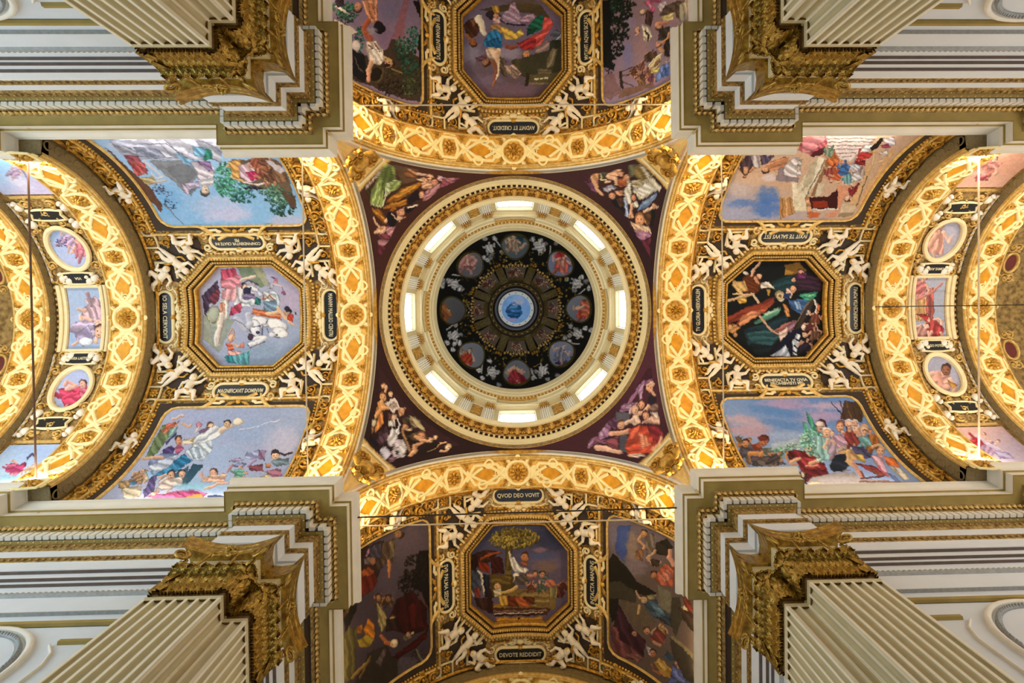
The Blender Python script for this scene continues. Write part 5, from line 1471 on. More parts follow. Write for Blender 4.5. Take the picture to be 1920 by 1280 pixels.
T['right oct'] = ('''
bg 0c1013
p 12252b 620 330 880 240 960 420 700 480
d 1f4048 -20 40 620 350 880 250 900 420 660 440
p 7a5a22 770 150 930 130 1000 220 780 270
p b08030 770 190 870 235 770 265
d 3a2236 10 30 880 240 1180 300 1160 440 900 420
e 5a2c18 400 370 110 120
d 6a3418 30 24 330 300 490 290 480 460 340 460
d d8b070 50 30 200 330 330 330 370 440 260 470 200 400
s e8c88a 16 210 350 280 400 250 450 320 480 200 470
d e0b050 20 26 230 520 340 510 350 570 270 580
s d8b48c 30 150 540 240 520 340 490 430 480
d e8dccc 35 26 500 350 590 340 670 420 600 400 500 410
h e6b898 3a2018 485 275 30 20
s e6b898 26 410 270 425 210 500 120
s d89a78 30 440 300 480 350
e e8dccc 340 245 36 18 20
p b08838 560 420 610 420 600 490 580 490
s e0c4a4 26 440 500 520 640
d 8a3a28 -20 50 130 720 400 600 660 500 640 570 420 700 140 800
d b8583c -22 44 300 700 520 600 660 560 540 680 300 800 240 800
d d8926a -18 30 270 740 400 660 540 660 360 780 270 830
d 5a9a80 -22 40 430 780 560 680 720 620 700 690 560 760 440 800
d a8cdb4 -20 20 520 690 700 620 700 650 560 720
d 16303a -12 50 320 860 560 780 820 680 760 900 640 1040 360 1040
d 2a5058 -8 36 350 900 560 860 740 900 620 1040 380 1000
d 0f1e24 -10 50 380 1010 640 1040 560 1150 440 1130
d c8905a -20 24 110 790 240 800 280 840 200 900 120 870
h d8a878 6a4020 170 830 30
h c89868 6a4020 220 910 26
s d0a488 28 490 720 560 800 640 880
s d0a080 16 640 880 740 930
d a86a64 -30 30 620 870 800 780 900 760 860 860 740 900
d e6c8bc -40 24 700 900 800 810 790 900 720 990
h e8dcc8 8a7a5a 720 500 54 -30
e d8c49a 715 500 40 40
e 7a5a3a 712 500 20 22
d e8c8b0 40 20 780 400 860 440 830 520 780 480
h e2a884 2a1a16 860 410 36 20
d 2c3a66 30 24 760 460 830 460 810 540 740 520
h d8a888 2a1c18 865 310 28 0
h d89a88 4a2838 940 230 30 0
d 6a3058 30 24 900 240 1000 230 990 300 900 300
d 3d5f94 20 50 800 530 1020 530 1040 620 940 690 830 620
d 8fb0d8 70 24 850 540 930 560 960 650 900 640
d 3a9a78 -10 24 910 480 1130 440 1080 530 980 540
d 7fd0a8 -10 12 940 490 1100 460 1060 510
d c87a3c 60 30 740 580 800 600 830 720 770 700
d e0a060 60 20 750 600 790 620 820 730 780 720
s e8dcd0 22 1090 540 1120 620 1100 700
d d8784c 70 20 1120 570 1160 600 1150 660 1120 660
p 3a2c26 1040 520 1090 560 920 880 860 880 960 700
s 7a6450 14 1050 520 850 860
d e6dcd6 70 14 1000 650 1030 650 1020 700 1000 700
d 9a7088 -40 30 780 830 860 760 880 820 830 900
d 0c1028 -50 60 600 1150 800 900 960 820 900 1150
d c9d4ee -60 44 600 1150 780 1030 830 1150
d d8dff0 85 30 850 1000 890 900 940 920 910 1040 900 1140 850 1140
s 101428 16 870 960 940 990
s 101428 16 870 1040 930 1070
s 101428 14 860 1100 920 1130
h e8d0c0 4a2a20 975 830 34 10
h d8b090 3a2218 985 915 28 0
f 5a2a2a c89a80 1060 820 150 20 4
f 6a4a3a c89478 1090 900 160 -10 8
f 7a4434 d8a488 1100 720 150 20 12
f 2a2030 b88a78 1000 1030 170 10 15
''', 1340, 470, 5.818)
T['top oct'] = ('''
lg 6e6484 5d4a50 600 500 700 1250
k 8a86a6 200 640 160 130
k 7a6a8c 360 980 260 90
k 77607a 650 1080 400 90
k 9a93b0 660 640 180 90
p 4a4032 300 120 700 40 1050 60 1200 260 900 160 500 130
k 5a4c34 850 60 220 70
d 4a2c20 60 44 110 300 230 210 330 280 300 420 180 480
d 8a5a40 60 20 200 240 250 220 280 300 230 320
h 9a6040 4a2818 235 510 44 180
s a87050 40 150 420 200 480
d e8e0dc 70 30 240 200 340 170 400 380 380 420 330 400 300 300
s f4ece4 56 300 200 370 400
e 2c2230 480 190 90 60 20
d d8b8c8 20 24 470 220 560 200 560 280 480 290
h d09a80 2c1c20 510 190 36 -30
d c8a050 60 24 460 80 540 70 570 150 500 160
d b49ac0 30 40 590 160 740 60 820 200 800 290 680 300 590 240
d caa6d0 20 34 680 40 740 20 760 130 660 130
d b898bc 10 30 800 200 960 170 990 220 880 270 800 260
s 2a2238 18 560 250 700 300 860 300
s 9a88a8 20 600 200 640 270 760 270 810 200
d b08a60 30 30 440 300 560 280 620 360 560 420 440 380
d e0be5c 40 40 560 320 640 320 740 400 820 340 840 420 720 490 620 470
d 2f7fc4 50 40 370 470 430 380 520 350 580 420 590 560 420 600 350 530
d 1f5f9c 50 26 380 500 560 450 580 560 420 590
d 1d6a58 30 40 900 300 1000 200 1080 180 1090 340 980 390 880 410
d 114438 20 26 880 340 1000 330 960 410 880 420
d d45858 -40 40 1090 200 1180 220 1200 310 1120 420 1040 560 940 560 900 460 1060 380
d a83038 -20 34 760 520 900 460 1000 480 960 600 840 590
s 8a4a3c 44 640 560 700 580 760 560
h c89068 5a3820 880 660 46 180
d 9c8488 -30 40 980 570 1140 470 1150 560 1060 680 980 640
d 5c6478 0 34 1150 420 1240 350 1310 400 1260 480
s b8c4d8 20 1240 480 1320 400
p 2c3228 1150 480 1300 470 1300 700 1160 680
p 3b3a2c 700 730 1300 560 1330 780 1200 960 940 960 720 880
d 7a705c -60 50 1110 720 1190 570 1260 600 1200 800 1120 820
d 6e6450 0 30 1000 830 1180 830 1200 900 1020 900
p 5a5238 900 900 1300 860 1180 990 900 990
s 8a7c54 20 900 1010 1140 1000
s e8e2d0 18 980 945 1010 945
s e8e2d0 18 1040 942 1070 942
s e8e2d0 18 1100 940 1130 940
p 2e261c 870 880 910 880 900 1030 860 1030
p 4c4630 740 710 800 710 800 820 750 820
e d8bca8 470 640 80 70 50
d e8d0c0 60 40 380 590 580 570 560 660 500 740 420 680
s d8b8a0 70 530 640 540 760
h a87858 4a2c18 385 745 54 150
d 6a4a60 20 26 245 700 340 660 400 650 390 720 280 750
s 8a5844 46 470 740 520 860 490 980
s f0dcc8 20 535 760 545 870 515 950
s a06a50 30 490 970 480 1030
d 5a4c42 60 40 560 680 640 740 640 930 580 900 550 800
d b89c94 40 40 610 780 720 770 830 880 740 960 640 880
d 8a7670 40 26 700 800 800 870 760 940 680 900
''', 850, 0, 6.4)
T['bottom oct'] = ('''
lg 3c3e5c 5c5064 650 60 800 700
k 30344e 1050 260 260 130
k 6a5a70 1000 520 260 90
k 7a6254 1000 560 150 70
k 8a6a7a 940 370 90 34
k 4c5478 900 440 260 50
p 3a3a40 380 30 960 30 1000 90 340 90
l 7a6a2c 640 240 270 110 260
l 8c7a38 520 260 160 80 90
l 6a5a26 640 160 120 60 60
p 6a5a2c 540 380 600 380 600 760 520 760
d 5c4a20 90 30 540 330 620 330 600 600 530 600
p 4a3a1c 340 650 640 650 660 900 380 920
d 6a5424 10 40 360 660 600 660 600 760 360 760
p 7a6234 600 820 1140 820 1100 1040 400 1040
d 8a7040 0 40 620 830 1040 860 1040 1010 860 1020
d 3a1c10 20 40 150 420 280 370 440 380 420 480 160 600
d 8c4420 -20 30 250 460 330 400 490 380 480 410 350 440 250 500
d 3a1410 60 34 360 440 500 460 520 640 380 650
d 7a2c18 60 30 220 500 340 520 360 640 240 600
d 2c1612 80 34 130 480 230 440 200 620 130 600
d 454a58 60 40 130 660 220 600 280 720 250 840 150 860
d d8ceb8 70 20 220 600 270 640 300 860 280 900 260 720
s e0d4bc 18 230 620 280 690 290 850
d 1c1c2a 80 40 270 640 340 660 370 900 300 920
d 8c3c2c 60 30 180 820 240 800 250 910 190 920
d 40241c 70 40 180 920 320 920 360 1100 220 1020
s d0c8b8 20 140 830 170 900
h c89c6c 6a4c20 445 780 42 0
d d8c8a4 20 30 390 820 480 810 500 890 410 910
s d0a868 36 490 860 600 830 660 800
d c89c44 70 34 450 900 550 880 560 1000 470 1010
d b08034 20 30 390 980 470 1000 560 1030 400 1050
d 6c3018 30 40 560 890 640 900 700 1020 560 1020
d b85a30 30 34 620 910 720 900 830 1020 720 1020
d 5c3018 40 34 730 900 860 910 870 990 800 990
d e0d8cc 60 30 580 460 640 460 700 560 800 590 760 640 640 620 590 540
s d8ccc0 18 575 390 595 460
h b87850 4c2818 755 450 44 10
d 9a5a40 20 24 700 500 780 500 790 550 720 560
d ece0cc 70 30 620 640 690 610 690 680 630 740
d 5c5048 50 34 640 680 780 640 800 780 680 770
d b07868 20 30 780 640 880 620 900 690 800 710
d 5e6468 30 30 900 630 1000 620 1030 700 940 740
d b87058 40 30 980 710 1080 700 1120 780 1000 800
d 8a7c50 80 34 1030 790 1120 780 1130 930 1050 930
d 5c2a24 60 34 1120 780 1220 860 1180 930 1120 920
h c08868 3c2418 880 650 30 0
h b88060 3c2418 960 650 34 0
f 6a3a2c b07c60 840 780 130 10 3
f 4c5a48 c09478 930 780 140 -10 5
f 5a3024 a87058 1190 770 130 0 7
p 2c1610 330 760 390 900 390 1120 320 1060
p 4c2c1c 380 1030 1060 1030 1000 1110 400 1110
s 8a7060 14 400 1075 1000 1060
s d8c8b8 10 410 1100 960 1085
s 1c0c0c 12 410 1120 960 1105
p a87420 420 1140 960 1130 940 1210 470 1210
s c8943c 18 440 1170 950 1155
e 2c1a10 690 1155 14 12
''', 860, 970, 6.095)
T['left a'] = ('''
lg 8fc0ee a9cdf2 900 800 700 300
k c3cff0 1050 660 260 130
k cccdee 1120 720 240 70
k 7fb8ea 560 600 160 160
k b9bfe2 1640 760 200 60
k cfc4e0 1500 820 300 30
k d8d4e6 400 120 360 90
d c3c4d8 20 60 60 60 1060 40 1060 220 700 240 300 220 160 180
d 9aa0b8 24 40 280 120 480 130 560 200 320 200
d cfd0e0 28 50 480 60 820 60 760 180 620 200
d b9bccc 20 46 820 60 1060 90 1060 260 950 220
s 6a7088 8 300 100 560 90 760 220
s 7a8098 7 180 110 420 200 660 220
s 6a7088 8 560 60 700 200
s 7a7c90 8 880 60 960 100 1050 160
d a85a68 30 24 190 190 320 200 420 330 330 380
d d8706c 40 26 250 230 380 260 410 360 300 370
d c8585c 40 20 260 260 380 300 330 360
d d8c088 10 24 330 390 460 380 470 440 380 460
s e6e0ea 20 370 240 540 380 500 400 440 360
s e0c8a8 16 400 410 500 430 570 410
l 5a5c78 500 490 60 50 40
l 46506a 610 620 60 50 22
l 5c6484 560 530 60 30 16
p 6a4838 20 110 120 190 420 470 540 640 520 700 400 560 240 360
s 8a7a80 10 560 630 720 800
p 8d8f96 420 240 740 240 860 330 840 390 720 500 600 400
p 7d8088 560 300 740 260 840 360 720 480
d 8fc0e6 40 34 640 170 760 220 860 260 830 320 720 260
d 3a8c7c 60 28 880 120 970 150 980 230 900 240
d 7fb4d8 40 30 800 110 920 130 900 220 820 200
d e8dcec 20 36 780 260 900 230 990 300 990 430 920 470 850 440 840 330
d 9c7fae 30 24 840 240 960 250 980 330 940 340
d c9bcd8 20 26 720 440 860 420 860 480 760 500
d e6e2ee 0 22 860 390 990 380 980 460 880 460
p 6f7a86 760 490 840 480 790 560
d d8c4dc 50 20 710 440 770 460 780 550 730 520
h e8d0bc 5a5450 910 500 44 190
l 4f9c84 1080 400 90 150 120
l 5aa58c 1170 470 150 90 140
l 2f6f64 1240 560 120 50 90
l 6fb89c 1100 320 90 60 50
p 6a5a4a 1140 230 1550 230 1660 420 1700 620 1500 500 1360 480 1220 430
s e8c080 22 1110 290 1180 260 1150 380 1240 420
d e6b06a 30 24 1110 250 1220 230 1220 400 1160 380
d e8c8d8 50 30 1200 280 1320 260 1400 400 1290 430 1220 380
d c83a6c 60 20 1260 330 1380 330 1390 400 1310 410
s f4e0e4 16 1250 430 1380 450 1480 420
f 8a4c40 c8906c 1420 350 170 160 3
f 6a4a3a b88468 1500 400 150 150 5
f a8604c d09878 1370 280 150 170 8
f 7a5240 b07c5c 1450 260 140 140 9
d 8c6a50 60 30 1480 260 1560 240 1640 420 1540 440
l 3f6a5c 1560 560 140 60 150
l 5f8c74 1500 500 120 50 90
l 2f564c 1600 660 110 70 110
l 7aa890 1590 580 80 40 40
p 5a4438 1550 480 1700 560 1720 660 1660 640
e 20242c 1330 480 90 14 0
l 3a4450 1330 490 60 22 24
p c9c2d0 1500 240 1620 330 1580 360 1440 240
''', 190, 250, 4.683)  # brown band along the far edge paints in the frame's recess shadow
T['left b'] = ('''
lg a3b2d6 b9bfdc 1500 200 800 850
k 9fb4da 1350 330 400 110
k a9bde0 1000 560 260 160
k 95b8d8 900 800 300 90
k c2c2de 1600 420 200 160
k b2bade 700 180 260 60
s ccd2ec 14 1200 320 1560 230
d 7a8c62 60 40 500 270 600 280 560 400 400 580 340 560
d d88a64 -30 26 480 320 600 260 660 230 640 270 520 350
d e2785c -30 20 540 260 620 240 600 290 500 340
s f0c8b4 26 590 220 660 190 690 185
d 9ac2bc -40 30 560 310 640 290 620 370 540 420
s e6b89c 22 680 260 740 290 760 275
e c88494 830 270 24 32
s e6d0c8 20 800 340 830 290
h e8c09c 5a3c34 940 290 40 -30
d 9a7a98 -30 24 830 330 900 280 930 310 840 360
d eef2f8 -35 36 820 360 980 280 1030 290 1010 390 900 420 760 460
d dfe9f2 60 40 780 450 940 400 950 500 860 590 780 590 700 520
d c8d8ea 60 30 720 480 840 460 880 560 780 580
s f0d4bc 40 1020 330 1120 280
h d8b494 3a3030 1085 260 32 20
e efe2d0 1180 240 46 34 -10
s d8b880 8 1130 250 1180 285 1220 250
h d89c7c 4c3430 650 410 38 -20
d f0d8c0 -20 30 680 410 800 380 780 440 690 450
d e0c8a0 -20 20 720 400 810 380 780 430
d c06a8c -30 28 600 480 680 430 700 480 640 540
d 5a4a86 30 30 500 500 580 450 620 500 560 560 520 550
s 544a78 20 540 440 580 390 620 350
d 8894c4 20 44 380 590 500 520 640 530 560 620 480 680 380 640
d 4f9fcf 25 50 440 720 680 540 780 590 620 700 520 740
d 2f7fae 25 30 600 600 700 530 760 600 640 670
d cfd8ee 20 40 360 650 520 560 640 540 580 640 440 700
d a0c4e6 70 40 350 690 440 680 460 770 360 760
p 2f5468 780 620 880 630 720 810 660 830 700 740
p 3f6478 600 720 740 640 720 780 640 800
d 6a5c8c 60 30 400 740 460 720 420 880 330 930 330 860
s e6b898 30 330 570 420 570 500 560
d d8c8b0 30 40 250 700 360 680 380 770 300 790
d 5c94b8 20 30 210 760 310 760 300 810 200 810
d e8d8b8 15 40 130 830 320 820 300 920 140 930
d c8a474 30 30 110 780 220 760 200 830 110 850
f b8906c e6b898 300 730 140 30 4
f cfc0c0 e8c0a4 560 760 180 20 6
h d8a88c 3c3438 580 720 38 0
h e0b498 3c3438 680 710 36 0
d e6d4c8 20 36 540 760 680 730 680 820 500 860 430 850
d d86a98 10 40 360 910 560 880 780 840 910 890 860 930 420 940
d b04a78 15 30 620 880 780 850 870 900 700 920
d efc0a8 20 30 380 890 460 850 480 880 400 920
p c08a4c 720 910 850 890 870 930 720 940
p 3a4468 910 900 1090 910 1100 940 900 940
d a8b0dc 20 40 1260 520 1380 490 1420 540 1340 580 1240 580
d 9a7aa0 60 30 1370 500 1430 500 1420 600 1360 560
s b09ac4 24 1270 640 1340 580
d b09ac0 10 26 1090 600 1200 560 1240 590 1160 610
d 8a94bc 30 30 1100 640 1180 610 1260 620 1230 660
s b88c94 22 1090 690 1130 630
h e0ac90 5a3c34 965 700 36 20
d e2b8a0 0 30 840 780 940 720 1080 710 1060 780 920 790
s d8a890 22 850 700 860 740 900 760
s e8b89c 24 880 850 1000 800 1090 790
f 7ab8a4 e0a88c 1210 710 130 80 3
d 8c4c5c 10 30 1270 640 1400 620 1420 690 1290 680
h e8c4a8 382c30 1520 545 44 -10
s 382c30 18 1500 520 1560 520 1600 540 1660 520
d 6f8494 10 34 1470 600 1560 570 1640 570 1640 620 1520 650
d c88c68 10 30 1420 620 1470 620 1480 660 1430 660
d d8bc94 10 30 1370 740 1480 700 1470 740 1400 760
d b87c98 10 30 1420 690 1560 660 1580 720 1500 740
k 8fc0d4 760 830 160 40
''', 200, 740, 4.8)
T['right a'] = ('''
lg 9ea2c2 c8a890 300 900 500 500
k 4f76bc 560 720 150 110
k 4a74c0 560 850 200 110
k 5a7cc0 300 800 200 50
k c2b4b8 260 640 160 90
k cdb09c 380 540 220 70
k d8ccd4 580 520 80 50
d c48a68 -10 40 540 380 760 300 790 430 700 440 560 470
p b8805c 560 400 780 310 780 350 560 440
f 5c4038 c08868 330 430 200 180 4
d 4c3c4a 80 40 330 290 400 290 410 410 290 470 260 440
d d0c8d0 85 34 390 290 470 290 480 420 410 420
d 5a5070 60 34 480 290 640 290 560 370 490 390
h c89878 4c2c20 330 450 40 180
h d8a888 4c2c20 540 440 36 170
d d8d0d4 30 46 730 500 740 400 830 310 900 310 920 500 820 540
p 8a7c84 690 420 740 410 730 500 890 530 880 570 660 560 640 540
d bcb4ac 20 40 880 340 950 320 900 420 860 480
p d6ccb4 1090 300 1180 310 1060 560 960 760 880 760 870 620 980 470
p b8ac94 1000 420 1100 290 1040 560 920 680
p e4dac8 1130 300 1180 310 1040 640 980 700
s 8a7c64 12 1170 340 1020 620 960 740
p 8c6a4c 1190 330 1240 320 1060 720 1010 720
p cfc4ac 1090 590 1170 590 1120 720 1060 720
p e8dcc4 820 580 870 570 900 720 990 760 980 870 840 890 820 760
p dcd0b4 840 720 970 740 970 880 840 880
p b88858 690 740 820 740 850 910 690 970
s 8c6434 12 720 750 720 950
s e0b888 14 760 750 770 940
s 8c6434 10 800 750 820 920
d d8a07c 0 50 960 720 1010 730 1040 940 980 950
p 3c1010 1000 730 1210 720 1310 640 1310 880 1220 860 1020 860
p 8c3018 1030 770 1190 770 1210 850 1040 850
p c8683c 1000 890 1130 900 1090 950 990 950
p d89878 1300 620 1400 580 1440 600 1280 940 1150 940 1300 860
s f0ece4 12 1040 860 1120 870 1210 860 1300 860
p cfb89c 1360 790 1530 800 1480 900 1320 900
p 9a8468 1320 900 1480 900 1440 940 1300 940
d a85058 20 40 890 240 930 90 1200 90 1200 170 1120 290 1000 280
d d88a94 25 60 930 90 1190 90 1120 200 1000 260 920 260
d c86a78 40 30 1080 180 1200 120 1200 200 1120 230
p 4a1c24 1030 260 1170 210 1150 280 1010 300
p e6d8d8 1180 90 1720 90 1600 200 1430 350 1320 330 1200 200
s 9c8480 11 1190 110 1700 115
s 9c8480 11 1190 145 1670 150
s 9c8480 11 1200 185 1620 190
s 9c8480 10 1220 225 1560 225
s a08884 10 1250 265 1500 262
s a08884 9 1300 300 1450 298
s e0d0cc 12 1200 230 1430 350
f 7c9480 d8a890 1210 290 170 180 2
f d87840 e0a080 1280 380 180 150 5
f 5a78b0 d8a488 1370 460 180 170 7
f c85858 e6b49c 1560 310 170 200 9
f cfd0e0 e0b49c 1500 430 160 150 12
f 9c4c44 d8a488 1230 500 170 170 14
f d86a40 e0b090 1330 520 170 120 3
f 78a8b0 e6c0a8 1420 560 170 140 6
f b8a4a0 e6c4ac 1540 510 150 160 8
d 3f68a8 20 30 1300 480 1340 400 1440 400 1420 490 1340 510
d e8e4e8 20 26 1440 500 1520 450 1560 540 1480 560
d c83c38 20 26 1470 360 1560 260 1680 260 1640 320 1540 350
d 8a1c24 20 24 1450 370 1600 340 1600 400 1520 380
d eef0f8 20 30 1530 260 1600 180 1700 170 1640 240
p 1c1410 1640 220 1760 100 1800 100 1720 220 1660 250
d e6e0f0 30 30 1780 110 1900 90 1920 180 1840 200
d a84868 30 24 1750 190 1840 160 1860 210 1790 220
d e8e0d8 40 30 1730 270 1830 220 1830 290 1760 300
f 8c2c2c d8a890 1480 700 160 170 4
h e6c0a4 4c2c20 1410 740 34 170
h d8a890 4c2c20 1460 770 30 170
p d8b07c 1620 400 1680 400 1480 820 1420 820 1560 560
s e6c48c 16 1690 240 1680 380 1780 350
s c89860 10 1640 250 1840 300
p d8ac7c 1880 220 1920 220 1560 840 1500 840 1620 600
s 4c2c1c 10 1620 510 1500 820
''', 1340, 240, 5.647)
T['right b'] = ('''
lg 6f8fc8 8aa0cc 700 120 600 520
k b39ac0 640 130 260 60
k b8a0c4 920 240 240 60
k 5a86c4 560 200 300 44 10
k c0a4b4 320 290 240 60 10
k b898ac 300 380 260 60 8
k 9cb0d4 640 420 240 50
k 5e88c4 600 310 240 40 10
k c8aec8 1000 150 200 40
p a8b8cc 500 480 800 430 800 520 520 560
l 5a9470 620 570 110 50 60
l 8ab48c 700 530 120 40 50
p 6a5848 180 420 240 430 330 680 300 680
f 5c5868 b07c58 300 520 190 10 3
d 55505c 20 34 240 510 330 500 440 560 320 590 260 580
d 8c4030 30 34 330 500 410 470 440 540 360 560
h a86a4c 5a2c24 435 465 48 20
e 6a2c28 430 440 44 24
s c88c58 36 310 580 420 585 470 560
d 6c7468 30 34 420 540 510 520 520 600 460 600
d 524c54 10 44 320 610 500 590 660 670 560 690 340 690
d 6a605c 20 40 380 620 480 610 560 690 400 690
f 4c4448 b08060 560 610 150 30 6
h b88460 3c2820 280 480 36 0
l 4c4038 220 440 30 40 14
d 4a1c20 60 40 640 560 700 540 740 620 680 660
s c88858 14 660 560 640 620 700 670 740 670
d 78242c 40 44 680 540 820 560 960 580 1020 760 800 830 760 700
d a83c40 40 30 760 600 900 620 960 700 820 720 780 660
d 5c1820 30 40 800 720 1000 720 1020 790 820 830
h e6c0a0 c8a888 855 545 46 0
s e2b490 34 690 650 760 620
s e2b490 30 860 660 930 640
s d89c80 20 820 690 920 680
d 4fa08c 75 30 820 190 860 230 920 330 900 400 840 300
d 70c0a8 78 24 790 280 830 300 860 420 820 470
l 7cc0ac 900 470 120 120 150
l a8d8cc 960 540 90 110 110
l 9ccbb0 830 440 70 60 50
d 9ac8c8 80 40 880 400 980 420 1060 640 960 640 920 540
p 4c3828 1130 270 1160 100 1340 130 1330 300 1260 280
s 2c1c1c 9 1050 110 1150 240
s 4c2c2c 12 1130 100 1170 280 1240 540
s 3c2824 9 1220 110 1290 280
s 7a5a40 9 1180 110 1230 260
s 3c2824 8 1260 110 1330 280
s 5c4030 8 1200 110 1200 300
h c89c8c 4c2c38 960 330 50 0
e e6d4cc 950 310 40 28 20
h e6b498 e8e0d8 1010 390 44 10
h e0a888 8a5040 1130 330 44 0
h e6bca0 d8d0e0 1210 310 36 0
h e8c0a8 e0d8e6 1270 350 40 0
h e6b89c c8a888 1350 360 44 0
h d8a488 e6e0e6 1260 300 30 0
f b8a0b4 e6c0a4 1080 470 210 -20 4
f d8ccc0 e0b498 1160 460 200 -10 7
f 6c94a0 d8a888 1330 460 220 10 9
f 8c3c38 d8a080 1220 420 200 -10 12
f a86830 c88c60 1420 450 200 -20 15
d c8a0b8 40 34 1050 420 1160 400 1200 500 1120 530
d 4c4a70 40 34 1220 500 1340 520 1420 590 1360 620 1240 560
d 7cb0b4 40 34 1290 430 1380 420 1420 500 1340 520
d c89c6c 30 44 1060 580 1180 530 1260 560 1300 640 1220 640 1120 580
d 1c2434 20 60 1030 700 1080 590 1180 570 1220 680 1160 740 1060 740
s d8b080 40 1200 560 1200 640 1260 680
s c89078 34 1250 660 1300 740 1330 790
s 7a2c2c 20 1320 740 1340 790
d d8b860 30 30 1260 580 1340 590 1360 660 1300 640
d 8c3c44 40 40 1260 660 1420 680 1580 790 1440 760
d a85a4c 40 30 1380 700 1520 760 1480 790
d e0b0c0 50 34 1400 600 1500 580 1560 760 1480 720
d e2783c 40 40 1510 600 1620 620 1680 700 1560 690
d e8dcc8 45 34 1560 680 1700 720 1760 800 1700 820
d 8098d0 45 30 1540 740 1620 780 1700 840 1620 820
s c06878 24 1480 700 1560 780
h d8a888 4c3020 1490 550 40 0
s d8b088 26 1420 520 1480 500 1520 530
p 948c8c 860 800 1060 750 1260 740 1300 800 1720 830 1720 860 820 860
k a8a0a4 1080 800 220 30
s 4c2c30 18 1320 800 1520 780
s 6c4c48 16 1310 830 1660 830
s 7a7070 10 1150 740 1220 720
p 2c1c24 760 730 830 760 830 850 770 850
p c8bca4 770 740 810 750 800 790
s d8b088 16 860 850 940 840
''', 1340, 730, 4.8)
T['top a'] = ('''
lg 7a6a8c 8a7690 700 100 650 600
k 6f688c 680 120 140 160
p 8a5c70 840 0 900 0 760 560 640 560 760 260
k 8a5a68 800 300 60 160
k 7a6488 620 420 90 160
p 3c3028 660 560 700 440 780 480 1060 700 1030 1160 880 1150 250 900 250 560 400 640
l 2c5a4c 140 100 130 90 90
l 3c7a68 200 140 130 70 80
l 2a6a5c 330 450 50 160 90
l 1c3a34 180 200 100 90 60
e c8bcc0 150 120 110 14 30
p d8c8c4 30 220 120 250 230 310 320 370 240 400 80 320
e d8ccd0 290 520 50 60 -20
d 2c2030 20 60 40 0 150 0 160 70 80 90
d d89878 70 40 350 0 530 0 540 240 480 260 410 200
d b8785c 75 30 430 40 500 40 510 220 450 220
s a8583c 60 430 240 390 300 400 380 450 450
h 8a4c38 14101c 550 310 62 140
e 14121c 550 315 58 66
s a85c44 40 440 400 460 460
k 9a90a8 470 350 60 50
h c08c78 4c2c34 310 80 50 170
d e6d4cc 70 44 400 480 520 470 600 580 620 700 560 750 430 700 400 560
d f2e8e4 60 30 430 560 580 560 610 690 500 720
s 5c3c38 16 430 520 480 560
s 5c3c38 14 500 500 560 590
s d8a890 60 460 720 430 840
s e0a088 40 430 850 430 910
h c89878 2c1c18 660 730 52 120
e 2c1814 640 745 40 22
s c8a870 26 620 660 690 700
e 4a3c28 540 860 80 110 20
e 1c1410 520 850 60 80 20
s 5c4c34 14 600 780 590 900 520 960
p 14121c 250 570 390 640 410 880 390 940 260 870
s 6c6454 10 270 640 320 770 380 830
l 1c3a30 860 600 120 130 110
l 2f6a5c 940 430 80 130 100
l 3a5a4c 820 520 100 100 70
l 24483c 900 760 110 110 90
l 2c3424 930 930 100 160 110
l 4c5234 900 1000 90 120 60
l 3a3020 720 830 130 70 70
s 8a7a44 16 700 790 820 830
l 241c14 700 1000 180 90 90
p 14100f 940 0 1010 0 1070 200 1060 500 1020 780 1000 500 1040 260
''', 620, 0, 6.095)
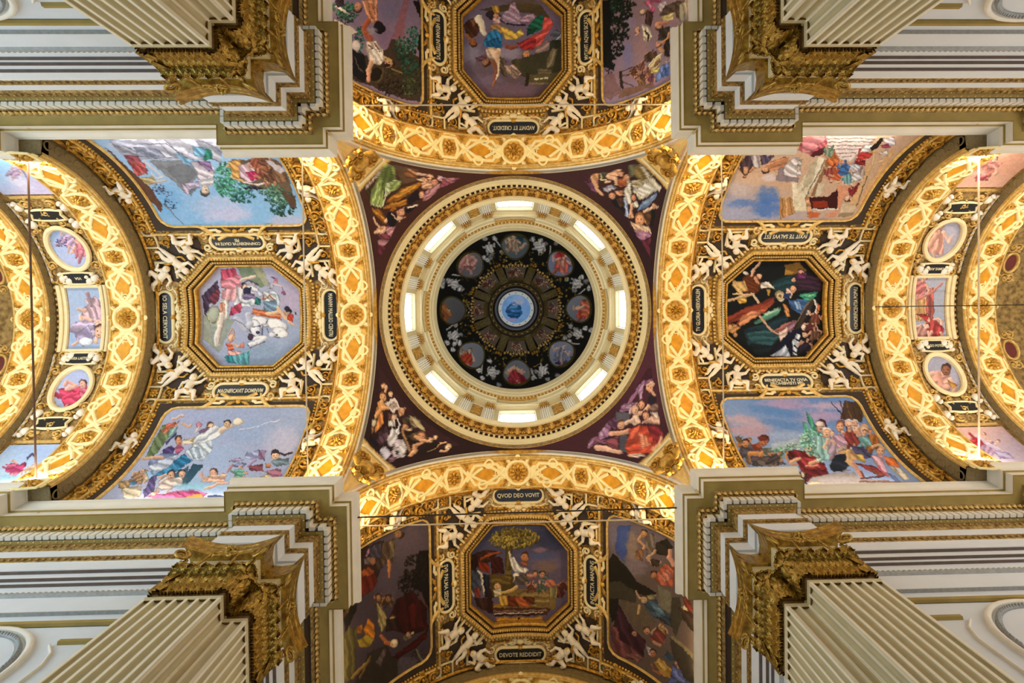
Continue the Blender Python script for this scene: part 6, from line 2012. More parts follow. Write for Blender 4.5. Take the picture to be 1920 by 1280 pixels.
T['top b'] = ('''
lg 8a7280 8c7a96 600 300 400 900
k 7a76a8 400 620 60 160
k 8a7c9c 420 260 90 120
k 9a7c84 560 560 90 160
k 907488 300 900 160 120
p 7c6068 150 860 240 820 340 1060 200 1140 140 1100
l 0f1a16 260 120 200 140 170
l 101c16 240 330 190 120 170
l 14241a 330 60 180 70 110
l 0c1612 240 520 120 150 120
l 1c3a30 220 80 90 60 40
l 101a14 330 420 100 50 60
p 0c0e10 110 0 200 0 230 640 240 780 130 780 110 400
l 12181a 200 720 60 120 50
d c85c8c 60 40 590 20 660 0 720 100 700 180 640 90
d d888a8 60 24 640 30 690 60 690 120 640 90
d a83c6c 10 30 660 0 800 0 760 30 700 40
d 3c2c2c 60 40 620 120 700 150 680 300 600 280
s 5c3c34 26 640 130 640 260
h d8b8a0 3c2424 575 140 30 170
d e0d4c0 70 30 560 280 680 340 690 430 640 500 590 460
s 2c1c1c 22 600 360 650 400 640 470
h d8a890 4c2c24 515 350 34 160
s d8a890 20 500 400 540 370
d c8b8c8 40 30 740 60 840 0 860 60 780 140
d 54443c 30 44 770 180 840 60 960 20 960 130 860 200
d d8c88c -10 30 780 200 940 140 930 220 820 240
d 4c3c34 40 40 960 0 1060 0 1040 250 960 200
d 8a8478 80 34 990 60 1090 0 1090 240 1000 250
h c89478 3c2420 760 300 44 160
s b87c64 40 770 280 860 260
d 3c3430 40 50 760 340 880 300 890 460 760 460
s c89068 30 780 500 870 440 880 380
s d09870 46 760 510 800 580
h d89c80 4c2820 760 510 32 150
h c08c6c 3c2418 640 640 48 150
d 4c382c 60 40 590 640 700 560 700 690 620 720
d 5c4434 50 40 640 640 740 580 760 680 680 700
d d0bc94 -50 40 650 780 720 650 800 600 790 700 720 810 670 840
s e6dcb8 16 640 790 700 680 790 620
d 9c7c5c -50 30 700 740 770 650 780 700 720 770
d d8d070 10 24 650 830 780 760 760 820 680 850
d 2c2420 60 40 830 480 890 440 890 640 820 640
d 7088c8 75 40 800 740 890 710 890 850 740 930 710 920
d 4c68a8 75 24 820 780 880 760 870 850 780 890
l c8b880 860 680 40 30 14
h c08870 4c2c24 580 720 24 160
h b88068 4c2c24 500 860 30 160
f 7a5048 c89478 560 790 130 170 4
f 6a4434 c08c70 480 840 110 160 6
f 8a5a50 d0987c 640 880 150 150 8
f 5c4038 b8846c 560 900 130 170 11
f 684058 c89078 680 930 120 160 13
f 7a5c48 c89878 570 980 130 180 5
p 30281e 305 810 340 810 360 1020 330 1020
s 3c3024 12 340 810 520 750
s 3c3024 10 340 870 520 820
s 4c3824 16 350 940 470 980
p 7a5c50 330 1030 520 980 700 950 720 980 300 1130
''', 1110, 0, 6.094)
T['bottom a'] = ('''
lg 4c4048 3c3038 500 200 400 700
k 54464e 540 240 130 200
k 4a3e48 400 520 120 160
p 2c1a14 170 270 360 210 340 400 300 520 180 640
d 3a3440 60 30 250 260 340 230 350 330 270 370
d 8c6474 70 20 215 330 250 260 260 300 230 340
d 6a5c5c 50 24 205 350 260 340 260 390 215 390
h 8c5c3c 2c1a10 280 370 26 160
d 3c2c24 60 30 290 370 350 330 350 410 310 430
d 4a382c 70 30 350 230 440 190 440 290 420 370 380 390 340 380
d 6a5840 75 20 400 210 440 210 435 330 405 350
h 8c6444 3c2818 470 165 32 120
s b87848 22 395 370 405 440
s b06a40 14 405 440 400 490
d 8c4420 30 34 185 440 240 410 290 440 270 480 190 500
d 5c1c10 60 40 185 490 290 460 310 520 280 580 190 640
p 120b08 620 290 700 290 700 760 640 600 560 560 600 400
l 1c140e 600 430 90 120 110
l 261a10 520 520 60 60 60
l 14100a 560 560 90 100 70
d 300a08 70 60 460 650 560 590 680 700 690 880 560 930 420 880 400 780
d 420f0c 80 40 540 700 620 650 660 860 560 880
s 5c3c34 8 620 600 690 720
f 4a3424 8c6040 330 650 90 10 3
f 3c2a1c 7a5438 390 650 90 -10 4
h 8c6444 2c1a10 320 640 24 0
h 7a5438 2c1a10 395 645 24 0
d 8a7a4c 75 20 300 680 350 730 390 820 340 910 320 840
s a08c58 14 310 690 370 790
d b06a1c 40 40 210 880 240 790 290 840 290 960 230 1010
d 8c5418 40 30 150 860 200 840 200 910 150 910
d 8c7424 30 40 160 960 240 910 290 950 260 1010 180 1010
d 4c4424 85 30 80 850 160 880 150 1240 60 1280 50 940
p 14100c 50 720 160 690 140 780 70 900
d 54381c 60 30 50 760 100 690 110 720 60 800
s a86038 30 340 930 380 980 430 990
h d8b488 3c2818 440 980 32 60
e dcc8a8 440 975 20 18
h b0845c 4c3018 425 800 26 0
d 2a1a14 60 30 380 800 450 790 460 880 370 900
s c8ac88 18 540 920 580 905
d 6c5844 60 26 500 930 560 900 580 940 520 970
h a88460 3c2818 545 915 20 30
d 3c0c08 -30 30 420 1090 560 980 690 880 680 950 560 1040 460 1100
p 2c241c 240 1060 380 990 420 1090 460 1100 460 1220 380 1280 140 1280
d 5c4c48 60 26 300 1120 360 1020 380 1040 330 1160
s 8a6c38 22 120 1240 250 1110
s 6a5028 16 180 1240 260 1080
p 4c4248 470 1090 580 1080 640 1140 600 1160 470 1220
l 2c2a20 620 1080 60 50 40
s 7a7460 10 600 1030 650 1120
''', 630, 960, 4.0)
T['bottom b'] = ('''
lg 6a5c60 5c4c44 250 150 300 520
p 3c4a7c 150 100 250 100 230 300 200 380 130 280
k 44548c 190 200 50 90
k 7a6a70 290 380 90 120
k 8a7464 260 250 50 120
k 6a6478 120 180 30 80
d 6a5c50 75 34 360 160 430 160 430 320 370 330
s b88c64 20 350 150 310 210 360 260 310 310
d 8a6040 60 20 290 280 350 280 340 370 290 350
h a87c54 3c2414 350 160 28 0
d 2c241c 40 50 440 230 530 200 570 260 540 330 440 310
s b8906c 20 440 290 380 340 430 400 470 370
d 3c2c20 60 30 390 350 470 350 460 410 420 410
d a8563c 50 30 430 480 500 380 570 420 570 560 470 540 430 500
d b8705c 50 20 460 470 530 420 560 500 500 530
h a8704c 4c2818 420 470 24 0
s d09478 30 550 290 540 340 570 400
p 1f1a10 60 400 120 310 200 390 300 520 440 600 420 640 280 600 160 520 60 520
p 3a3426 70 520 170 520 300 600 290 680 170 660 70 650
p 201a14 60 650 160 650 160 780 110 830 70 720
p 5a4c3c 160 670 310 670 440 820 360 920 280 860
p 6a6250 450 540 560 600 550 760 460 720
p 3a3428 560 640 620 640 640 800 590 930 550 860
d 3c2028 60 44 160 690 260 860 360 960 350 1080 180 1060 120 860
d 6a3c3c 70 40 100 860 150 860 170 960 260 1010 350 1080 300 1120 160 1080 110 1020
d 8a5a50 20 30 180 1060 300 1060 350 1090 300 1120
d 3c4c58 35 40 350 680 440 650 480 720 560 780 540 830 440 790 360 720
d 5c7484 35 24 400 690 480 720 520 780 450 770
d 8a7c58 30 24 370 620 440 610 430 650 380 660
h b89870 4c3820 350 650 26 0
s b89464 20 320 700 310 760
s b89070 14 290 590 320 640 350 650
d 30343c 40 30 440 780 560 800 560 860 480 820
f 6a3a2c b08464 470 890 130 0 4
d a88454 60 24 460 870 500 840 510 930 470 920
d 7a3c34 60 30 390 940 460 870 520 930 480 1000 410 980
h b08060 4c2c1c 370 890 26 0
h a87858 4c2c1c 280 910 22 0
s b08868 22 430 970 470 1000
d c8c0c0 40 24 360 1000 430 1030 440 1080 390 1070
h a87054 2c1a14 415 1055 26 0
d b88c40 45 40 420 1120 460 1090 560 1180 550 1250 500 1230
d d8ac5c 45 24 440 1110 500 1110 540 1180 500 1190
d c87c54 30 34 390 1090 430 1180 500 1200 470 1230 420 1190
d 5c6498 50 40 560 1130 620 1170 700 1280 520 1280 560 1220
d 7078b0 50 24 570 1180 640 1200 680 1280 590 1270
s b88464 20 590 1130 640 1160
h b07c5c 3c241c 620 1150 28 20
d 3c5060 40 30 490 1080 530 1040 590 1110 550 1120
p 3c342a 550 930 720 1080 720 1280 660 1260 560 1060
p 7a6c50 550 930 580 930 720 1060 720 1100
d 6a2c20 60 30 640 640 690 640 720 740 680 780
d b8a07c 60 24 610 720 660 690 690 750 630 780
d 3a2a20 60 30 600 700 720 760 720 900 640 800
''', 1120, 960, 4.0)
T['pend upper left'] = ('''
lg 4a2a1c 3a1c18 500 150 900 900
p 5c4430 590 130 900 180 900 330 700 370
d 8a5a34 20 40 700 230 820 180 900 280 760 300
p d8ccb4 230 420 500 110 540 110 330 330 260 440
d c8b0a0 50 30 220 420 330 300 350 330 260 420
d 8fa058 -70 60 290 610 320 440 480 110 600 140 620 300 480 400 460 640 380 660
d 5c6a34 -80 40 440 180 560 130 600 330 480 460 440 420
d aabf70 -70 30 310 560 400 330 430 400 420 620 340 640
d c4d2a0 40 30 490 370 600 310 680 330 640 430 500 520 480 440
d 96a860 -40 34 560 330 690 330 660 430 540 480
s d8dcb0 14 300 620 440 660 480 560 500 430
d 3c3420 60 30 250 420 320 430 300 520 250 500
d a86a1c -25 44 480 600 700 420 950 340 940 400 760 520 560 610
d d89a38 -25 30 560 560 720 430 900 360 880 420 700 520
d c8842c -10 30 490 640 760 560 740 640 560 670 440 680
d 8a5418 35 40 300 680 420 680 520 830 480 880 360 760
d d08c30 40 26 300 670 380 700 500 830 500 870 400 780
d a8641c 30 30 560 670 640 660 620 700 540 720
s c88c68 30 790 190 860 230 960 250
s d8b098 40 900 240 1000 260
h d8a888 5c3420 1060 290 52 10
h d89c7c 4c2818 1000 330 40 0
h c88c70 4c2818 1110 350 46 0
d e0b898 20 24 880 300 990 290 980 340 900 330
d d8a888 -20 30 940 340 1060 340 1100 430 960 440
h d8a080 4c2818 950 500 48 20
d b07c84 -40 30 1000 460 1180 360 1180 420 1040 560 960 600
d d8b0b8 -40 24 1140 260 1260 290 1240 350 1150 330
d 8c4c58 20 30 1200 300 1440 300 1260 400 1180 420
d b87c88 15 24 1220 290 1420 290 1280 340
p 1c1014 830 480 910 440 930 560 780 640 770 560
d ecd8c4 -15 26 750 660 900 630 890 660 770 690
p 140c10 740 690 880 660 800 740 720 740
d c88c6c 40 40 620 720 720 660 760 730 740 800 660 810
h d8a080 4c2818 700 730 48 130
s e0b090 44 500 830 620 790 680 810
p 140c12 500 780 540 720 640 760 640 840 600 920 530 880
s d8b898 12 560 740 680 860
d d8a484 40 40 370 930 480 890 500 950 420 1000 370 980
s e0b898 34 360 980 460 970 500 930
s d8b090 26 340 800 360 860 420 910
d 7a3c48 50 40 380 1000 520 980 560 1060 440 1080
d b8808c -30 34 500 900 620 900 560 1040 500 1000
d b07c88 20 34 380 1070 540 1080 460 1160 390 1110
d 5c2434 40 40 380 1120 500 1160 440 1270 400 1270
''', 650, 290, 6.736)
T['pend upper right'] = ('''
lg 3a2020 2a1418 600 200 900 900
p 3a1c24 0 240 200 230 300 330 200 360 60 290
d 4c2838 40 30 140 330 280 230 260 320 180 340
d 6a4060 40 30 190 340 260 330 320 470 260 440
d c8946c 60 40 240 260 330 210 340 340 310 440 270 380
s d8a880 30 260 280 310 420 380 480
d 4a4434 40 40 340 210 450 200 440 330 360 330
s d8cc9c 14 360 220 370 310 430 300
d e0ac88 20 40 440 220 590 160 640 210 600 250 470 280
h d8a080 4c2c1c 600 225 36 60
s e6b898 50 460 260 540 290 550 340
s e6b898 30 470 320 420 330
d 9c94a8 40 30 390 390 500 360 560 400 460 440 400 450
d c8c4d0 40 20 410 420 480 380 540 400 440 450
d a85a34 50 34 560 310 640 260 680 300 660 380 590 390
s d09068 40 660 250 640 300
d d89c74 20 34 520 440 620 420 640 480 560 490
h d89c78 3c2418 500 490 46 10
p 14141c 480 560 560 520 640 600 640 680 540 640
d 5c3c28 40 50 540 540 620 500 640 620 600 640
d e6dcc8 70 36 640 430 700 300 720 330 730 560 720 600 660 590
s d8b498 36 680 270 690 330
s c88c68 20 650 290 690 290
d 6a6850 80 40 690 130 780 100 780 240 720 280 690 250
d 8a7444 60 50 780 100 860 150 950 240 920 300 800 290 760 240
d d8ccb0 20 60 730 310 920 290 1040 420 960 490 830 540 760 460
d f0e8d8 20 40 760 400 900 330 1030 430 880 500 820 500
d b8a884 20 26 740 330 880 300 940 330 800 400
p dcd0b8 820 90 1100 400 1060 440 940 320
p efe4cc 950 270 1100 390 1060 440
p 9a8a6c 930 240 990 230 970 280 940 290
d 7890b8 -50 44 800 680 860 570 1040 450 1030 500 920 620 840 670
d a0b4d0 -50 24 860 600 1000 480 1020 490 900 600
d 8898c0 80 30 640 510 690 560 700 740 650 740
s c8d0e0 16 650 520 670 640 690 740
d e6dcc4 60 34 730 580 800 550 830 620 770 640
h d89070 4c2c1c 760 510 36 20
s e6b090 40 740 600 720 720
d d8a480 60 30 700 720 760 700 750 760 700 760
s e6c0a0 30 880 680 970 640 1040 620
h e0a888 4c2c1c 1000 610 26 0
p 14120e 970 660 1020 640 990 860 950 850
h d89c74 8a5c34 830 770 64 0
h c88858 5c3418 915 790 44 20
d 5c3c20 60 40 880 700 960 700 950 840 900 830
d e8c4a4 40 40 690 790 800 830 940 860 980 950 880 930 760 890
d f0d0b0 40 24 820 850 920 860 960 940 900 930
d 9c6a8c 25 34 760 900 960 930 970 980 840 1040
d c898b0 20 20 790 930 940 950 880 1000
d 5c2434 70 50 840 1040 970 990 950 1250 900 1150
d 6a3440 60 30 670 760 760 880 720 870
''', 1070, 290, 6.4)
T['pend lower left'] = ('''
lg 2c1414 241010 500 400 700 900
p 32181c 290 60 330 60 460 320 720 580 1180 900 900 940 420 540 290 300
h d8ac84 8a5c34 340 255 30 0
s e0b48c 30 380 260 370 310
h d09c70 5c3820 340 370 44 0
h e6c8a0 c8a070 425 345 26 0
d c88c50 70 40 280 430 330 400 390 490 320 530 280 600 250 590
s e0ac74 40 320 430 350 490 400 490
s dca46c 44 300 530 260 590
d d88c4c 75 44 290 570 340 530 350 650 260 760 250 740
e c8bca0 240 660 26 40 0
d a87c4c 60 24 210 700 240 700 230 770 210 760
p d8ccc8 360 440 470 385 530 490 440 540
p a89890 390 460 460 420 500 480 440 510
s 8a7a74 5 390 470 470 430
s 8a7a74 5 400 485 480 445
s 8a7a74 5 410 500 490 460
d c8946c 40 30 500 500 590 480 560 570 510 590
h d8a884 5c3820 545 515 26 0
d 5c3438 60 30 390 550 450 550 450 620 400 620
h e0b894 8a7a60 460 590 32 20
d e0d8d0 60 34 400 640 470 610 480 690 410 690
s d8d0d4 16 490 610 520 670 510 700
d 3c2430 60 50 280 760 390 680 410 760 350 900 260 880
d 5c404c 60 40 290 800 400 740 380 860 300 880
d 1c1018 40 50 190 780 290 880 290 940 190 840
d e0d8dc -60 44 380 830 440 700 500 740 490 830 430 920 390 880
d f0ecf0 -60 26 470 720 520 700 520 780 480 800
d d8ccd4 50 50 440 980 470 830 560 840 600 920 560 1030 470 1050
d f2eef0 50 30 490 930 560 850 600 940 540 1030
p 3c2c34 480 960 520 960 510 1000 480 1000
p d8d4e8 300 950 360 910 430 990 360 1060
d 8a6470 20 30 390 1030 480 1020 450 1080 400 1080
s b88860 18 550 720 590 830 630 960
s d0a068 12 560 760 640 980
d 8c7a5c 30 34 600 600 700 580 740 660 680 720
d b8a880 40 40 630 570 740 620 800 750 700 700
d 4c4030 30 40 540 600 640 580 600 680 560 690
h c8946c 5c3418 580 700 34 0
d d0b494 30 24 590 730 660 700 640 750 600 750
d 6a5234 20 40 600 800 720 750 830 800 820 850 700 860
h c88c68 6a4c30 760 800 50 10
s e0ac84 30 690 810 760 850 830 850
p 1c100c 720 970 920 850 960 900 840 1000 720 1010
s a88454 10 820 980 920 930 970 870
d d8a078 -20 44 660 900 760 860 800 870 720 920 690 1000 650 980
s e0ac80 36 680 900 680 970 640 1010
h e0b48c b88c60 860 840 24 20
h e6c098 b08458 910 810 24 0
h e8c8a4 c8a074 1045 920 32 20
s d8a884 24 970 960 1030 960
s e0b088 18 970 880 1020 870
''', 660, 680, 5.819)
T['pend lower right'] = ('''
lg 4a2430 3c1c24 900 200 600 900
p 3c1824 840 60 880 60 910 240 800 300 720 240
d 8c6080 -60 34 780 190 900 170 880 230 800 260 640 460 600 440
d b088a8 -65 24 740 240 800 220 780 420 740 440
d 9a7090 10 34 580 440 760 430 740 500 560 540 530 520
d c8a0b8 10 20 600 460 740 450 700 500 600 500
h d8a080 4c2c28 860 270 48 20
s e0b498 34 830 250 880 220 900 240
s d8a488 30 880 310 920 350
p 241c28 830 450 870 330 940 380 940 440
d 8a6a60 40 30 840 470 950 440 960 520 850 520
h d89c7c 4c2c24 770 460 46 10
s e0b090 44 850 470 810 540 740 560
h e0b094 8a5c44 700 510 50 0
s d8b8b8 16 650 560 650 500 700 470
d ecc8b0 60 34 650 640 680 570 730 560 760 650 700 680
h d89c7c 4c2c24 820 575 44 0
d e6b49c 20 40 750 660 840 610 920 560 970 600 980 670 860 660
d ead0c0 30 30 860 540 950 540 970 600 940 600
p 5c5a64 500 530 650 550 640 620 570 680 500 640
p 4c4c54 540 780 620 770 640 960 590 980 530 960
d 5c3850 70 40 400 640 490 580 520 700 480 740
d 9c7098 40 60 290 800 400 650 440 700 420 800 330 850
d b890b0 40 30 290 780 380 690 400 760 320 830
d 7c4c64 30 44 180 940 200 840 290 790 330 850 510 800 520 900 300 880
d a880a0 -40 24 170 920 220 840 290 800 250 860 200 940
d 8c4c58 20 50 360 860 520 790 520 960 420 900
s e0a888 50 480 770 560 760 640 740
h d8a484 6a4430 550 675 44 20
s ecc4ac 40 600 660 680 620
e d8a48c 450 770 34 30
d ecc4ac 15 50 260 910 290 890 420 910 540 970 560 1000 400 970 270 950
s e6b8a0 40 280 920 420 950 540 980
d c24a34 -30 60 640 720 740 680 960 700 1020 830 900 980 760 1000 620 1000 590 900 640 800
d e2694c -50 44 660 720 760 680 740 800 640 850
d d8583c -20 40 600 910 740 850 860 890 840 970 640 1000
d f0906c 80 30 750 760 830 800 880 900 760 950
d 8c2c34 40 44 830 690 960 690 1030 820 980 900 900 830
s ecb08c 34 990 820 960 890 900 950
s f0c0a0 26 640 1010 760 1000
d e8c8b4 10 30 640 1010 780 990 820 1020 720 1040
''', 1070, 680, 5.818)
BAYS = {
 ('left', 'square'): ('''
lg 9fb2d2 a8b4d8 400 400 500 700
k b8bedc 450 560 120 90
k 93acd4 400 640 90 120
d e6d0d4 30 30 420 420 480 480 520 500 460 500
s e8c4b8 34 460 470 520 500 560 520
f c8a8b4 e6bca8 490 500 150 120 4
s 8a6a80 14 500 460 520 440
f b8a8c4 e8c0ac 450 580 170 60 6
d a89cc0 20 30 380 600 440 560 470 620 410 660
s 6a6078 10 470 560 520 610
h e0b098 5a4038 500 590 30 20
e d8dce8 430 640 40 20
''', 0, 400, 2.667),
 ('left', 'oval+'): ('''
lg 9ab0da b0b8dc 550 560 650 860
f c8a8c8 e8c0b4 570 660 180 30 4
f d88a98 e6b8a8 640 740 170 -30 6
l 4c4c78 500 700 50 50 26
k c0c4e4 560 600 80 50
s d87a90 20 620 750 690 760
d b8c8e8 20 40 560 640 640 600 640 680
''', 0, 290, 4.268),
 ('left', 'oval-'): ('''
lg a9b4da b4bcdc 450 420 480 660
f d84a6c e6a898 480 540 200 60 4
s d84a6c 22 400 560 440 540 490 530 540 480
s c83a5c 20 470 610 520 600 550 560
h e0a898 5a4040 520 470 26 20
s e6b0a0 26 420 500 470 490
d d86a84 30 24 500 500 560 490 540 580 500 590
''', 0, 580, 3.368),
 ('left', 'corner+'): ('''
lg 9cc4ea c4bcdc 80 80 200 280
k d8d4e8 160 220 120 50 30
s 8a7aa0 14 170 120 220 190
f b8a0c0 e0b8ac 130 130 120 40 3
k 8fbce8 60 60 60 40
''', 0, 290, 4.268),
 ('left', 'corner-'): ('''
lg a4bce4 b8d0ea 200 880 60 1060
s 4c4a6c 14 170 940 200 910 220 930
f d86a90 e8b4a0 110 1000 120 60 4
d c84a7c 10 24 30 1020 160 960 150 1020 40 1030
d e0b89c 10 24 140 1010 240 970 240 1010 160 1030
k 8fc0d8 90 1060 90 24
''', 0, 580, 3.368),
 ('right', 'square'): ('''
lg a8aabc 9ca4b8 1240 340 1300 600
d d8b080 80 30 1215 420 1275 420 1275 540 1220 540
s b88a58 12 1230 430 1230 530
s b88a58 12 1260 430 1260 530
d c06a60 70 30 1270 380 1310 370 1310 520 1270 540
s 8a4c4c 14 1285 400 1290 520
f c87c7c e0ac98 1240 360 120 30 4
f b04848 e6b8a4 1300 560 130 -30 6
d b03c40 20 24 1215 500 1290 510 1270 540
d a83840 30 24 1300 540 1350 560 1350 580
s c8887c 12 1205 440 1290 400 1350 350
f b88880 e6bcac 1250 590 110 40 9
''', 1260, 400, 2.667),
 ('right', 'oval+'): ('''
lg a0a0b4 a8a4b8 1330 760 1400 920
f d8a494 e6b8a8 1340 840 190 20 4
s d8a090 30 1330 800 1350 870 1320 900
d e0a850 20 30 1380 830 1430 860 1400 880
h 8a5c48 4c3028 1370 780 26
e c89c90 1370 870 26 20
''', 1260, 400, 2.667),
 ('right', 'oval-'): ('''
lg 9c9cb0 a4a0b0 1300 30 1400 180
f d8a090 e8bca8 1310 110 180 20 5
d 8a2c44 20 24 1255 140 1300 150 1270 180
s e0ac98 26 1310 40 1320 110 1290 160
k b0b0c4 1400 80 40 60
e c89888 1340 60 20 24
''', 1260, 400, 2.667),
 ('right', 'corner-'): ('''
lg d8a48c e0b4a0 600 150 560 300
f d88a80 e8b8a4 640 160 180 40 4
d c8646c 20 30 520 250 600 230 640 280 540 290
s a84858 14 540 240 580 270 620 240
k e6c4b4 560 220 80 40
d e8a094 20 30 620 140 740 150 700 200 630 190
''', 1700, 270, 4.127),
 ('right', 'corner+'): ('''
lg d8b0a8 b8a8bc 480 880 640 1050
f c84048 e6b4a4 500 940 150 30 4
f b898b8 e8c0b0 580 980 150 50 7
s d8c8e0 22 480 900 560 960 640 1000
d a89cc0 30 30 590 1000 700 1020 740 1060 640 1060
s a83848 16 430 890 480 930 530 960
''', 1700, 570, 3.659),
}
LBL = {'left oct': 'octagonal fresco with a white horse and pink-robed figure on blue sky', 'right oct': 'octagonal fresco with dark canopy, red cloth and blue robe', 'top oct': 'octagonal fresco with an upside-down figure in a blue skirt', 'bottom oct': 'octagonal fresco with olive tree and resting people, dimly lit'}
octp = A_(OCT) * 1.02
GAIN = {'left': .78, 'right': .85, 'top': 1.0, 'bottom': 1.0}     # colour scale per arm, lowered where lighting overexposed the frescoes
for arm in AZ:
    P, U, V_ = vgrid(RV, TC, -1.93, 1.93, -1.93, 1.93, 150, 150, -.14)
    keep = inpoly(U.ravel(), V_.ravel(), octp)
    tx, ox, oy, sc = T[arm + ' oct']
    fresco('octagon_fresco', P, keep, tx, ox, oy, sc, LBL[arm + ' oct'], ARM[arm], 3, gain=GAIN[arm])
SLBL = {'left a': 'side fresco with grey-robed figure, trees and light blue sky, above left octagon', 'left b': 'side fresco with white-robed woman lifting a tambourine, below the left octagon',
        'right a': 'side fresco with temple steps and crowd above the right octagon', 'right b': 'side fresco with spears, soldiers and red-robed figure below the right octagon',
        'top a': 'side fresco of dark trees and bending figure, upper edge, left of octagon', 'top b': 'side fresco of black tree and crowd, upper edge, right of octagon',
        'bottom a': 'dark side fresco with crimson hanging, lower edge, left of octagon', 'bottom b': 'dark side fresco with grey tomb and flying figures, lower edge, right of octagon'}
for arm in AZ:
    for s in (1, -1):
        side = SIDES[arm][0 if s > 0 else 1]
        k = arm + (' a' if side in ('top', 'left') else ' b')
        P, U, V_ = vgrid(RV, TC, FT0, FT1, s * FV0 if s > 0 else -FV1, FV1 if s > 0 else -FV0, 210, 150, -.02)
        tx, ox, oy, sc = T[k]
        fresco('side_fresco', P, None, tx, ox, oy, sc, SLBL[k], ARM[arm], 5, gain=GAIN[arm])
for arm in ('left', 'right'):
    sd = SIDES[arm]
    P, U, V_ = vgrid(RB, TB, -.64, .64, -1.14, 1.14, 56, 96, -.03)
    tx, ox, oy, sc = BAYS[arm, 'square']; fresco('square_fresco', P, None, tx, ox, oy, sc, f'square sky fresco at the crown of the narrow {arm} bay', ARM[arm], 2)
    for s in (1, -1):
        side = sd[0 if s > 0 else 1]
        P, U, V_ = vgrid(RB, TB, -.66, .66, s * 2.52 - .8, s * 2.52 + .8, 56, 66, -.03)
        keep = inpoly(U.ravel(), V_.ravel(), ell(0, s * 2.52, .63, .77, 28))
        tx, ox, oy, sc = BAYS[arm, 'oval' + ('+' if s > 0 else '-')]; fresco('oval_fresco', P, keep, tx, ox, oy, sc, f'oval sky fresco toward the {side} of the narrow {arm} bay', ARM[arm], 4)
        P, U, V_ = vgrid(RB, TB, -.85, .85, min(s * 4.62, s * 6.9), max(s * 4.62, s * 6.9), 60, 60, -.01)
        tx, ox, oy, sc = BAYS[arm, 'corner' + ('+' if s > 0 else '-')]; fresco('corner_fresco', P, None, tx, ox, oy, sc, f'fresco of sky and figures at the foot, {side} end, narrow {arm} bay', ARM[arm], 6)
# pendentives: a sphere through the four arches
PLB = {'upper left': 'pendentive fresco with green and orange drapery, upper left of the dome', 'upper right': 'pendentive fresco with white-robed figure, upper right of the dome',
       'lower left': 'pendentive fresco with open book and white robe, lower left of the dome', 'lower right': 'pendentive fresco with red-robed woman and children, lower right of the dome'}
ap = 5.02
for q, (sx, sy) in QUAD.items():
    ph = np.linspace(.0, pi / 2, 221); b = np.linspace(0, 1, 150)
    rmax = ap / np.maximum(np.cos(ph), np.sin(ph)); r = 4.98 + (rmax[:, None] - 4.98) * (1 - b)[None, :]
    z = ZS + np.sqrt(np.maximum(0, 2 * ap * ap - r * r))
    P = np.stack([sx * r * np.cos(ph)[:, None], sy * r * np.sin(ph)[:, None], z], -1)
    tx, ox, oy, sc = T['pend ' + q]
    def foot(pa, V):        # plain gilt ground under the corner ledge
        i = V[:, 2] < ZS + ap * math.sqrt(2) * math.sin(D(25.2))
        pa.C[i] = hexc('e2bd72') * (.85 + .3 * pa.n[i])[:, None]
    fresco('pendentive_fresco', P, None, tx, ox, oy, sc, PLB[q], Matrix.Identity(4), 7, post=foot)
# dome shell: dark ground with white angels; medallions, ribs and panels stand on it
ang = []
def dpt(az, el):
    return sheet(A_([[RD * math.cos(el) * math.cos(az), RD * math.cos(el) * math.sin(az), ZD + RD * math.sin(el)]]))
dome_txt = ['bg 14140f']
rr = np.random.RandomState(11)
def pp(az, el): x, y = dpt(az, el); return float(x[0]), float(y[0])
for k in range(8):
    a = k * pi / 4 + pi / 8
    for j in range(7):
        x, y = pp(a + (rr.rand() - .5) * .34, D(20 + 24 * rr.rand()))
        g = rr.choice(['d8d8d2', 'c4c6c2', 'e6e6e0', '8a8c88', 'b0b0aa'])
        dome_txt.append(f'd {g} {rr.rand() * 180:.0f} 3 ' + ' '.join(f'{x + 5.5 * (.6 + .6 * rr.rand()) * math.cos(t):.1f} {y + 5.5 * (.6 + .6 * rr.rand()) * math.sin(t):.1f}' for t in np.linspace(0, 2 * pi, 8)[:-1]))
    x, y = pp(a, D(33)); dome_txt.append(f'f d8d8d4 ccc8c0 {x:.1f} {y:.1f} 22 {math.degrees(math.atan2(y - 580, x - 967)) + 90 + rr.randint(-40, 40):.0f} {k + 2}')
    x1, y1 = pp(a + .2, D(40)); x2, y2 = pp(a + .28, D(30)); x3, y3 = pp(a + .12, D(28))
    dome_txt.append(f's c8ccc8 2.2 {x3:.1f} {y3:.1f} {x1:.1f} {y1:.1f} {x2:.1f} {y2:.1f}')
    for j in range(26):
        x, y = pp(a + (rr.rand() - .5) * .78, D(46 + 8 * rr.rand()))
        dome_txt.append(f'e {rr.choice(["6a5a20", "8a7428", "4a3c14", "a88c38", "3c3418"])} {x:.1f} {y:.1f} {1.2 + 2 * rr.rand():.1f} {.8 + 1.2 * rr.rand():.1f} {rr.randint(180)}')
    for j in range(5):
        x, y = pp(a + (rr.rand() - .5) * .5, D(40 + 6 * rr.rand()))
        x2, y2 = x + rr.randint(-6, 6), y + rr.randint(-6, 6)
        dome_txt.append(f's {rr.choice(["8a7428", "5c4c18", "a89444"])} 1.4 {x:.1f} {y:.1f} {x2:.1f} {y2:.1f} {x2 + rr.randint(-4, 4)} {y2 + rr.randint(-4, 4)}')
    for j in range(5):
        x, y = pp(a + pi / 8 + (rr.rand() - .5) * .3, D(52 + 3 * rr.rand()))
        dome_txt.append(f'e {rr.choice(["c8c0a8", "8a8470", "6a5a20"])} {x:.1f} {y:.1f} 2 1 {rr.randint(180)}')
az = np.linspace(0, 2 * pi, 481); el = np.linspace(D(0), D(68.5), 110)
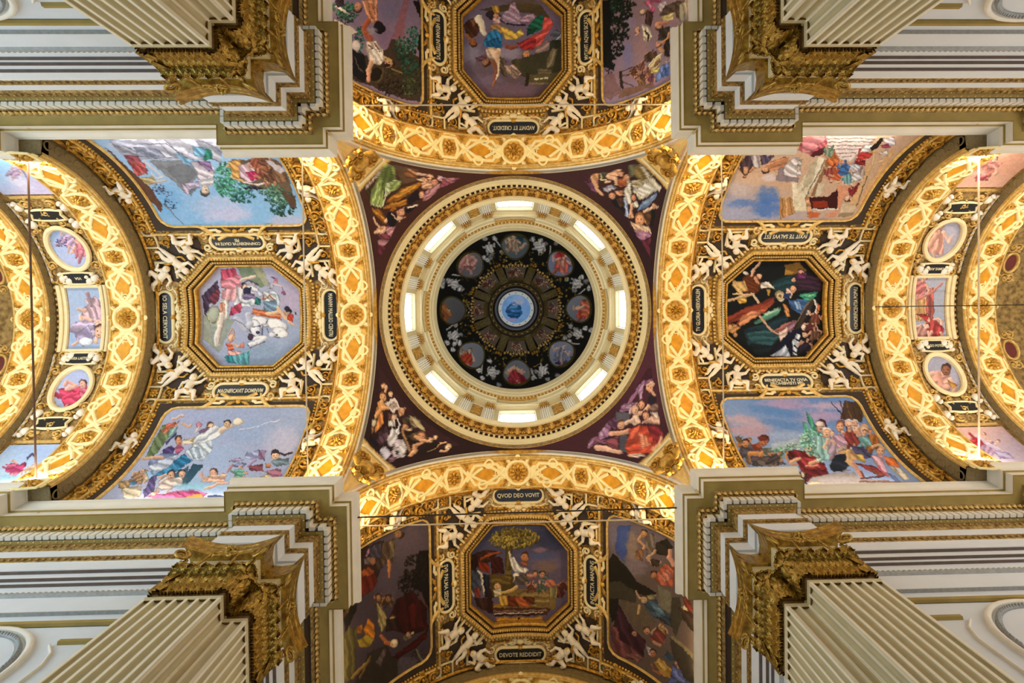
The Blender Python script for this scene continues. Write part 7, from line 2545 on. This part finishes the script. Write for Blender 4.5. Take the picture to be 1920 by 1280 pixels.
A2, E2 = np.meshgrid(az, el, indexing='ij')
P = ch_dome()(A2, E2, np.zeros_like(A2))
dome = thing('dome_painting', 'dark painted dome shell with white angels between round medallions', 'fresco', TR(0, 0, 29.4), None, 'thing')
fresco('shell', P, None, '\n'.join(dome_txt), 0, 0, 1.0, None, TR(0, 0, -29.4) @ Matrix.Identity(4), 9, (), 1.0, dome) if False else None
def dome_part(name, P, keep, text, ox, oy, sc, seed, parent):
    nu, nv = P.shape[:2]; mb = MB(); mb.grid(P)
    if keep is not None: k = keep.reshape(-1); mb.F = [f for f in mb.F if all(k[i] for i in f)]
    V = P.reshape(-1, 3); pa = Painter(*sheet(V), seed)
    if ox == 0: pa.X, pa.Y = pa.x0 + (pa.X - pa.x0) * .3, pa.y0 + (pa.Y - pa.y0) * .3
    pa.run(text, ox, oy, sc)
    me = mb.mesh(name, M['paint'], 0, (0, 0, 29.4))
    at = me.color_attributes.new('paint', 'FLOAT_COLOR', 'POINT')
    col = np.ones((len(V), 4)); col[:, :3] = lin(np.clip(pa.C, 0, 1)); at.data.foreach_set('color', col.astype(np.float32).ravel())
    return put(name, me, parent)
dome_part('shell', P, None, '\n'.join(dome_txt), 0, 0, 1.0, 9, dome)
MED = {  # azimuth index from the right, clockwise
 0: 'lg 8a9098 6a7480 1100 560 1240 720\nf d8583c e0a888 1180 640 150 0 3\nd e07858 30 24 1150 570 1220 580 1230 690 1160 690\ns e8c0a8 20 1130 640 1180 610',
 1: 'lg 8a94a8 707c94 1000 920 1080 1100\nd 4a3c5c 20 30 960 1040 1100 990 1110 1060 1020 1080\nf 8a8ca0 d8b8a8 1010 960 130 20 5\nd 7c88a8 30 24 1040 1000 1120 1010 1060 1060',
 2: 'lg 7a8088 6a7078 660 1080 660 1230\nd 8c1c24 20 40 600 1150 720 1130 770 1190 680 1220 610 1180\ns d8b090 24 610 1100 660 1080 730 1110\nf a83840 d8a888 660 1120 130 0 7',
 3: 'lg 8a9098 7c8088 230 940 360 1100\nd 14141c 30 30 210 980 280 960 290 1030 220 1020\nd e6e0d8 30 20 230 1010 310 1020 300 1050\nf b84830 d8b498 310 990 130 20 4\nd c89878 30 20 260 930 310 950 270 970',
 4: 'lg 6a6a68 5c5c60 100 580 220 740\nd b06a3c 60 40 90 600 150 600 190 680 130 740 80 700\nd e0b878 60 20 120 620 170 640 180 680\nd 7a2c1c 60 30 90 660 140 680 120 740',
 5: 'lg 7a7674 6a6c70 250 200 330 360\nf c89088 d8a898 310 270 160 0 6\nd d8a898 70 30 290 200 330 220 330 320 300 300\nd a87870 20 24 270 320 350 310 330 340',
 6: 'lg 6a7478 5c6a70 600 80 720 200\nd d8b888 70 24 600 90 640 110 660 180 610 160\nd 2c5054 30 30 640 70 740 90 720 150 660 150\ns d8b090 22 600 190 690 190 740 150\nf b89c80 d8b498 650 140 120 0 3',
 7: 'lg 8890a8 7c84a0 960 200 1100 350\nd c83c3c 50 36 950 230 1020 190 1050 260 1000 280\nf d8705c e6b8a0 1020 290 150 20 5\nd e0a898 60 24 980 280 1040 270 1030 350\nd 6a7ca8 10 30 1050 300 1130 290 1080 350'}
COMP = ['right', 'lower right', 'lower', 'lower left', 'left', 'upper left', 'upper', 'upper right']
for k in range(8):
    a0 = k * pi / 4
    rr_ = np.linspace(0, 1, 14); tt = np.linspace(0, 2 * pi, 41)
    Rr, Tt = np.meshgrid(rr_, tt, indexing='ij')
    azs = a0 + Rr * np.cos(Tt) * .205; els = D(36.5) + Rr * np.sin(Tt) * D(12.5)
    P = ch_dome()(azs, els, np.full(azs.shape, .05))
    md = thing('medallion', f'round painted medallion on the {COMP[k]} side of the dark dome', 'medallion', TR(*ch_dome()(A_([a0]), A_([D(36.5)]), A_([0.]))[0]), 'painted medallions of the dome')
    o = dome_part('picture', P, None, MED[k], 800, 420, 4.0, 20 + k, None); o.parent = md; o.location = A_([0, 0, 0]) ; o.matrix_local = TR(*(-A_(md.location)))
    o.data.transform(TR(0, 0, 29.4))
    mb = MB(); chd = ch_dome(a0)
    pth = np.stack([.215 * np.cos(tt[:-1]), D(36.5) + D(13.2) * np.sin(tt[:-1])], 1)
    G = []
    for (x, y) in pth:
        d = A_([x, y - D(36.5)]); d /= np.linalg.norm(d)
        G.append([chd(A_([x + d[0] * e]), A_([y + d[1] * e]), A_([h]))[0] for e, h in ((-.014, .02), (-.008, .10), (.006, .10), (.012, .0))])
    mb.grid(A_(G), True, False); put('rim', mb.mesh('rim', M['olive'], 30), md, TR(*(-A_(md.location))))
    # fresco panel near the lantern, with gilt scalloped edge
    azs, els = np.meshgrid(np.linspace(a0 - .25, a0 + .25, 44), np.linspace(D(56.5), D(65.5), 24), indexing='ij')
    P = ch_dome()(azs, els, np.full(azs.shape, .04))
    xs, ys = pp(a0, D(61)); t_ = math.degrees(math.atan2(ys - 580, xs - 967)) + 90
    tx = f'bg 3a2c22\nf 6a3a2c c89878 {xs - 4:.1f} {ys:.1f} 15 {t_ + 60:.0f} {k + 1}\nf 8a6a50 d8b498 {xs + 5:.1f} {ys + 2:.1f} 14 {t_ - 70:.0f} {k + 9}\nf 5a4c48 c09078 {xs:.1f} {ys - 5:.1f} 11 {t_:.0f} {k + 20}'
    tx = tx.replace('3a2c22', '6a5c4a')
    pn = thing('dome_fresco', f'small fresco panel beside the lantern on its {COMP[k]} side', 'fresco', TR(*ch_dome()(A_([a0]), A_([D(61)]), A_([0.]))[0]), 'small panels round the lantern')
    o = dome_part('picture', P, None, tx, 0, 0, 1.0, 40 + k, None); o.parent = pn; o.matrix_local = TR(*(-A_(pn.location))); o.data.transform(TR(0, 0, 29.4))
    mb = MB(); chd = ch_dome(a0)
    R_ = lambda u, v, h: chd(u, v, h)
    for j in range(9): blob(mb, chd, -.27 + .54 * j / 8, D(54.6) + D(.8) * (j % 2), .030, D(1.2), .09, 0, 7, 2)
    for j in range(10): blob(mb, chd, -.24 + .48 * j / 9, D(56.3), .016, D(.5), .08, 0, 6, 2)
    put('scalloped_edge', mb.mesh('scalloped_edge', M['goldp'], 0), pn, TR(*(-A_(pn.location))))
    # dark rib between panels
    a1 = a0 + pi / 8; mb = MB(); n = 10; e = np.linspace(D(53.5), D(67.6), n)
    G = np.stack([ch_dome(a1)(np.full(n, 0) + w / np.cos(e), e, np.full(n, float(h))) for w, h in ((-.052, 0), (-.050, .16), (-.02, .20), (.02, .20), (.050, .16), (.052, 0))], 1)
    mb.grid(G); mb.add(G[0], [tuple(range(6))])
    rb = thing('dome_rib', f'short dark rib between lantern panels, clockwise after the {COMP[k]} one', 'rib', TR(*ch_dome()(A_([a1]), A_([D(60)]), A_([0.]))[0]), 'dark ribs round the lantern')
    put('rib_shaft', mb.mesh('rib_shaft', M['olive'], 30), rb, TR(*(-A_(rb.location))))
    mb = MB(); chd = ch_dome(a1)
    for s in (-1, 0, 1): blob(mb, chd, s * .05, D(52.8) - abs(s) * D(.5), .03, D(1.3), .16, 0, 8, 2)
    put('gilt_foot', mb.mesh('gilt_foot', M['drumgold'], 0), rb, TR(*(-A_(rb.location))))
# painted sky in the lantern cap
r_ = np.linspace(.001, 1.06, 30); tt = np.linspace(0, 2 * pi, 73); Rr, Tt = np.meshgrid(r_, tt, indexing='ij')
P = np.stack([Rr * np.cos(Tt), Rr * np.sin(Tt), 37.65 + .9 * np.sqrt(np.maximum(0, 1.0 - (Rr / 1.07) ** 2))], -1)
SKY = 'bg 9cc4ec\nk c0d8f4 690 560 60 50\nk e6dce6 690 590 40 26\nd 3f7cae 10 24 590 650 620 600 700 610 720 670 680 710 620 700\nd 6aa8d4 0 16 600 640 640 590 690 620 660 660\nd 2f6898 10 18 610 680 700 660 690 710 640 710\nk d0b8d4 640 720 40 14\nk e0d0d8 700 570 24 14\nd b8c8d8 20 12 640 600 660 580 690 620 650 620'
o = dome_part('sky_painting', P, None, SKY, 800, 420, 4.0, 3, lt); o.matrix_local = TR(0, 0, 29.4 - 34)
